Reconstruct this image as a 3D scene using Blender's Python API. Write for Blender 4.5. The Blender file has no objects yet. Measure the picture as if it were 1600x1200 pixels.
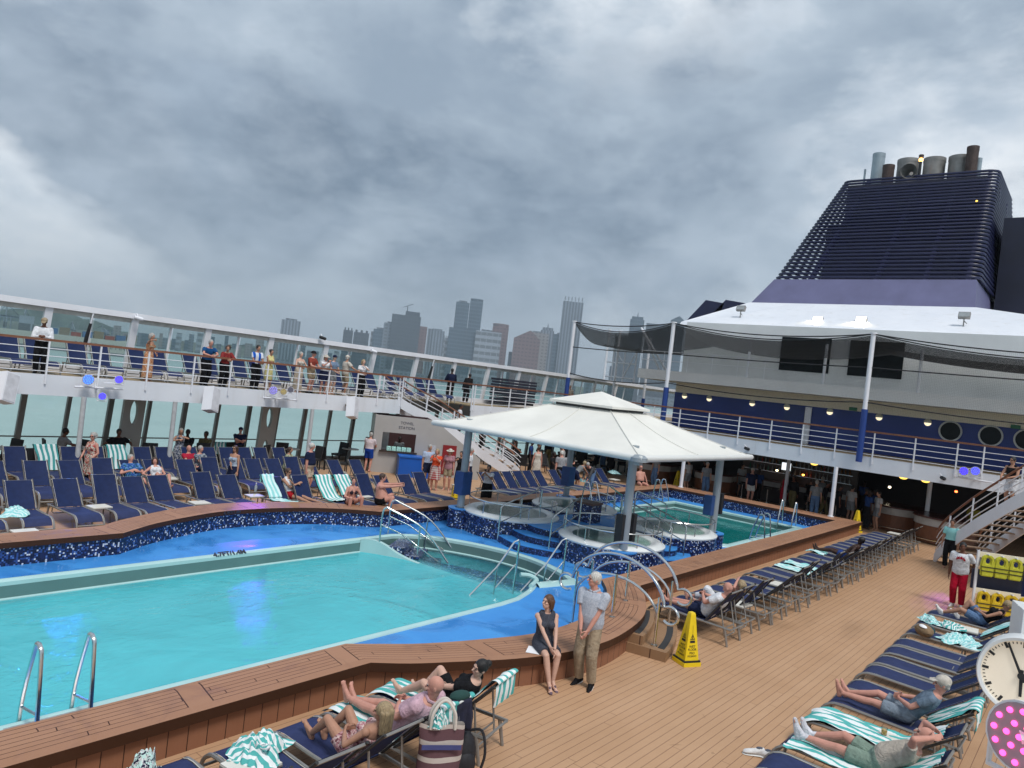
import bpy, bmesh, math, random
from math import sin, cos, tan, pi, radians, sqrt, atan2, hypot
from mathutils import Vector, Matrix
V = Vector
random.seed(7)
SC = bpy.context.scene
COL = SC.collection

# ------------------------------------------------------------------ camera geometry (also used to survey points on known planes)
FPX, EYE = 1155.0, 4.6
_ro, _pi, _ya = radians(6.6), radians(-0.17), radians(39.17)
FW = V((cos(_ya)*cos(_pi), sin(_ya)*cos(_pi), sin(_pi)))
_r0 = V((sin(_ya), -cos(_ya), 0)); _u0 = _r0.cross(FW)
RT = cos(_ro)*_r0 + sin(_ro)*_u0
UP = -sin(_ro)*_r0 + cos(_ro)*_u0
CAM = V((0, 0, EYE))
def ray(x, y): return FW*FPX + RT*(x-800) - UP*(y-600)
def pz(x, y, z=0.0):
    d = ray(x, y); p = CAM + d*((z-EYE)/d.z); return V((p.x, p.y, z))
def py(x, y, Y): d = ray(x, y); return CAM + d*(Y/d.y)
def px(x, y, X): d = ray(x, y); return CAM + d*(X/d.x)
DECK2 = 3.18
HAZE = 1.6e-4

# ------------------------------------------------------------------ node helper and materials
class NT:
    def __init__(s, nt): s.nt = nt
    def n(s, t, **k):
        nd = s.nt.nodes.new(t)
        for a, v in k.items(): setattr(nd, a, v)
        return nd
    def put(s, sock, v):
        if isinstance(v, (int, float)): sock.default_value = v
        elif isinstance(v, (tuple, list)):
            sock.default_value = tuple(v) + (1,) if len(v) == 3 and sock.type == 'RGBA' else tuple(v)
        else: s.nt.links.new(v, sock)
    def m(s, op, a, b=0.0, c=None):
        nd = s.n('ShaderNodeMath', operation=op)
        s.put(nd.inputs[0], a); s.put(nd.inputs[1], b)
        if c is not None: s.put(nd.inputs[2], c)
        return nd.outputs[0]
    def mix(s, f, a, b, mode='MIX'):
        nd = s.n('ShaderNodeMix', data_type='RGBA', blend_type=mode)
        s.put(nd.inputs[0], f); s.put(nd.inputs[6], a); s.put(nd.inputs[7], b)
        return nd.outputs[2]
    def noise(s, vec, scale, detail=3, rough=.55, dist=0.0):
        nd = s.n('ShaderNodeTexNoise'); nd.inputs['Scale'].default_value = scale
        nd.inputs['Detail'].default_value = detail; nd.inputs['Roughness'].default_value = rough
        nd.inputs['Distortion'].default_value = dist
        if vec is not None: s.nt.links.new(vec, nd.inputs['Vector'])
        return nd.outputs['Fac']
    def ramp(s, f, stops):
        nd = s.n('ShaderNodeValToRGB'); e = nd.color_ramp.elements
        while len(e) < len(stops): e.new(.5)
        for i, (p, c) in enumerate(stops):
            e[i].position = p; e[i].color = tuple(c)+(1,) if len(c) == 3 else c
        s.put(nd.inputs[0], f); return nd.outputs[0]
    def mapr(s, f, a, b, c=0.0, d=1.0):
        nd = s.n('ShaderNodeMapRange'); s.put(nd.inputs[0], f)
        for i, v in enumerate((a, b, c, d)): nd.inputs[i+1].default_value = v
        return nd.outputs[0]
    def co(s, kind='Object'): return s.n('ShaderNodeTexCoord').outputs[kind]
    def geo(s): return s.n('ShaderNodeNewGeometry').outputs['Position']
    def sep(s, v):
        nd = s.n('ShaderNodeSeparateXYZ'); s.nt.links.new(v, nd.inputs[0]); return nd.outputs
    def comb(s, x, y, z):
        nd = s.n('ShaderNodeCombineXYZ')
        for i, v in enumerate((x, y, z)): s.put(nd.inputs[i], v)
        return nd.outputs[0]
    def wn(s, v):
        nd = s.n('ShaderNodeTexWhiteNoise', noise_dimensions='3D'); s.nt.links.new(v, nd.inputs['Vector']); return nd.outputs
    def bump(s, h, strength=.2, dist=.02):
        nd = s.n('ShaderNodeBump'); nd.inputs['Strength'].default_value = strength; nd.inputs['Distance'].default_value = dist
        s.nt.links.new(h, nd.inputs['Height']); return nd.outputs[0]

MATS = {}
def base_mat(name):
    m = bpy.data.materials.new(name); m.use_nodes = True
    nt = m.node_tree; b = nt.nodes['Principled BSDF']
    return m, NT(nt), b
def M(name, col=None, rough=.5, metal=0.0, var=.12, scale=6.0, bump=0.0, spec=.5, emit=None, estr=0.0):
    if name in MATS: return MATS[name]
    m, t, b = base_mat(name)
    b.inputs['Roughness'].default_value = rough; b.inputs['Metallic'].default_value = metal
    b.inputs['Specular IOR Level'].default_value = spec
    if var > 0:
        f = t.noise(t.geo(), scale, 4)
        lo = tuple(c*(1-var) for c in col); hi = tuple(min(1, c*(1+var)) for c in col)
        t.put(b.inputs['Base Color'], t.mix(t.mapr(f, .3, .7), lo, hi))
    else: b.inputs['Base Color'].default_value = tuple(col)+(1,)
    if bump > 0:
        t.put(b.inputs['Normal'], t.bump(t.noise(t.geo(), scale*5, 4), bump, .01))
    if emit:
        b.inputs['Emission Color'].default_value = tuple(emit)+(1,); b.inputs['Emission Strength'].default_value = estr
    MATS[name] = m; return m

def wood_mat(name, axis_along, pitch, c1, c2, line, uv=False, joint=4.8, linew=.06, stains=True, rough=.45):
    m, t, b = base_mat(name); MATS[name] = m
    v = t.co('UV') if uv else t.geo()
    x, y, z = t.sep(v)[:3]
    a, c = (x, y) if axis_along == 'x' else (y, x)
    q = t.m('DIVIDE', c, pitch); idx = t.m('FLOOR', q); fr = t.m('SUBTRACT', q, idx)
    wn = t.wn(t.comb(idx, 3.1, 0))['Value']
    ja = t.m('DIVIDE', t.m('ADD', a, t.m('MULTIPLY', wn, 7.7)), joint); jf = t.m('FRACT', ja)
    jl = t.m('LESS_THAN', jf, .012/joint)
    wn2 = t.wn(t.comb(idx, t.m('FLOOR', ja), 1.0))['Value']
    gr = t.noise(t.comb(t.m('MULTIPLY', a, 1.5), t.m('MULTIPLY', c, 30), z), 2.0, 5)
    colr = t.mix(t.m('ADD', t.m('MULTIPLY', wn2, .28), t.m('MULTIPLY', gr, .62)), c1, c2)
    big = t.mapr(t.noise(v, .55, 5, .6), .35, .75)
    colr = t.mix(t.m('MULTIPLY', big, .38), colr, tuple(k*.66 for k in c1))
    r = t.m('ADD', rough, t.m('MULTIPLY', big, .2))
    if stains:
        st = t.m('GREATER_THAN', t.noise(v, 1.7, 4, .5, 1.6), .715)
        colr = t.mix(t.m('MULTIPLY', st, .45), colr, tuple(k*.5 for k in c1))
        wet = t.mapr(t.noise(t.comb(t.m('MULTIPLY', x, .25), y, z), .8, 3), .58, .68)
        colr = t.mix(t.m('MULTIPLY', wet, .25), colr, tuple(k*.6 for k in c1)); r = t.m('SUBTRACT', r, t.m('MULTIPLY', wet, .2))
    ln = t.m('MAXIMUM', t.m('LESS_THAN', fr, linew), t.m('MULTIPLY', jl, .6))
    colr = t.mix(ln, colr, line)
    t.put(b.inputs['Base Color'], colr); t.put(b.inputs['Roughness'], r)
    b.inputs['Specular IOR Level'].default_value = .22
    t.put(b.inputs['Normal'], t.bump(t.m('SUBTRACT', t.m('MULTIPLY', gr, .3), ln), .25, .006))
    return m
def mosaic_mat(name, uv=True, cell=.034, w=(.68, .85, .908)):
    m, t, b = base_mat(name); MATS[name] = m
    v = t.co('UV') if uv else t.geo()
    x, y, z = t.sep(v)[:3]
    qx, qy = t.m('DIVIDE', x, cell), t.m('DIVIDE', y, cell)
    cx, cy = t.m('FLOOR', qx), t.m('FLOOR', qy)
    # some tiles run double height
    rnd = t.wn(t.comb(cx, cy, 0))['Value']
    col = t.ramp(rnd, [(0, (.006, .008, .034)), (.40, (.010, .016, .075)), (w[0], (.03, .075, .26)), (w[1], (.10, .20, .48)), (w[2], (.62, .66, .72))])
    col.node.color_ramp.interpolation = 'CONSTANT'
    gx = t.m('ABSOLUTE', t.m('SUBTRACT', t.m('FRACT', qx), .5)); gy = t.m('ABSOLUTE', t.m('SUBTRACT', t.m('FRACT', qy), .5))
    g = t.m('GREATER_THAN', t.m('MAXIMUM', gx, gy), .46)
    t.put(b.inputs['Base Color'], t.mix(g, col, (.03, .035, .06)))
    b.inputs['Roughness'].default_value = .3
    return m
def stripe_mat(name, c1, c2, width, axis='x', noise=.01, duty=.5, extra=None):
    m, t, b = base_mat(name); MATS[name] = m
    v = t.co('UV'); x, y, z = t.sep(v)[:3]
    a = x if axis == 'x' else y
    a = t.m('ADD', a, t.m('MULTIPLY', t.noise(v, 6), noise))
    f = t.m('LESS_THAN', t.m('FRACT', t.m('DIVIDE', a, width)), duty)
    col = t.mix(f, c1, c2)
    col = t.mix(.25, col, t.mix(t.noise(v, 40, 2), (.3, .3, .3), (1, 1, 1)), 'MULTIPLY')
    t.put(b.inputs['Base Color'], col); b.inputs['Roughness'].default_value = .95; b.inputs['Specular IOR Level'].default_value = .1
    t.put(b.inputs['Normal'], t.bump(t.noise(v, 90, 3), .35, .004))
    return m
def print_mat(name, c1, c2, c3, scale=18, thr=.52):
    m, t, b = base_mat(name); MATS[name] = m
    v = t.co('Object')
    f1 = t.m('GREATER_THAN', t.noise(v, scale, 2, .5, .8), thr)
    f2 = t.m('GREATER_THAN', t.noise(t.comb(*[t.m('ADD', k, 9.0) for k in t.sep(v)[:3]]), scale*1.3, 2, .5, .8), thr+.04)
    t.put(b.inputs['Base Color'], t.mix(f2, t.mix(f1, c1, c2), c3)); b.inputs['Roughness'].default_value = .85
    b.inputs['Specular IOR Level'].default_value = .15
    return m
def check_mat(name, c1, c2, size, axes='xz', thr=.5):
    m, t, b = base_mat(name); MATS[name] = m
    s = t.sep(t.co('Object')); A = s['XYZ'.index(axes[0].upper())]; B = s['XYZ'.index(axes[1].upper())]
    fa = t.m('LESS_THAN', t.m('FRACT', t.m('DIVIDE', A, size)), thr); fb = t.m('LESS_THAN', t.m('FRACT', t.m('DIVIDE', B, size)), thr)
    t.put(b.inputs['Base Color'], t.mix(t.m('MULTIPLY', t.m('ADD', fa, fb), .5), c1, c2)); b.inputs['Roughness'].default_value = .85
    b.inputs['Specular IOR Level'].default_value = .15
    return m
def cloth(name, col, var=.15): return M(name, col, .9, 0, var, 14, .12, .12)

TEAK = wood_mat('teak_deck', 'x', .122, (.445, .258, .142), (.53, .335, .205), (.17, .088, .052), stains=True)
TEAKTOP = wood_mat('teak_bench', 'x', .105, (.20, .098, .056), (.27, .140, .082), (.075, .033, .020), uv=True, joint=1.6, linew=.06)
TEAKSIDE = wood_mat('teak_cladding', 'y', .13, (.13, .060, .034), (.17, .083, .048), (.03, .014, .01), uv=True, joint=9, linew=.05, stains=False)
TEAKSTEP = wood_mat('teak_step', 'y', .09, (.26, .150, .078), (.33, .200, .115), (.10, .05, .03), stains=False, linew=.05)
UDECK = wood_mat('upper_deck_boards', 'x', .12, (.30, .22, .12), (.36, .27, .16), (.12, .08, .05), stains=False)
MOSAIC = mosaic_mat('mosaic_tile')
MOSAICF = mosaic_mat('mosaic_floor', uv=False, w=(.5, .82, .95))
WHITE = M('white_paint', (.74, .75, .79), .4, 0, .05, 1.5)
def shell_mat():
    m, t, b = base_mat('white_paint_shell'); MATS['white_paint_shell'] = m; x, y, z = t.sep(t.geo())[:3]
    n = t.noise(t.geo(), .35, 4, .6); s_ = t.noise(t.comb(t.m('MULTIPLY', x, 2.2), t.m('MULTIPLY', y, 2.2), t.m('MULTIPLY', z, .22)), 1.0, 5, .65)
    c = t.mix(t.mapr(n, .35, .7), (.66, .69, .74), (.74, .76, .80)); c = t.mix(t.m('MULTIPLY', t.mapr(s_, .54, .72), .35), c, (.50, .49, .47))
    t.put(b.inputs['Base Color'], c); b.inputs['Roughness'].default_value = .5
    t.put(b.inputs['Normal'], t.bump(t.noise(t.geo(), .9, 3), .35, .05)); return m
WHITED = shell_mat()
CREAM = M('warmed_cream_paint', (.78, .70, .54), .5, 0, .05, 1)  # cream raised and warmed to hold lamp light on the balcony band
NAVYW = M('navy_wall_paint', (.008, .030, .19), .45, 0, .12, .8)
BLUEPOST = M('blue_post_paint', (.012, .045, .22), .4, 0, .08, 2)
STEEL = M('stainless_steel', (.66, .67, .66), .22, 1.0, .08, 5)
ALU = M('lounger_frame_metal', (.30, .285, .265), .42, .6, .08, 9)
GREYP = M('grey_column_paint', (.30, .34, .37), .4, .2, .08, 2)
DGREY = M('mullion_brown_grey', (.20, .19, .175), .5, 0, .1, 2)
TAUPE = M('pylon_taupe', (.36, .35, .32), .55, 0, .06, 1.5)
BLACK = M('black_matte', (.012, .012, .014), .6, 0, .2, 8)
RATTAN = M('black_wicker', (.012, .012, .014), .75, 0, .4, 60, .4)
SLING = M('navy_sling_fabric', (.024, .034, .098), .62, 0, .16, 10, .15, .2)  # seat copy of the fabric, sky sheen put into its greyer navy
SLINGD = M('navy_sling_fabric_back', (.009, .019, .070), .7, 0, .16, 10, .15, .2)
PIPING = M('white_piping', (.46, .44, .40), .6, 0, .08, 9)
RAILWOOD = M('varnished_rail_wood', (.21, .085, .045), .35, 0, .2, 5)
CANVAS = M('white_canopy_vinyl', (.71, .70, .65), .6, 0, .07, .8, .05, .25)
BLUEDECK = None
YELLOW = M('yellow_plastic', (.78, .56, .01), .4, 0, .06, 6)
TABLEW = M('white_table_top', (.66, .64, .58), .5, 0, .05, 5)
TOWEL = stripe_mat('striped_towel', (.80, .84, .84), (.10, .44, .42), .14, 'x')
TOWELG = stripe_mat('striped_towel_shaded', (.62, .68, .68), (.06, .27, .27), .14, 'x')  # darker copy of the striped towel, shade put into its colours
TOWELL = stripe_mat('pale_towel', (.66, .84, .84), (.30, .66, .66), .14, 'x', .03)
GLASSDARK = M('dark_window', (.010, .014, .016), .35, 0, .3, 2, 0, .12)

def glass_mat(name, tint, refl=.06):
    m = bpy.data.materials.new(name); m.use_nodes = True; nt = m.node_tree; t = NT(nt)
    nt.nodes.remove(nt.nodes['Principled BSDF'])
    tr = t.n('ShaderNodeBsdfTransparent'); tr.inputs[0].default_value = tuple(tint)+(1,)
    gl = t.n('ShaderNodeBsdfGlossy'); gl.inputs['Roughness'].default_value = .04
    fr = t.n('ShaderNodeFresnel'); fr.inputs[0].default_value = 1.45
    mx = t.n('ShaderNodeMixShader'); nt.links.new(t.m('MAXIMUM', t.m('MULTIPLY', fr.outputs[0], .7), refl), mx.inputs[0])
    nt.links.new(tr.outputs[0], mx.inputs[1]); nt.links.new(gl.outputs[0], mx.inputs[2])
    nt.links.new(mx.outputs[0], nt.nodes['Material Output'].inputs[0]); MATS[name] = m
    return m
GLASSU = glass_mat('tinted_screen_glass', (.60, .70, .695), .04)
GLASSL = glass_mat('lower_window_glass', (.80, .88, .86), .04)
BOTTLE = glass_mat('clear_plastic', (.85, .9, .92), .1)

def net_mat(name, cell, duty, col=(.02, .02, .022)):
    m = bpy.data.materials.new(name); m.use_nodes = True; nt = m.node_tree; t = NT(nt)
    b = nt.nodes['Principled BSDF']; b.inputs['Base Color'].default_value = tuple(col)+(1,); b.inputs['Roughness'].default_value = .9
    x, y, z = t.sep(t.co('UV'))[:3]
    gx = t.m('LESS_THAN', t.m('FRACT', t.m('DIVIDE', x, cell)), duty); gy = t.m('LESS_THAN', t.m('FRACT', t.m('DIVIDE', y, cell)), duty)
    f = t.m('MAXIMUM', gx, gy)
    tr = t.n('ShaderNodeBsdfTransparent'); mx = t.n('ShaderNodeMixShader')
    nt.links.new(f, mx.inputs[0]); nt.links.new(tr.outputs[0], mx.inputs[1]); nt.links.new(b.outputs[0], mx.inputs[2])
    nt.links.new(mx.outputs[0], nt.nodes['Material Output'].inputs[0]); MATS[name] = m
    return m
NET = net_mat('sports_netting', .06, .035)
NETD = net_mat('folded_netting', .035, .62)

# ------------------------------------------------------------------ mesh builder
def frame_of(d):
    d = d.normalized(); a = V((0, 0, 1)) if abs(d.z) < .92 else V((1, 0, 0))
    u = a.cross(d).normalized(); return u, d.cross(u).normalized()
class MB:
    def __init__(s): s.v = []; s.f = []; s.uv = {}; s.mi = []
    def face(s, idx, uv=None, mi=0):
        if uv: s.uv[len(s.f)] = uv
        s.f.append(tuple(idx)); s.mi.append(mi)
    def quad(s, a, b, c, d, uv=None, mi=0):
        k = len(s.v); s.v += [V(a), V(b), V(c), V(d)]; s.face((k, k+1, k+2, k+3), uv, mi); return s
    def box(s, c, size, rz=0, mi=0, mat=None):
        hx, hy, hz = size[0]/2, size[1]/2, size[2]/2; R = mat or Matrix.Rotation(rz, 3, 'Z'); k = len(s.v)
        for z in (-hz, hz):
            for x, y in ((-hx, -hy), (hx, -hy), (hx, hy), (-hx, hy)): s.v.append(V(c) + R @ V((x, y, z)))
        for q in ((3, 2, 1, 0), (4, 5, 6, 7), (0, 1, 5, 4), (1, 2, 6, 5), (2, 3, 7, 6), (3, 0, 4, 7)): s.face([k+i for i in q], None, mi)
        return s
    def bar(s, p, q, w, h, mi=0):       # rectangular bar between two points; w sideways, h the other way
        p, q = V(p), V(q); u, w2 = frame_of(q-p); k = len(s.v)
        for c in (p, q):
            for a, b in ((-1, -1), (1, -1), (1, 1), (-1, 1)): s.v.append(c + u*(a*w/2) + w2*(b*h/2))
        for qd in ((3, 2, 1, 0), (4, 5, 6, 7), (0, 1, 5, 4), (1, 2, 6, 5), (2, 3, 7, 6), (3, 0, 4, 7)): s.face([k+i for i in qd], None, mi)
        return s
    def tube(s, pts, r, n=8, closed=False, mi=0, caps=True):
        pts = [V(p) for p in pts]; m = len(pts); rings = []
        rr = r if isinstance(r, (list, tuple)) else [r]*m
        pu = None
        for i, p in enumerate(pts):
            a = pts[(i-1) % m] if (closed or i > 0) else p; b = pts[(i+1) % m] if (closed or i < m-1) else p
            d = (b-a).normalized()
            if pu is None: u, w = frame_of(d)
            else:
                u = (pu - d*pu.dot(d))
                u = u.normalized() if u.length > 1e-6 else frame_of(d)[0]
                w = d.cross(u)
            pu = u; k = len(s.v)
            for j in range(n):
                t = 2*pi*j/n; s.v.append(p + u*(cos(t)*rr[i]) + w*(sin(t)*rr[i]))
            rings.append(k)
        for i in range(m if closed else m-1):
            a, b = rings[i], rings[(i+1) % m]
            for j in range(n): s.face((a+j, a+(j+1) % n, b+(j+1) % n, b+j), None, mi)
        if caps and not closed:
            s.face([rings[0]+j for j in range(n)][::-1], None, mi); s.face([rings[-1]+j for j in range(n)], None, mi)
        return s
    def cyl(s, c, r, z0, z1, n=24, r2=None, mi=0):
        r2 = r if r2 is None else r2; k = len(s.v); L = 2*pi*r
        for (z, q) in ((z0, r), (z1, r2)):
            for j in range(n): t = 2*pi*j/n; s.v.append(V((c[0]+q*cos(t), c[1]+q*sin(t), z)))
        for j in range(n):
            u0, u1 = L*j/n, L*(j+1)/n
            s.face((k+j, k+(j+1) % n, k+n+(j+1) % n, k+n+j), ((u0, z0), (u1, z0), (u1, z1), (u0, z1)), mi)
        s.face([k+j for j in range(n)][::-1], None, mi); s.face([k+n+j for j in range(n)], None, mi)
        return s
    def lathe(s, prof, c=(0, 0, 0), n=24, mi=0, close=False):
        k = len(s.v); c = V(c)
        for r, z in prof:
            for j in range(n): t = 2*pi*j/n; s.v.append(c+V((r*cos(t), r*sin(t), z)))
        for i in range(len(prof)-1):
            for j in range(n): s.face((k+i*n+j, k+i*n+(j+1) % n, k+(i+1)*n+(j+1) % n, k+(i+1)*n+j), None, mi)
        return s
    def ell(s, c, r, nu=12, nv=8, R=None, mi=0):
        c = V(c); k = len(s.v); R = R or Matrix.Identity(3)
        s.v.append(c + R @ V((0, 0, -r[2])))
        for i in range(1, nv):
            ph = -pi/2 + pi*i/nv
            for j in range(nu): t = 2*pi*j/nu; s.v.append(c + R @ V((r[0]*cos(ph)*cos(t), r[1]*cos(ph)*sin(t), r[2]*sin(ph))))
        s.v.append(c + R @ V((0, 0, r[2]))); e = len(s.v)-1
        for j in range(nu): s.face((k, k+1+(j+1) % nu, k+1+j), None, mi)
        for i in range(nv-2):
            for j in range(nu):
                a = k+1+i*nu; s.face((a+j, a+(j+1) % nu, a+nu+(j+1) % nu, a+nu+j), None, mi)
        a = k+1+(nv-2)*nu
        for j in range(nu): s.face((a+j, a+(j+1) % nu, e), None, mi)
        return s
    def prism(s, poly, z0, z1, mi=0, sides=True):      # flat polygon (x, y) extruded; UV on the sides = running length
        k = len(s.v); n = len(poly)
        for z in (z0, z1):
            for x, y in poly: s.v.append(V((x, y, z)))
        u = 0
        for i in range(n):
            j = (i+1) % n; L = hypot(poly[j][0]-poly[i][0], poly[j][1]-poly[i][1])
            s.face((k+i, k+j, k+n+j, k+n+i), ((u, z0), (u+L, z0), (u+L, z1), (u, z1)), mi); u += L
        s.face([k+i for i in range(n)][::-1], None, mi); s.face([k+n+i for i in range(n)], None, mi)
        return s
    def extr(s, pts, d, mi=0):                         # planar 3D outline pushed by vector d
        k = len(s.v); n = len(pts); d = V(d)
        s.v += [V(p) for p in pts] + [V(p)+d for p in pts]
        for i in range(n): j = (i+1) % n; s.face((k+i, k+j, k+n+j, k+n+i), None, mi)
        s.face([k+i for i in range(n)][::-1], None, mi); s.face([k+n+i for i in range(n)], None, mi)
        return s
    def wall(s, line, z0, z1, mi=0, closed=False):     # vertical sheet along a plan line with running UV
        u = 0; n = len(line)
        for i in range(n if closed else n-1):
            (x0, y0), (x1, y1) = line[i], line[(i+1) % n]; L = hypot(x1-x0, y1-y0)
            s.quad((x0, y0, z0), (x1, y1, z0), (x1, y1, z1), (x0, y0, z1), ((u, z0), (u+L, z0), (u+L, z1), (u, z1)), mi); u += L
        return s
    def strip(s, a, b, mi=0):                          # ribbon between two polylines of equal length, UV (run, across)
        u = 0
        for i in range(len(a)-1):
            L = (V(b[i+1])-V(b[i])).length; w = (V(a[i])-V(b[i])).length
            s.quad(a[i], a[i+1], b[i+1], b[i], ((u, 0), (u+L, 0), (u+L, w), (u, w)), mi); u += L
        return s
    def move(s, off):
        off = V(off)
        for p in s.v: p -= off
        return s
    def build(s, name, mat, parent=None, smooth=False, world=False, ang=40):
        if world and parent is not None: s.move(parent.location)
        me = bpy.data.meshes.new(name); me.from_pydata([tuple(p) for p in s.v], [], s.f)
        for m in (mat if isinstance(mat, (list, tuple)) else [mat]): me.materials.append(m)
        if any(s.mi): me.polygons.foreach_set('material_index', s.mi)
        if s.uv:
            L = me.uv_layers.new(name='UVMap')
            for fi, uvs in s.uv.items():
                p = me.polygons[fi]
                for k, li in enumerate(p.loop_indices): L.data[li].uv = uvs[k][:2]
        me.update()
        if smooth:
            me.shade_smooth()
            if ang: me.set_sharp_from_angle(angle=radians(ang))
        o = bpy.data.objects.new(name, me); COL.objects.link(o)
        if parent is not None: o.parent = parent
        return o
def inpoly(p, poly):
    r = False; n = len(poly)
    for i in range(n):
        (x0, y0), (x1, y1) = poly[i], poly[(i+1) % n]
        if (y0 > p[1]) != (y1 > p[1]) and p[0] < (x1-x0)*(p[1]-y0)/(y1-y0)+x0: r = not r
    return r
def fill(outline, holes, z, name, mat, parent=None):    # flat sheet with holes
    from mathutils.geometry import delaunay_2d_cdt
    vs, es = [], []
    for lp in [outline]+list(holes):
        k = len(vs); n = len(lp); vs += [V((x, y)) for x, y in lp]; es += [(k+i, k+(i+1) % n) for i in range(n)]
    vo, _, fo = delaunay_2d_cdt(vs, es, [], 0, 1e-5)[:3]; mb = MB(); mb.v = [V((p.x, p.y, z)) for p in vo]
    for f in fo:
        c = (sum(vo[i].x for i in f)/len(f), sum(vo[i].y for i in f)/len(f))
        if inpoly(c, outline) and not any(inpoly(c, h) for h in holes): mb.face(f)
    return mb.build(name, mat, parent)
def tag(o, label, cat, group=None):
    o['label'] = label; o['category'] = cat
    if group: o['group'] = group
    return o
def kind(o, k='structure'): o['kind'] = k; return o
def thing(name, label, cat, loc=(0, 0, 0), rz=0.0, group=None):
    o = bpy.data.objects.new(name, None); COL.objects.link(o); o.empty_display_size = .2
    o.location = loc; o.rotation_euler = (0, 0, rz); return tag(o, label, cat, group)
def dup(root, loc, rz=None, label=None, group=None):
    r = root.copy(); COL.objects.link(r); r.location = loc
    if rz is not None: r.rotation_euler = (0, 0, rz)
    if label: r['label'] = label
    if group: r['group'] = group
    for ch in root.children:
        c = ch.copy(); COL.objects.link(c); c.parent = r
        for g in ch.children:
            d = g.copy(); COL.objects.link(d); d.parent = c
    return r
def arc(c, r, a0, a1, n, z=None):
    o = []
    for i in range(n+1):
        t = radians(a0+(a1-a0)*i/n); p = (c[0]+r*cos(t), c[1]+r*sin(t)); o.append(p if z is None else (p[0], p[1], z))
    return o
def smooth_path(pts, n=6):             # Catmull-Rom
    P = [V(p) for p in pts]; out = []
    for i in range(len(P)-1):
        p0 = P[max(i-1, 0)]; p1 = P[i]; p2 = P[i+1]; p3 = P[min(i+2, len(P)-1)]
        for k in range(n):
            t = k/n; out.append(.5*((2*p1)+(p2-p0)*t+(2*p0-5*p1+4*p2-p3)*t*t+(3*p1-p0-3*p2+p3)*t**3))
    out.append(P[-1]); return out
def text_mesh(s, size, mat, name, parent, loc, rot, extrude=.003, align='CENTER', bold=0.0):
    cu = bpy.data.curves.new('t', 'FONT'); cu.body = s; cu.size = size; cu.extrude = extrude; cu.offset = bold; cu.align_x = align; cu.align_y = 'CENTER'
    o = bpy.data.objects.new('t', cu); COL.objects.link(o); dg = bpy.context.evaluated_depsgraph_get()
    me = bpy.data.meshes.new_from_object(o.evaluated_get(dg)); bpy.data.objects.remove(o); bpy.data.curves.remove(cu)
    me.materials.clear(); me.materials.append(mat)
    q = bpy.data.objects.new(name, me); COL.objects.link(q); q.parent = parent; q.location = loc
    q.rotation_euler = rot if not isinstance(rot, Matrix) else rot.to_euler(); return q
ORD = ['first', 'second', 'third', 'fourth', 'fifth', 'sixth', 'seventh', 'eighth', 'ninth', 'tenth', 'eleventh', 'twelfth', 'thirteenth', 'fourteenth',
       'fifteenth', 'sixteenth', 'seventeenth', 'eighteenth', 'nineteenth', 'twentieth', 'twenty first', 'twenty second', 'twenty third', 'twenty fourth', 'twenty fifth', 'twenty sixth', 'twenty seventh', 'twenty eighth', 'twenty ninth', 'thirtieth']
# ================================================================== SETTING: deck, pool surround, pools
def sweep(mb, line, prof, closed, mi=0):      # profile (offset outward to the right of travel, z) swept along a plan line
    n = len(line); k0 = len(mb.v); m = len(prof); run = [0]
    for i in range(n):
        p = V(line[i]+(0,)); a = V(line[(i-1) % n]+(0,)) if (closed or i > 0) else None; b = V(line[(i+1) % n]+(0,)) if (closed or i < n-1) else None
        d1 = (p-a).normalized() if a is not None else None; d2 = (b-p).normalized() if b is not None else None
        if d1 is None: d1 = d2
        if d2 is None: d2 = d1
        n1 = V((d1.y, -d1.x, 0)); n2 = V((d2.y, -d2.x, 0)); nn = (n1+n2); nn = nn/max(.35, nn.length_squared/2)
        for o, z in prof: mb.v.append(p + nn*o + V((0, 0, z)))
        if i < n-1 or closed: run.append(run[-1]+(V(line[(i+1) % n]+(0,))-p).length)
    vv = [0]
    for j in range(m-1): vv.append(vv[-1]+hypot(prof[j+1][0]-prof[j][0], prof[j+1][1]-prof[j][1]))
    for i in range(n if closed else n-1):
        a, b = k0+i*m, k0+((i+1) % n)*m
        for j in range(m-1):
            mb.face((a+j, b+j, b+j+1, a+j+1), ((run[i], vv[j]), (run[i+1], vv[j]), (run[i+1], vv[j+1]), (run[i], vv[j+1])), mi)
    return mb

NI = [(-8, 8.45), (7.2, 8.45), (7.67, 8.14), (8.22, 7.81), (9.12, 7.44), (10.06, 7.14), (11.0, 7.08), (12, 7.2), (12.8, 7.45), (13.6, 7.88), (14.3, 8.45), (32.3, 8.45)]
NO = [(-8, 7.7), (7.05, 7.7), (7.5, 7.36), (8.1, 7.03), (8.95, 6.6), (9.9, 6.3), (11.0, 6.2), (12.2, 6.38), (13.1, 6.68), (14.0, 7.2), (14.7, 7.7), (33.5, 7.7)]
# refine the curved stretch so that the bulge reads as a curve
def dens(a, lo, hi):
    mid = smooth_path([(x, y, 0) for x, y in a[lo:hi]], 4); return a[:lo]+[(p.x, p.y) for p in mid]+a[hi:]
NI = dens(NI, 1, 11); NO = dens(NO, 1, 11)
FI = [(x, 24.4-y) for x, y in NI]; FO = [(x, 24.4-y) for x, y in NO]
INN = NI + FI[::-1]; OUT = NO + FO[::-1]
MIDL = [((a[0]+b[0])/2, (a[1]+b[1])/2) for a, b in zip(INN, OUT)]

kind(fill([(-14, -6), (75, -6), (75, 29), (-14, 29)], [MIDL], 0, 'pool_deck', TEAK))

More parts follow.
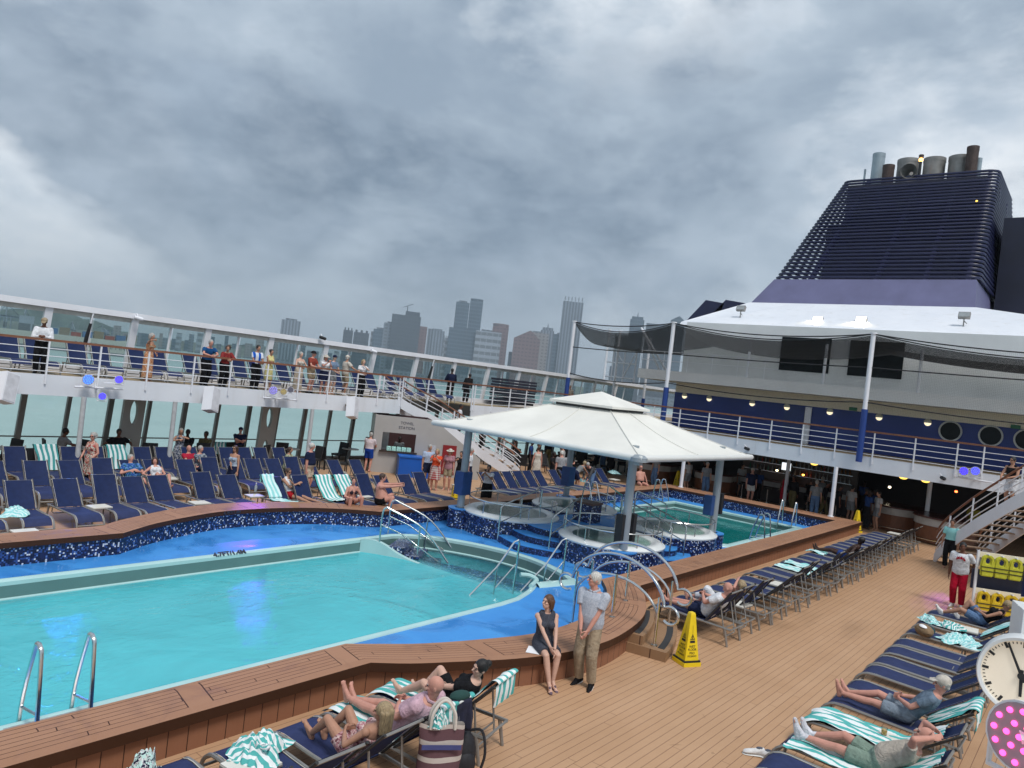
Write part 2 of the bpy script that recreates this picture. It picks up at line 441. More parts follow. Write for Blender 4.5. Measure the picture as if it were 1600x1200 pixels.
def blue_mat():
    m, t, b = base_mat('blue_deck_coating'); v = t.geo()
    n = t.noise(v, .9, 4, .6, .6); wet = t.mapr(t.noise(v, .7, 4, .55, 1.2), .46, .64)
    col = t.mix(t.mapr(n, .3, .7), (.035, .22, .60), (.055, .29, .68))
    col = t.mix(t.m('MULTIPLY', wet, .34), col, (.02, .13, .40))
    fl = t.m('GREATER_THAN', t.noise(v, 3.2, 3, .5, 1.5), .70)
    t.put(b.inputs['Base Color'], t.mix(t.m('MULTIPLY', fl, .5), col, (.03, .16, .42)))
    t.put(b.inputs['Roughness'], t.m('SUBTRACT', .55, t.m('MULTIPLY', wet, .42)))
    return m
BLUEDECK = blue_mat()
P1 = [(-8, 9.45), (12.0, 9.45)] + [(p.x, p.y) for p in smooth_path([(12.6, 9.5, 0), (13.3, 9.72, 0), (13.85, 9.98, 0)], 3)] + \
     [(p.x, p.y) for p in smooth_path([(14.9, 9.7, 0), (15.3, 10.4, 0), (15.6, 11.5, 0), (15.5, 12.7, 0), (15.1, 13.8, 0), (14.6, 14.5, 0), (13.9, 14.85, 0)], 4)] + [(12.2, 14.85), (-8, 14.85)]
P2L = [(23.9, 9.55), (30.9, 9.55), (30.9, 14.95), (23.9, 14.95), (23.4, 14.4), (23.4, 10.1)]
kind(fill(MIDL, [P1, P2L], 0, 'pool_surround_floor', BLUEDECK))

def bench_mat():
    m, t, b = base_mat('teak_bench_top'); x, y, z = t.sep(t.co('UV'))[:3]
    P = 2.2; fr = t.m('FRACT', t.m('DIVIDE', t.m('ADD', x, .6), P)); seg = t.m('FLOOR', t.m('DIVIDE', t.m('ADD', x, .6), P))
    q = t.m('DIVIDE', t.m('SUBTRACT', y, .16), .088); idx = t.m('FLOOR', q); f2 = t.m('FRACT', q)
    inb = t.m('MULTIPLY', t.m('MULTIPLY', t.m('GREATER_THAN', fr, .13), t.m('LESS_THAN', fr, .999)), t.m('MULTIPLY', t.m('GREATER_THAN', y, .16), t.m('LESS_THAN', y, .70)))
    ln = t.m('MULTIPLY', inb, t.m('MAXIMUM', t.m('LESS_THAN', f2, .10), t.m('MAXIMUM', t.m('LESS_THAN', t.m('ABSOLUTE', t.m('SUBTRACT', fr, .135)), .004), t.m('GREATER_THAN', fr, .992))))
    jx = t.m('FRACT', t.m('ADD', t.m('MULTIPLY', fr, 1.0), t.m('MULTIPLY', t.wn(t.comb(idx, seg, 2))['Value'], .9)))
    ln = t.m('MAXIMUM', ln, t.m('MULTIPLY', inb, t.m('LESS_THAN', jx, .006)))
    gr = t.noise(t.comb(t.m('MULTIPLY', x, 1.5), t.m('MULTIPLY', y, 26), 0), 2, 5)
    wn = t.wn(t.comb(t.m('MULTIPLY', idx, inb), seg, 7))['Value']
    col = t.mix(t.m('ADD', t.m('MULTIPLY', gr, .5), t.m('MULTIPLY', wn, .5)), (.31, .158, .092), (.385, .210, .130))
    st = t.mapr(t.noise(t.geo(), 1.3, 5, .6, 1.2), .52, .68)
    col = t.mix(t.m('MULTIPLY', st, .45), col, (.17, .078, .05))
    t.put(b.inputs['Base Color'], t.mix(ln, col, (.055, .024, .015)))
    t.put(b.inputs['Roughness'], t.m('SUBTRACT', .6, t.m('MULTIPLY', st, .2))); b.inputs['Specular IOR Level'].default_value = .2
    t.put(b.inputs['Normal'], t.bump(t.m('SUBTRACT', t.m('MULTIPLY', gr, .3), ln), .3, .006))
    return m
BENCH = bench_mat()
TSIDE2 = wood_mat('teak_bench_fascia', 'x', 9, (.225, .106, .058), (.27, .132, .076), (.05, .02, .01), uv=True, joint=2.2, stains=False)
CLAD = wood_mat('teak_bench_cladding', 'y', .235, (.23, .100, .055), (.29, .135, .078), (.04, .018, .012), uv=True, joint=9, linew=.05, stains=False)
sur = thing('pool_surround', 'low brown teak bench wall with blue mosaic lining curving round both pools', 'pool wall', (10, 7.5, 0))
Z = .47
mb = MB(); mb.strip([(x, y, Z) for x, y in OUT], [(x, y, Z) for x, y in INN]); mb.build('bench_top', BENCH, sur, world=True)
mb = MB(); sweep(mb, OUT, [(0, Z), (.0, Z-.13), (-.09, Z-.13)], False); sweep(mb, INN, [(0, Z), (0, Z-.11), (.07, Z-.11)], False); mb.build('bench_edge', TSIDE2, sur, world=True)
mb = MB(); sweep(mb, OUT, [(-.08, Z-.12), (-.08, 0)], False); mb.build('cladding', CLAD, sur, world=True)
mb = MB(); sweep(mb, INN, [(.055, Z-.10), (.055, 0)], False); mb.build('mosaic_lining', MOSAIC, sur, world=True)

RIM = M('pool_rim_aqua', (.38, .58, .58), .3, 0, .06, 1.5)
PWALL = M('pool_wall_teal', (.10, .19, .185), .4, 0, .1, 1)
def floor_mat(name, a, b_):
    m, t, b = base_mat(name); v = t.geo()
    n = t.noise(v, .5, 4, .6, .8); c = t.noise(v, 4.5, 3, .5, 2.2)
    ca = t.m('MULTIPLY', t.mapr(c, .52, .62), .35)
    t.put(b.inputs['Base Color'], t.mix(ca, t.mix(t.mapr(n, .3, .7), a, b_), tuple(min(1, k*1.25) for k in b_))); b.inputs['Roughness'].default_value = .6; return m
PFLOOR = floor_mat('pool_floor_turquoise', (.115, .55, .60), (.16, .66, .70))
PFLOOR2 = floor_mat('pool_floor_shaded_green', (.03, .36, .36), (.05, .44, .43))  # aft pool floor, the canopy's shade put into its darker green
def water_mat(name, tint, wav=.5, sc=5.5, milk=None, mf=.55):
    m = bpy.data.materials.new(name); m.use_nodes = True; nt = m.node_tree; t = NT(nt); nt.nodes.remove(nt.nodes['Principled BSDF'])
    v = t.geo(); x, y, z = t.sep(v)[:3]
    h = t.m('ADD', t.noise(t.comb(t.m('MULTIPLY', x, .8), t.m('MULTIPLY', y, 1.4), 0), sc, 4, .55, 1.0), t.m('MULTIPLY', t.noise(v, sc*.3, 2), 1.4))
    patch = t.mapr(t.noise(v, .35, 4, .6, 1.0), .35, .65, .12, 1.0); nb = t.bump(t.m('MULTIPLY', h, patch), wav, .05)
    tr = t.n('ShaderNodeBsdfTransparent')
    t.put(tr.inputs[0], t.mix(t.mapr(h, .75, 1.5), tuple(k*.86 for k in tint), tint))
    gl = t.n('ShaderNodeBsdfGlossy'); gl.inputs['Roughness'].default_value = .03; nt.links.new(nb, gl.inputs['Normal'])
    fr = t.n('ShaderNodeFresnel'); fr.inputs[0].default_value = 1.33; nt.links.new(nb, fr.inputs['Normal'])
    mx = t.n('ShaderNodeMixShader'); nt.links.new(fr.outputs[0], mx.inputs[0]); nt.links.new(gl.outputs[0], mx.inputs[2])
    if milk:
        df = t.n('ShaderNodeBsdfDiffuse'); t.put(df.inputs[0], t.mix(t.mapr(t.noise(v, .55, 4, .6, .8), .3, .7), tuple(k*.82 for k in milk), milk)); nt.links.new(nb, df.inputs['Normal'])
        m2 = t.n('ShaderNodeMixShader'); t.put(m2.inputs[0], t.m('MULTIPLY', mf, t.mapr(t.m('ADD', x, t.m('MULTIPLY', t.m('SUBTRACT', y, 10), .12)), 13.75, 14.25, 1.0, .12)) if name == 'pool_water' else mf)
        nt.links.new(tr.outputs[0], m2.inputs[1]); nt.links.new(df.outputs[0], m2.inputs[2]); nt.links.new(m2.outputs[0], mx.inputs[1])
    else: nt.links.new(tr.outputs[0], mx.inputs[1])
    nt.links.new(mx.outputs[0], nt.nodes['Material Output'].inputs[0]); MATS[name] = m; return m
WATER = water_mat('pool_water', (.74, .95, .96), .55, 4.2, (.14, .74, .84), .52); WATER2 = water_mat('pool_water_shaded_green', (.55, .86, .84), .25, 3, (.010, .26, .25), .6); TUBWATER = water_mat('tub_water', (.86, .95, .92), .2, 6)  # the green water also holds the canopy's shade in its colour
def shrink(poly, d):
    mb = MB(); sweep(mb, poly, [(-d, 0)], True); return [(p.x, p.y) for p in mb.v]
def pool(name, label, poly, depth, wz, fm, wm, rimh=.085, near=0):
    c = (sum(p[0] for p in poly)/len(poly), sum(p[1] for p in poly)/len(poly))
    t = thing('pool_basin', label, 'pool', (c[0], c[1], 0))
    rp = [(0, -.02), (.0, .05), (.035, rimh-.012), (.10, rimh), (.18, rimh-.02), (.24, .03), (.26, -.01)]
    if near:
        mb = MB(); sweep(mb, poly[near-1:]+poly[:1], rp, False); mb.build('rim', RIM, t, smooth=True, world=True)
        mb = MB(); sweep(mb, poly[:near], [(o*.42, z*.6) for o, z in rp], False); mb.build('near_rim', RIM, t, smooth=True, world=True)
    else:
        mb = MB(); sweep(mb, poly, rp, True); mb.build('rim', RIM, t, smooth=True, world=True)
    mb = MB(); sweep(mb, poly, [(0, -.02), (0, wz-.05)], True); mb.build('basin_wall', PWALL, t, world=True)  # dark band, the shadow between rim and water put into the wall colour
    mb = MB(); sweep(mb, poly, [(-.035, wz-.02), (-.035, wz+.012), (0, wz+.03)], True); mb.build('waterline_trim', RIM, t, world=True)
    mb = MB(); sweep(mb, poly, [(0, wz-.05), (0, -depth-.05)], True); mb.build('submerged_wall', fm, t, world=True)
    f = fill(poly, [], -depth, 'basin_floor', fm, None); f.parent = t; f.location = (-c[0], -c[1], 0)
    w = fill(shrink(poly, .002), [], wz, name, wm); kind(w); return t
pt1 = pool('pool_water', 'large turquoise swimming pool nearest the camera, with bright water and rounded pale rim', P1, 1.45, -.27, PFLOOR, WATER, near=9)
pt2 = pool('aft_pool_water', 'smaller swimming pool, shaded dark green, beyond the canopy, near the bar', P2L, 1.4, -.2, PFLOOR2, WATER2)
# shallow mosaic bay at the aft end of the big pool, its steps and the white fin that closes it off
bay = [(13.2, 14.83)] + [(13.55, 12.6), (13.9, 10.05)] + [p for p in P1 if p[0] > 14.2][:] + [(13.6, 14.84)]
mb = MB(); mb.prism(bay, -1.44, -.62); bf = mb.build('shallow_floor', mosaic_mat('mosaic_floor_bay', False, .05, (.45, .85, .96)), pt1, world=True)
mb = MB()
for i, (z, d) in enumerate(((-.02, .45), (-.2, .85), (-.4, 1.25))):
    a = V((13.18, 14.25)); e = V((14.05, 14.80)); n = V((.55, -.83)); q = [a, e, e+n*d, a+n*d]; mb.prism([(p.x, p.y) for p in q][::-1], -.66, z)
mb.build('entry_steps', MOSAIC, pt1, world=True)
fin = smooth_path([(12.75, 14.84, .07), (12.95, 14.55, .09), (13.1, 14.25, .0), (13.25, 13.9, -.16), (13.4, 13.3, -.27), (13.6, 12.0, -.33), (13.8, 10.6, -.33), (13.9, 10.0, -.25)], 4)
mb = MB(); mb2 = MB()
for i in range(len(fin)-1):
    a, b = fin[i], fin[i+1]; lo = V((0, 0, -1)); w = V((.11, .03, 0)); g = lambda p: V((p.x, p.y, min(-.26, p.z-.02))); mb.quad(g(a), g(b), b, a); mb.quad(a, b, b+w, a+w); mb.quad(a+w, b+w, g(b)+w, g(a)+w); h = lambda p: V((p.x, p.y, -1.4)); mb2.quad(h(a), h(b), g(b), g(a)); mb2.quad(g(a)+w, g(b)+w, h(b)+w, h(a)+w)
mb.build('dividing_fin', RIM, pt1, world=True)
mb2.build('fin_wall', PFLOOR, pt1, world=True)
sp = smooth_path([(13.78, 10.32, .16), (13.98, 10.2, .14), (14.02, 10.02, .09), (13.85, 9.93, .07), (13.5, 9.78, .07)], 4)
MB().tube(sp, .055, 8).build('rim_spur', RIM, pt1, smooth=True, world=True)
LAMPP = M('pool_lamp_lens', (.75, .85, .6), .3, 0, .1, 9)
for x, y in ((210, 923), (523, 868)):
    p = pz(x, y, -.9); MB().lathe([(.0, .05), (.14, .045), (.19, 0), (.19, -.04)], (p.x, p.y, -.9), 14).build('underwater_lamp', LAMPP, pt1, True, world=True)
for x, y in ((720, 872), (837, 908)):
    p = pz(x, y, -.55); MB().lathe([(.0, .05), (.12, .045), (.16, 0), (.16, -.07)], (p.x, p.y, -.55), 14).build('underwater_lamp', LAMPP, pt1, True, world=True)
for x, y in ((88, 942), (318, 907), (452, 886), (640, 878)):
    p = pz(x, y, -1.43); MB().cyl((p.x, p.y), .17, -1.44, -1.41, 14).build('floor_drain', PWALL, pt1, world=True)
NUMM = M('dark_lettering', (.03, .035, .06), .6, 0, .1, 9)
q = pz(372, 870, .09); text_mesh('4.7FT/1.4M', .17, NUMM, 'depth_mark', pt1, (q.x-pt1.location.x, 14.885-pt1.location.y, .088), (radians(28), 0, 0), .004, bold=.006)
q = pz(373, 800, .47); q = pz(366, 802, .42); k = next(i for i in range(len(FI)-1) if FI[i][0] <= q.x < FI[i+1][0]); dx, dy = FI[k+1][0]-FI[k][0], FI[k+1][1]-FI[k][1]; text_mesh('4.7FT/1.4M', .11, NUMM, 'depth_mark', sur, (q.x-10, FI[k][1]+dy*(q.x-FI[k][0])/dx-7.5-.012, .415), Matrix.Rotation(atan2(dy, dx), 3, 'Z') @ Matrix.Rotation(pi/2, 3, 'X'), .004, bold=.003)
q = pz(388, 895, -.6); mb = MB().box((q.x, 14.84, -.55), (.2, .02, .5)); mb.build('depth_stripe', M('tile_blue', (.02, .10, .32), .4), pt1, world=True)

# ---- ladders and rails of the pools
def ladder(label, loc, rz, steps=True, plate=False, group='pool ladders'):
    t = thing('pool_ladder', label, 'ladder', loc, rz, group)      # local +y points into the pool
    for sx in (-.28, .28):
        pts = [(sx, .38, -.75), (sx, .38, .18), (sx, .16, .92), (sx, .08, 1.02), (sx, 0, 1.0), (sx, -.05, .88), (sx, -.16, 0)]
        MB().tube(smooth_path(pts, 5), .026, 8).tube([(sx, -.13, .28), (sx, .36, .20)], .016, 6).build('side_rail', STEEL, t, True)
    if steps:
        for z in (.02, -.2, -.45): MB().box((0, .38, z), (.54, .09, .03)).build('step', STEEL, t)
    if plate: MB().box((0, .12, .02), (.95, .42, .03)).build('landing_plate', M('worn_steel_plate', (.45, .42, .42), .45, .7, .25, 7), t)
    return t
ladder('stainless pool ladder with a flat landing plate at the near corner of the big pool', (3.62, 9.1, 0), 0, False, True)
ladder('small stainless ladder on the near side of the green pool, left of its corner ladder', (25.9, 9.05, 0), radians(0))
ladder('stainless ladder in the right corner of the green pool by the teak wall', (31.25, 10.0, 0), radians(90))
ladder('stainless ladder in the far corner of the green pool, below the white bar post', (30.2, 15.45, 0), radians(180))
ladder('stainless ladder behind the far whirlpool, beside the stooping man', (24.9, 15.75, .0), radians(180))
def rail_flight(label, top, bot, z0, z1, h=.95, posts=(0, .55), name='pool_handrail', grp='stainless handrails of the pool steps', lower=True):
    t = thing(name, label, 'handrail', (top[0], top[1], 0), 0, grp)
    a, b = V((top[0], top[1], z0)), V((bot[0], bot[1], z1)); d = b-a; u = V((0, 0, h))
    MB().tube(smooth_path([a, a+u*.8, a+u+d*.04, a+u+d*.12, a+u*.8+d*.6, b+u*.12], 5), .024, 8).build('top_rail', STEEL, t, True, world=True)
    if lower: MB().tube([a+u*.5, a+u*.45+d*.3, b-d*.12+u*.05], .018, 7).build('lower_rail', STEEL, t, True, world=True)
    for k in posts[1:]: MB().tube([a+d*k-V((0, 0, .3)), a+d*k+u*(.96-.2*k)], .02, 7).build('post', STEEL, t, True, world=True)
    return t
rail_flight('stainless step handrail nearest the camera at the curved end of the big pool', (13.05, 14.45), (14.25, 13.05), .03, -.42)
rail_flight('second stainless step handrail behind it at the curved end of the big pool', (14.0, 15.2), (15.2, 13.7), .03, -.42)
def v_rail(label, base, top_px, grp='bent stainless rails in the shallow bay'):
    t = thing('bay_handrail', label, 'handrail', (base[0], base[1], -.3), 0, grp); b = V((base[0], base[1], 0))
    MB().tube([b-V((0, 0, .6)), b+V((.02, -.02, .9)), b+V((.0, 0, .98)), b+V((-.08, .05, .93)), b+V((-.42, .2, .36)), b+V((-1.0, .45, -.3))], .024, 8).build('top_rail', STEEL, t, True, world=True)
    MB().tube([b+V((-.42, .2, .36)), b+V((-.46, .2, -.6))], .02, 7).build('post', STEEL, t, True, world=True)
    MB().tube([b+V((0, 0, .42)), b+V((-.44, .2, -.15))], .016, 7).build('brace', STEEL, t, True, world=True)
v_rail('bent stainless rail left of its twin in the shallow bay of the big pool', (13.6, 10.35), None)
v_rail('bent stainless rail on the rim right of its twin, before the front whirlpool', (14.95, 9.95), None)

# ---- wooden steps and arched bridge rails over the coaming
st = thing('wooden_step_unit', 'two curved teak steps leading up to the pool wall beside the yellow sign', 'steps', (12.9, 6.2, 0))
def sector(c, r0, r1, a0, a1, n=8): return arc(c, r1, a0, a1, n)+arc(c, r0, a1, a0, n)
Cc = (11.0, 11.2)
MB().prism(sector(Cc, 3.9, 5.62, -78.5, -57), 0, .17).build('lower_step', TEAKSTEP, st, world=True)
MB().prism(sector(Cc, 3.9, 5.16, -78, -57.5), .17, .335).build('upper_step', TEAKSTEP, st, world=True)
GRIP = M('black_grip_tape', (.03, .03, .032), .9, 0, .2, 40)
MB().prism(sector(Cc, 5.42, 5.54, -77, -58.5), .17, .176).build('grip_strip', GRIP, st, world=True)
MB().prism(sector(Cc, 4.95, 5.07, -77, -59), .335, .341).build('grip_strip', GRIP, st, world=True)
def arch_rail(label, p_in, p_mid, p_out):
    t = thing('arched_bridge_rail', label, 'handrail', (p_mid[0], p_mid[1], .47), 0, 'arched stainless rails over the pool wall')
    a, m_, b = V(p_in+(0,)), V(p_mid+(0,)), V(p_out+(0,)); ax = (b-a); Lh = ax.length/2; c = (a+b)/2; ax.normalize()
    P = lambda s, z: c + ax*s + V((0, 0, z))
    R = Lh+.12
    top = [P(-R*cos(q), .80+.80*sin(q)) for q in [radians(8+164*i/22) for i in range(23)]]
    def loop(s, z, sg): return [P(s+sg*.13+.17*sg*cos(q), z-.14+.155*sin(q)) for q in [radians(120-250*i/12) for i in range(13)]]
    l = loop(-R*.99, .93, -1); r_ = loop(R*.99, .93, 1)
    low = [P(-Lh*1.0*cos(q), .62+.58*sin(q)) for q in [radians(-6+192*i/18) for i in range(19)]]
    MB().tube(l[::-1]+top+r_, .03, 9).build('top_rail', STEEL, t, True, world=True)
    MB().tube(low, .026, 8).build('lower_rail', STEEL, t, True, world=True)
    for p, z0, z1 in ((a, 0, 1.05), (m_, .46, 1.28), (b, .17, 1.05)):
        q = MB().tube([p+V((0, 0, z0)), p+V((0, 0, z1))], .026, 8).cyl((p.x, p.y), .055, z0, z0+.03, 12); q.build('post', STEEL, t, True, world=True)
arch_rail('arched stainless bridge rail nearest the camera, crossing the pool wall behind the standing man', (12.33, 7.84), (12.1, 6.84), (12.24, 6.0))
arch_rail('arched stainless bridge rail farther aft, ending by the white trousered sunbather', (13.45, 8.2), (13.31, 7.26), (13.6, 6.42))

# ================================================================== island with four whirlpools and the canopy
MOST = MOSAIC
TUBW = M('white_tub_shell', (.72, .75, .75), .25, 0, .04, 3)
isl = thing('whirlpool_platform', 'blue stepped platform with mosaic risers between the four whirlpools', 'platform', (19.6, 12.3, 0))
DARKRISER = mosaic_mat('dark_riser_tile', True, .03, (.75, .95, .99))
for i, (x0, z0, z1) in enumerate(((16.15, .005, .19), (16.6, .19, .38), (17.05, .38, .57))):
    a = smooth_path([(x0+.35, 13.3, 0), (x0, 12.3, 0), (x0+.35, 11.2, 0)], 5); poly = [(p.x, p.y) for p in a]+[(19.5, 11.2), (19.5, 13.3)]
    mb = MB().prism(poly[::-1], z0, z1-.02); mb.build('riser', DARKRISER, isl, world=True)
    mb = MB().prism(poly[::-1], z1-.02, z1); mb.build('tread', BLUEDECK, isl, world=True)
for i, (x1, z0, z1) in enumerate(((23.35, .005, .19), (22.9, .19, .38), (22.45, .38, .57))):
    a = smooth_path([(x1-.35, 11.2, 0), (x1, 12.3, 0), (x1-.35, 13.3, 0)], 5); poly = [(19.6, 13.3), (19.6, 11.2)]+[(p.x, p.y) for p in a]
    MB().prism(poly, z0, z1-.02).build('riser', DARKRISER, isl, world=True); MB().prism(poly, z1-.02, z1).build('tread', BLUEDECK, isl, world=True)
for i, (y0, z0, z1) in enumerate(((8.9, .005, .17), (9.35, .17, .34))):
    poly = [(19.0, 10.5)]+[(p.x, p.y) for p in smooth_path([(18.9, y0+.35, 0), (19.7, y0, 0), (20.5, y0+.35, 0)], 5)]+[(20.4, 10.5)]
    MB().prism(poly, z0, z1-.02).build('riser', DARKRISER, isl, world=True); MB().prism(poly, z1-.02, z1).build('tread', BLUEDECK, isl, world=True)
bm_ = mosaic_mat('mosaic_pillar', True)
mb = MB().prism([(19.27, 12.02), (19.83, 12.02), (19.83, 12.68), (19.27, 12.68)], .0, 1.12); mb.build('pillar_lining', bm_, isl, world=True)
MB().box((19.55, 12.35, 1.15), (.62, .72, .06)).build('pillar_cap', M('brown_cap', (.12, .06, .045), .5), isl, world=True)
TUBS = [(17.95, 14.05, 'front left'), (17.95, 10.45, 'front right'), (21.4, 14.05, 'rear left'), (21.4, 10.45, 'rear right')]
TL = {'front left': 'round white whirlpool in a mosaic drum at the left front of the canopy', 'front right': 'round white whirlpool with a violet glint, behind the arched rails',
      'rear left': 'round white whirlpool farthest back on the left, lit violet', 'rear right': 'round white whirlpool beside the green pool'}
for (cx, cy, nm) in TUBS:
    t = thing('whirlpool', TL[nm], 'hot tub', (cx, cy, 0), 0, 'whirlpools under the canopy')
    MB().cyl((0, 0), 1.46, 0, .60, 48).build('mosaic_drum', MOSAIC, t)
    MB().lathe([(1.47, .56), (1.48, .60), (1.40, .635), (1.36, .665), (1.20, .68), (1.12, .64), (1.05, .615)], (0, 0, 0), 48).build('shell', TUBW, t, True)
    MB().lathe([(1.2, .60), (1.05, .612), (.0, .612)], (0, 0, 0), 32).build('shell_seat', M('tub_bottom', (.36, .50, .46), .4, 0, .15, 2), t)
    w = MB().lathe([(1.10, .632), (.6, .632), (0, .632)], (0, 0, 0), 40).build('tub_water', TUBWATER, t)
    # ring rail with a gap at the entry side
    g0 = 0 if cx < 19 else 180
    ring = arc((0, 0), 1.36, g0+28, g0+332, 40, 1.02)
    e0, e1 = ring[0], ring[-1]
    path = [(e0[0], e0[1], .66)]+ring+[(e1[0], e1[1], .66)]
    MB().tube(path, .02, 8).build('ring_rail', STEEL, t, True)
    for k in range(5):
        q = radians(g0+60+k*60); MB().tube([(1.36*cos(q), 1.36*sin(q), .64), (1.36*cos(q), 1.36*sin(q), 1.02)], .016, 6).build('rail_post', STEEL, t, True)
def slope_rail(label, p, q, z0, z1, grp='stainless rails of the whirlpool stairs'):
    t = thing('whirlpool_handrail', label, 'handrail', (p[0], p[1], z0), 0, grp); a = V((p[0], p[1], z0)); b = V((q[0], q[1], z1))
    MB().tube([a, a+V((0, 0, .92)), a+V((0, 0, .98))+(b-a)*.06, b+V((0, 0, .98))-(b-a)*.06, b+V((0, 0, .92)), b], .022, 8).build('top_rail', STEEL, t, True, world=True)
    MB().tube([a+V((0, 0, .5)), b+V((0, 0, .5))], .016, 7).build('lower_rail', STEEL, t, True, world=True)
    m_ = (a+b)/2; MB().tube([m_, m_+V((0, 0, .96))], .018, 7).build('post', STEEL, t, True, world=True)
slope_rail('stainless stair rail at the left side of the front whirlpool stairs', (16.3, 13.15), (17.9, 12.95), .1, .57)
slope_rail('stainless stair rail at the right side of the front whirlpool stairs', (16.5, 11.5), (18.0, 11.6), .1, .57)
slope_rail('stainless stair rail left of the aft whirlpool stairs', (22.9, 13.1), (21.3, 12.75), .1, .57)
slope_rail('stainless stair rail right of the aft whirlpool stairs', (23.0, 11.4), (21.4, 11.75), .1, .57)
slope_rail('stainless stair rail by the side steps, before the rear whirlpool', (19.95, 9.2), (20.05, 11.0), .1, .57)
slope_rail('stainless stair rail by the side steps, next to the front whirlpool', (19.25, 9.3), (19.3, 11.0), .1, .57)

can = thing('pool_canopy', 'large white fabric canopy with a small raised top on four grey columns', 'canopy', (19.75, 12.45, 0))
HW, ZE = 3.6, 3.08
def ringsq(h, z, n=12):
    o = []
    for (x0, y0), (x1, y1) in (((-h, -h), (h, -h)), ((h, -h), (h, h)), ((h, h), (-h, h)), ((-h, h), (-h, -h))):
        for i in range(n): o.append(V((x0+(x1-x0)*i/n, y0+(y1-y0)*i/n, z)))
    return o
mb = MB(); rows = []
for k in range(13):
    f = k/12; h = HW+(1.02-HW)*f; z = ZE+.02+.98*(f**1.08); r = ringsq(h, z)
    for i, p in enumerate(r):                                   # scalloped tension between hips
        e = abs(((i % 12)/12)-.5)*2; p.z -= .10*(1-e*e)*sin(pi*f)
    rows.append(len(mb.v)); mb.v += r
for a, b in zip(rows, rows[1:]):
    for j in range(48): mb.face((a+j, a+(j+1) % 48, b+(j+1) % 48, b+j))
mb.build('canopy_roof', CANVAS, can, True, ang=20)
mb = MB()
for k in range(4):
    for f0 in (0, .5):
        a = radians(90*k); R = Matrix.Rotation(a, 3, 'Z')
        pts = []
        for i in range(9):
            f = i/8; h = HW+(1.02-HW)*f; e = abs(f0-.5)*2; z = ZE+.03+.98*(f**1.08)-.10*(1-e*e)*sin(pi*f)
            pts.append(R @ V((-h+2*h*f0, -h, z+.006)))
        mb.tube(pts, .010, 5)
mb.build('seam', M('canopy_seam', (.68, .67, .62), .5, 0, .04, 3), can, True)
RIMC = M('canopy_edge_tube', (.66, .67, .65), .4, 0, .05, 2)
sq = ringsq(HW, ZE, 10); MB().tube(sq, .085, 10, closed=True).build('edge_tube', RIMC, can, True)
mb = MB(); hh = 1.14
for i in range(4):
    a = [(-hh, -hh), (hh, -hh), (hh, hh), (-hh, hh)][i]; b = [(-hh, -hh), (hh, -hh), (hh, hh), (-hh, hh)][(i+1) % 4]
    k = len(mb.v); mb.v += [V((a[0], a[1], 4.22)), V((b[0], b[1], 4.22)), V((0, 0, 4.62))]; mb.face((k, k+1, k+2))
    mb.quad((a[0], a[1], 4.15), (b[0], b[1], 4.15), (b[0], b[1], 4.22), (a[0], a[1], 4.22))
mb.build('top_cap', CANVAS, can)
MB().box((0, 0, 4.10), (1.98, 1.98, .12)).build('cap_gap_fill', M('cap_gap_shade', (.05, .05, .05), .7), can)  # dark block standing in for the shade of the gap under the cap
mb = MB(); mb.lathe([(.0, .10), (.14, .08), (.22, .02), (.22, -.08)], (-HW+.10, -HW+.10, ZE+.0), 14).box((-HW+.12, -HW+.12, ZE-.12), (.16, .16, .10)); mb.build('corner_bracket', GREYP, can, True)
for i, (x, y) in enumerate(((16.85, 15.2), (16.97, 9.5), (22.5, 9.5), (22.95, 15.5))):
    lx, ly = x-19.75, y-12.45
    MB().tube([(lx, ly, .55), (lx, ly, ZE+.25)], .115, 16).cyl((lx, ly), .17, .55, .6, 16).build('column', GREYP, can, True)
    MB().cyl((lx, ly), .36, 0, .57, 24).build('column_pedestal', MOSAIC, can)
    MB().lathe([(.37, .57), (.37, .60), (0, .60)], (lx, ly, 0), 24).build('pedestal_top', BLUEDECK, can)
    if i in (0, 3): MB().box((lx, ly, 1.35), (.40, .34, .70)).build('column_box', M('column_box_blue', (.015, .06, .20), .5), can)
    if i == 1: MB().box((lx+.30, ly+.02, 1.15), (.16, .24, .75)).box((lx-.19, ly+.06, 1.15), (.14, .2, .75)).build('speaker', BLACK, can)
    if i == 2: MB().box((lx-.24, ly+.1, 1.45), (.24, .26, .62)).build('column_box', M('column_box_blue', None), can); MB().box((lx+.24, ly-.02, 1.5), (.16, .22, .66)).build('speaker', BLACK, can)
# ================================================================== UPPER DECK, RAILINGS, GLASS SCREENS
CEIL = M('deckhead_dark', (.06, .055, .05), .7, 0, .1, .5)
ud = thing('upper_deck', 'white edged upper deck running round the pool with its pale fascia', 'deck', (12, 25, DECK2))
ud['kind'] = 'structure'
def slab(poly, top=DECK2):
    MB().prism(poly, top-.05, top).build('deck_boards', UDECK, ud, world=True)
    MB().prism(poly, 2.62, top-.05).build('deck_slab', CEIL, ud, world=True)
slab([(-12, 25.06), (22.9, 25.06), (22.9, 26.6), (27.7, 26.6), (27.7, 25.06), (33.46, 25.06), (33.46, -3), (75, -3), (75, 28.3), (-12, 28.3)])
mb = MB()
fasc = [(33.4, -3), (33.4, 25.0), (27.7, 25.0)]
mb.prism([(-12, 25.0), (22.9, 25.0), (22.9, 25.06), (-12, 25.06)], 2.57, DECK2+.02)
mb.prism([(33.40, -3), (33.46, -3), (33.46, 25.0), (33.40, 25.0)], 2.57, DECK2+.02)
mb.prism([(27.7, 24.99), (33.40, 24.99), (33.40, 25.06), (27.7, 25.06)], 2.57, DECK2+.02)
mb.build('fascia', WHITED, ud, world=True)
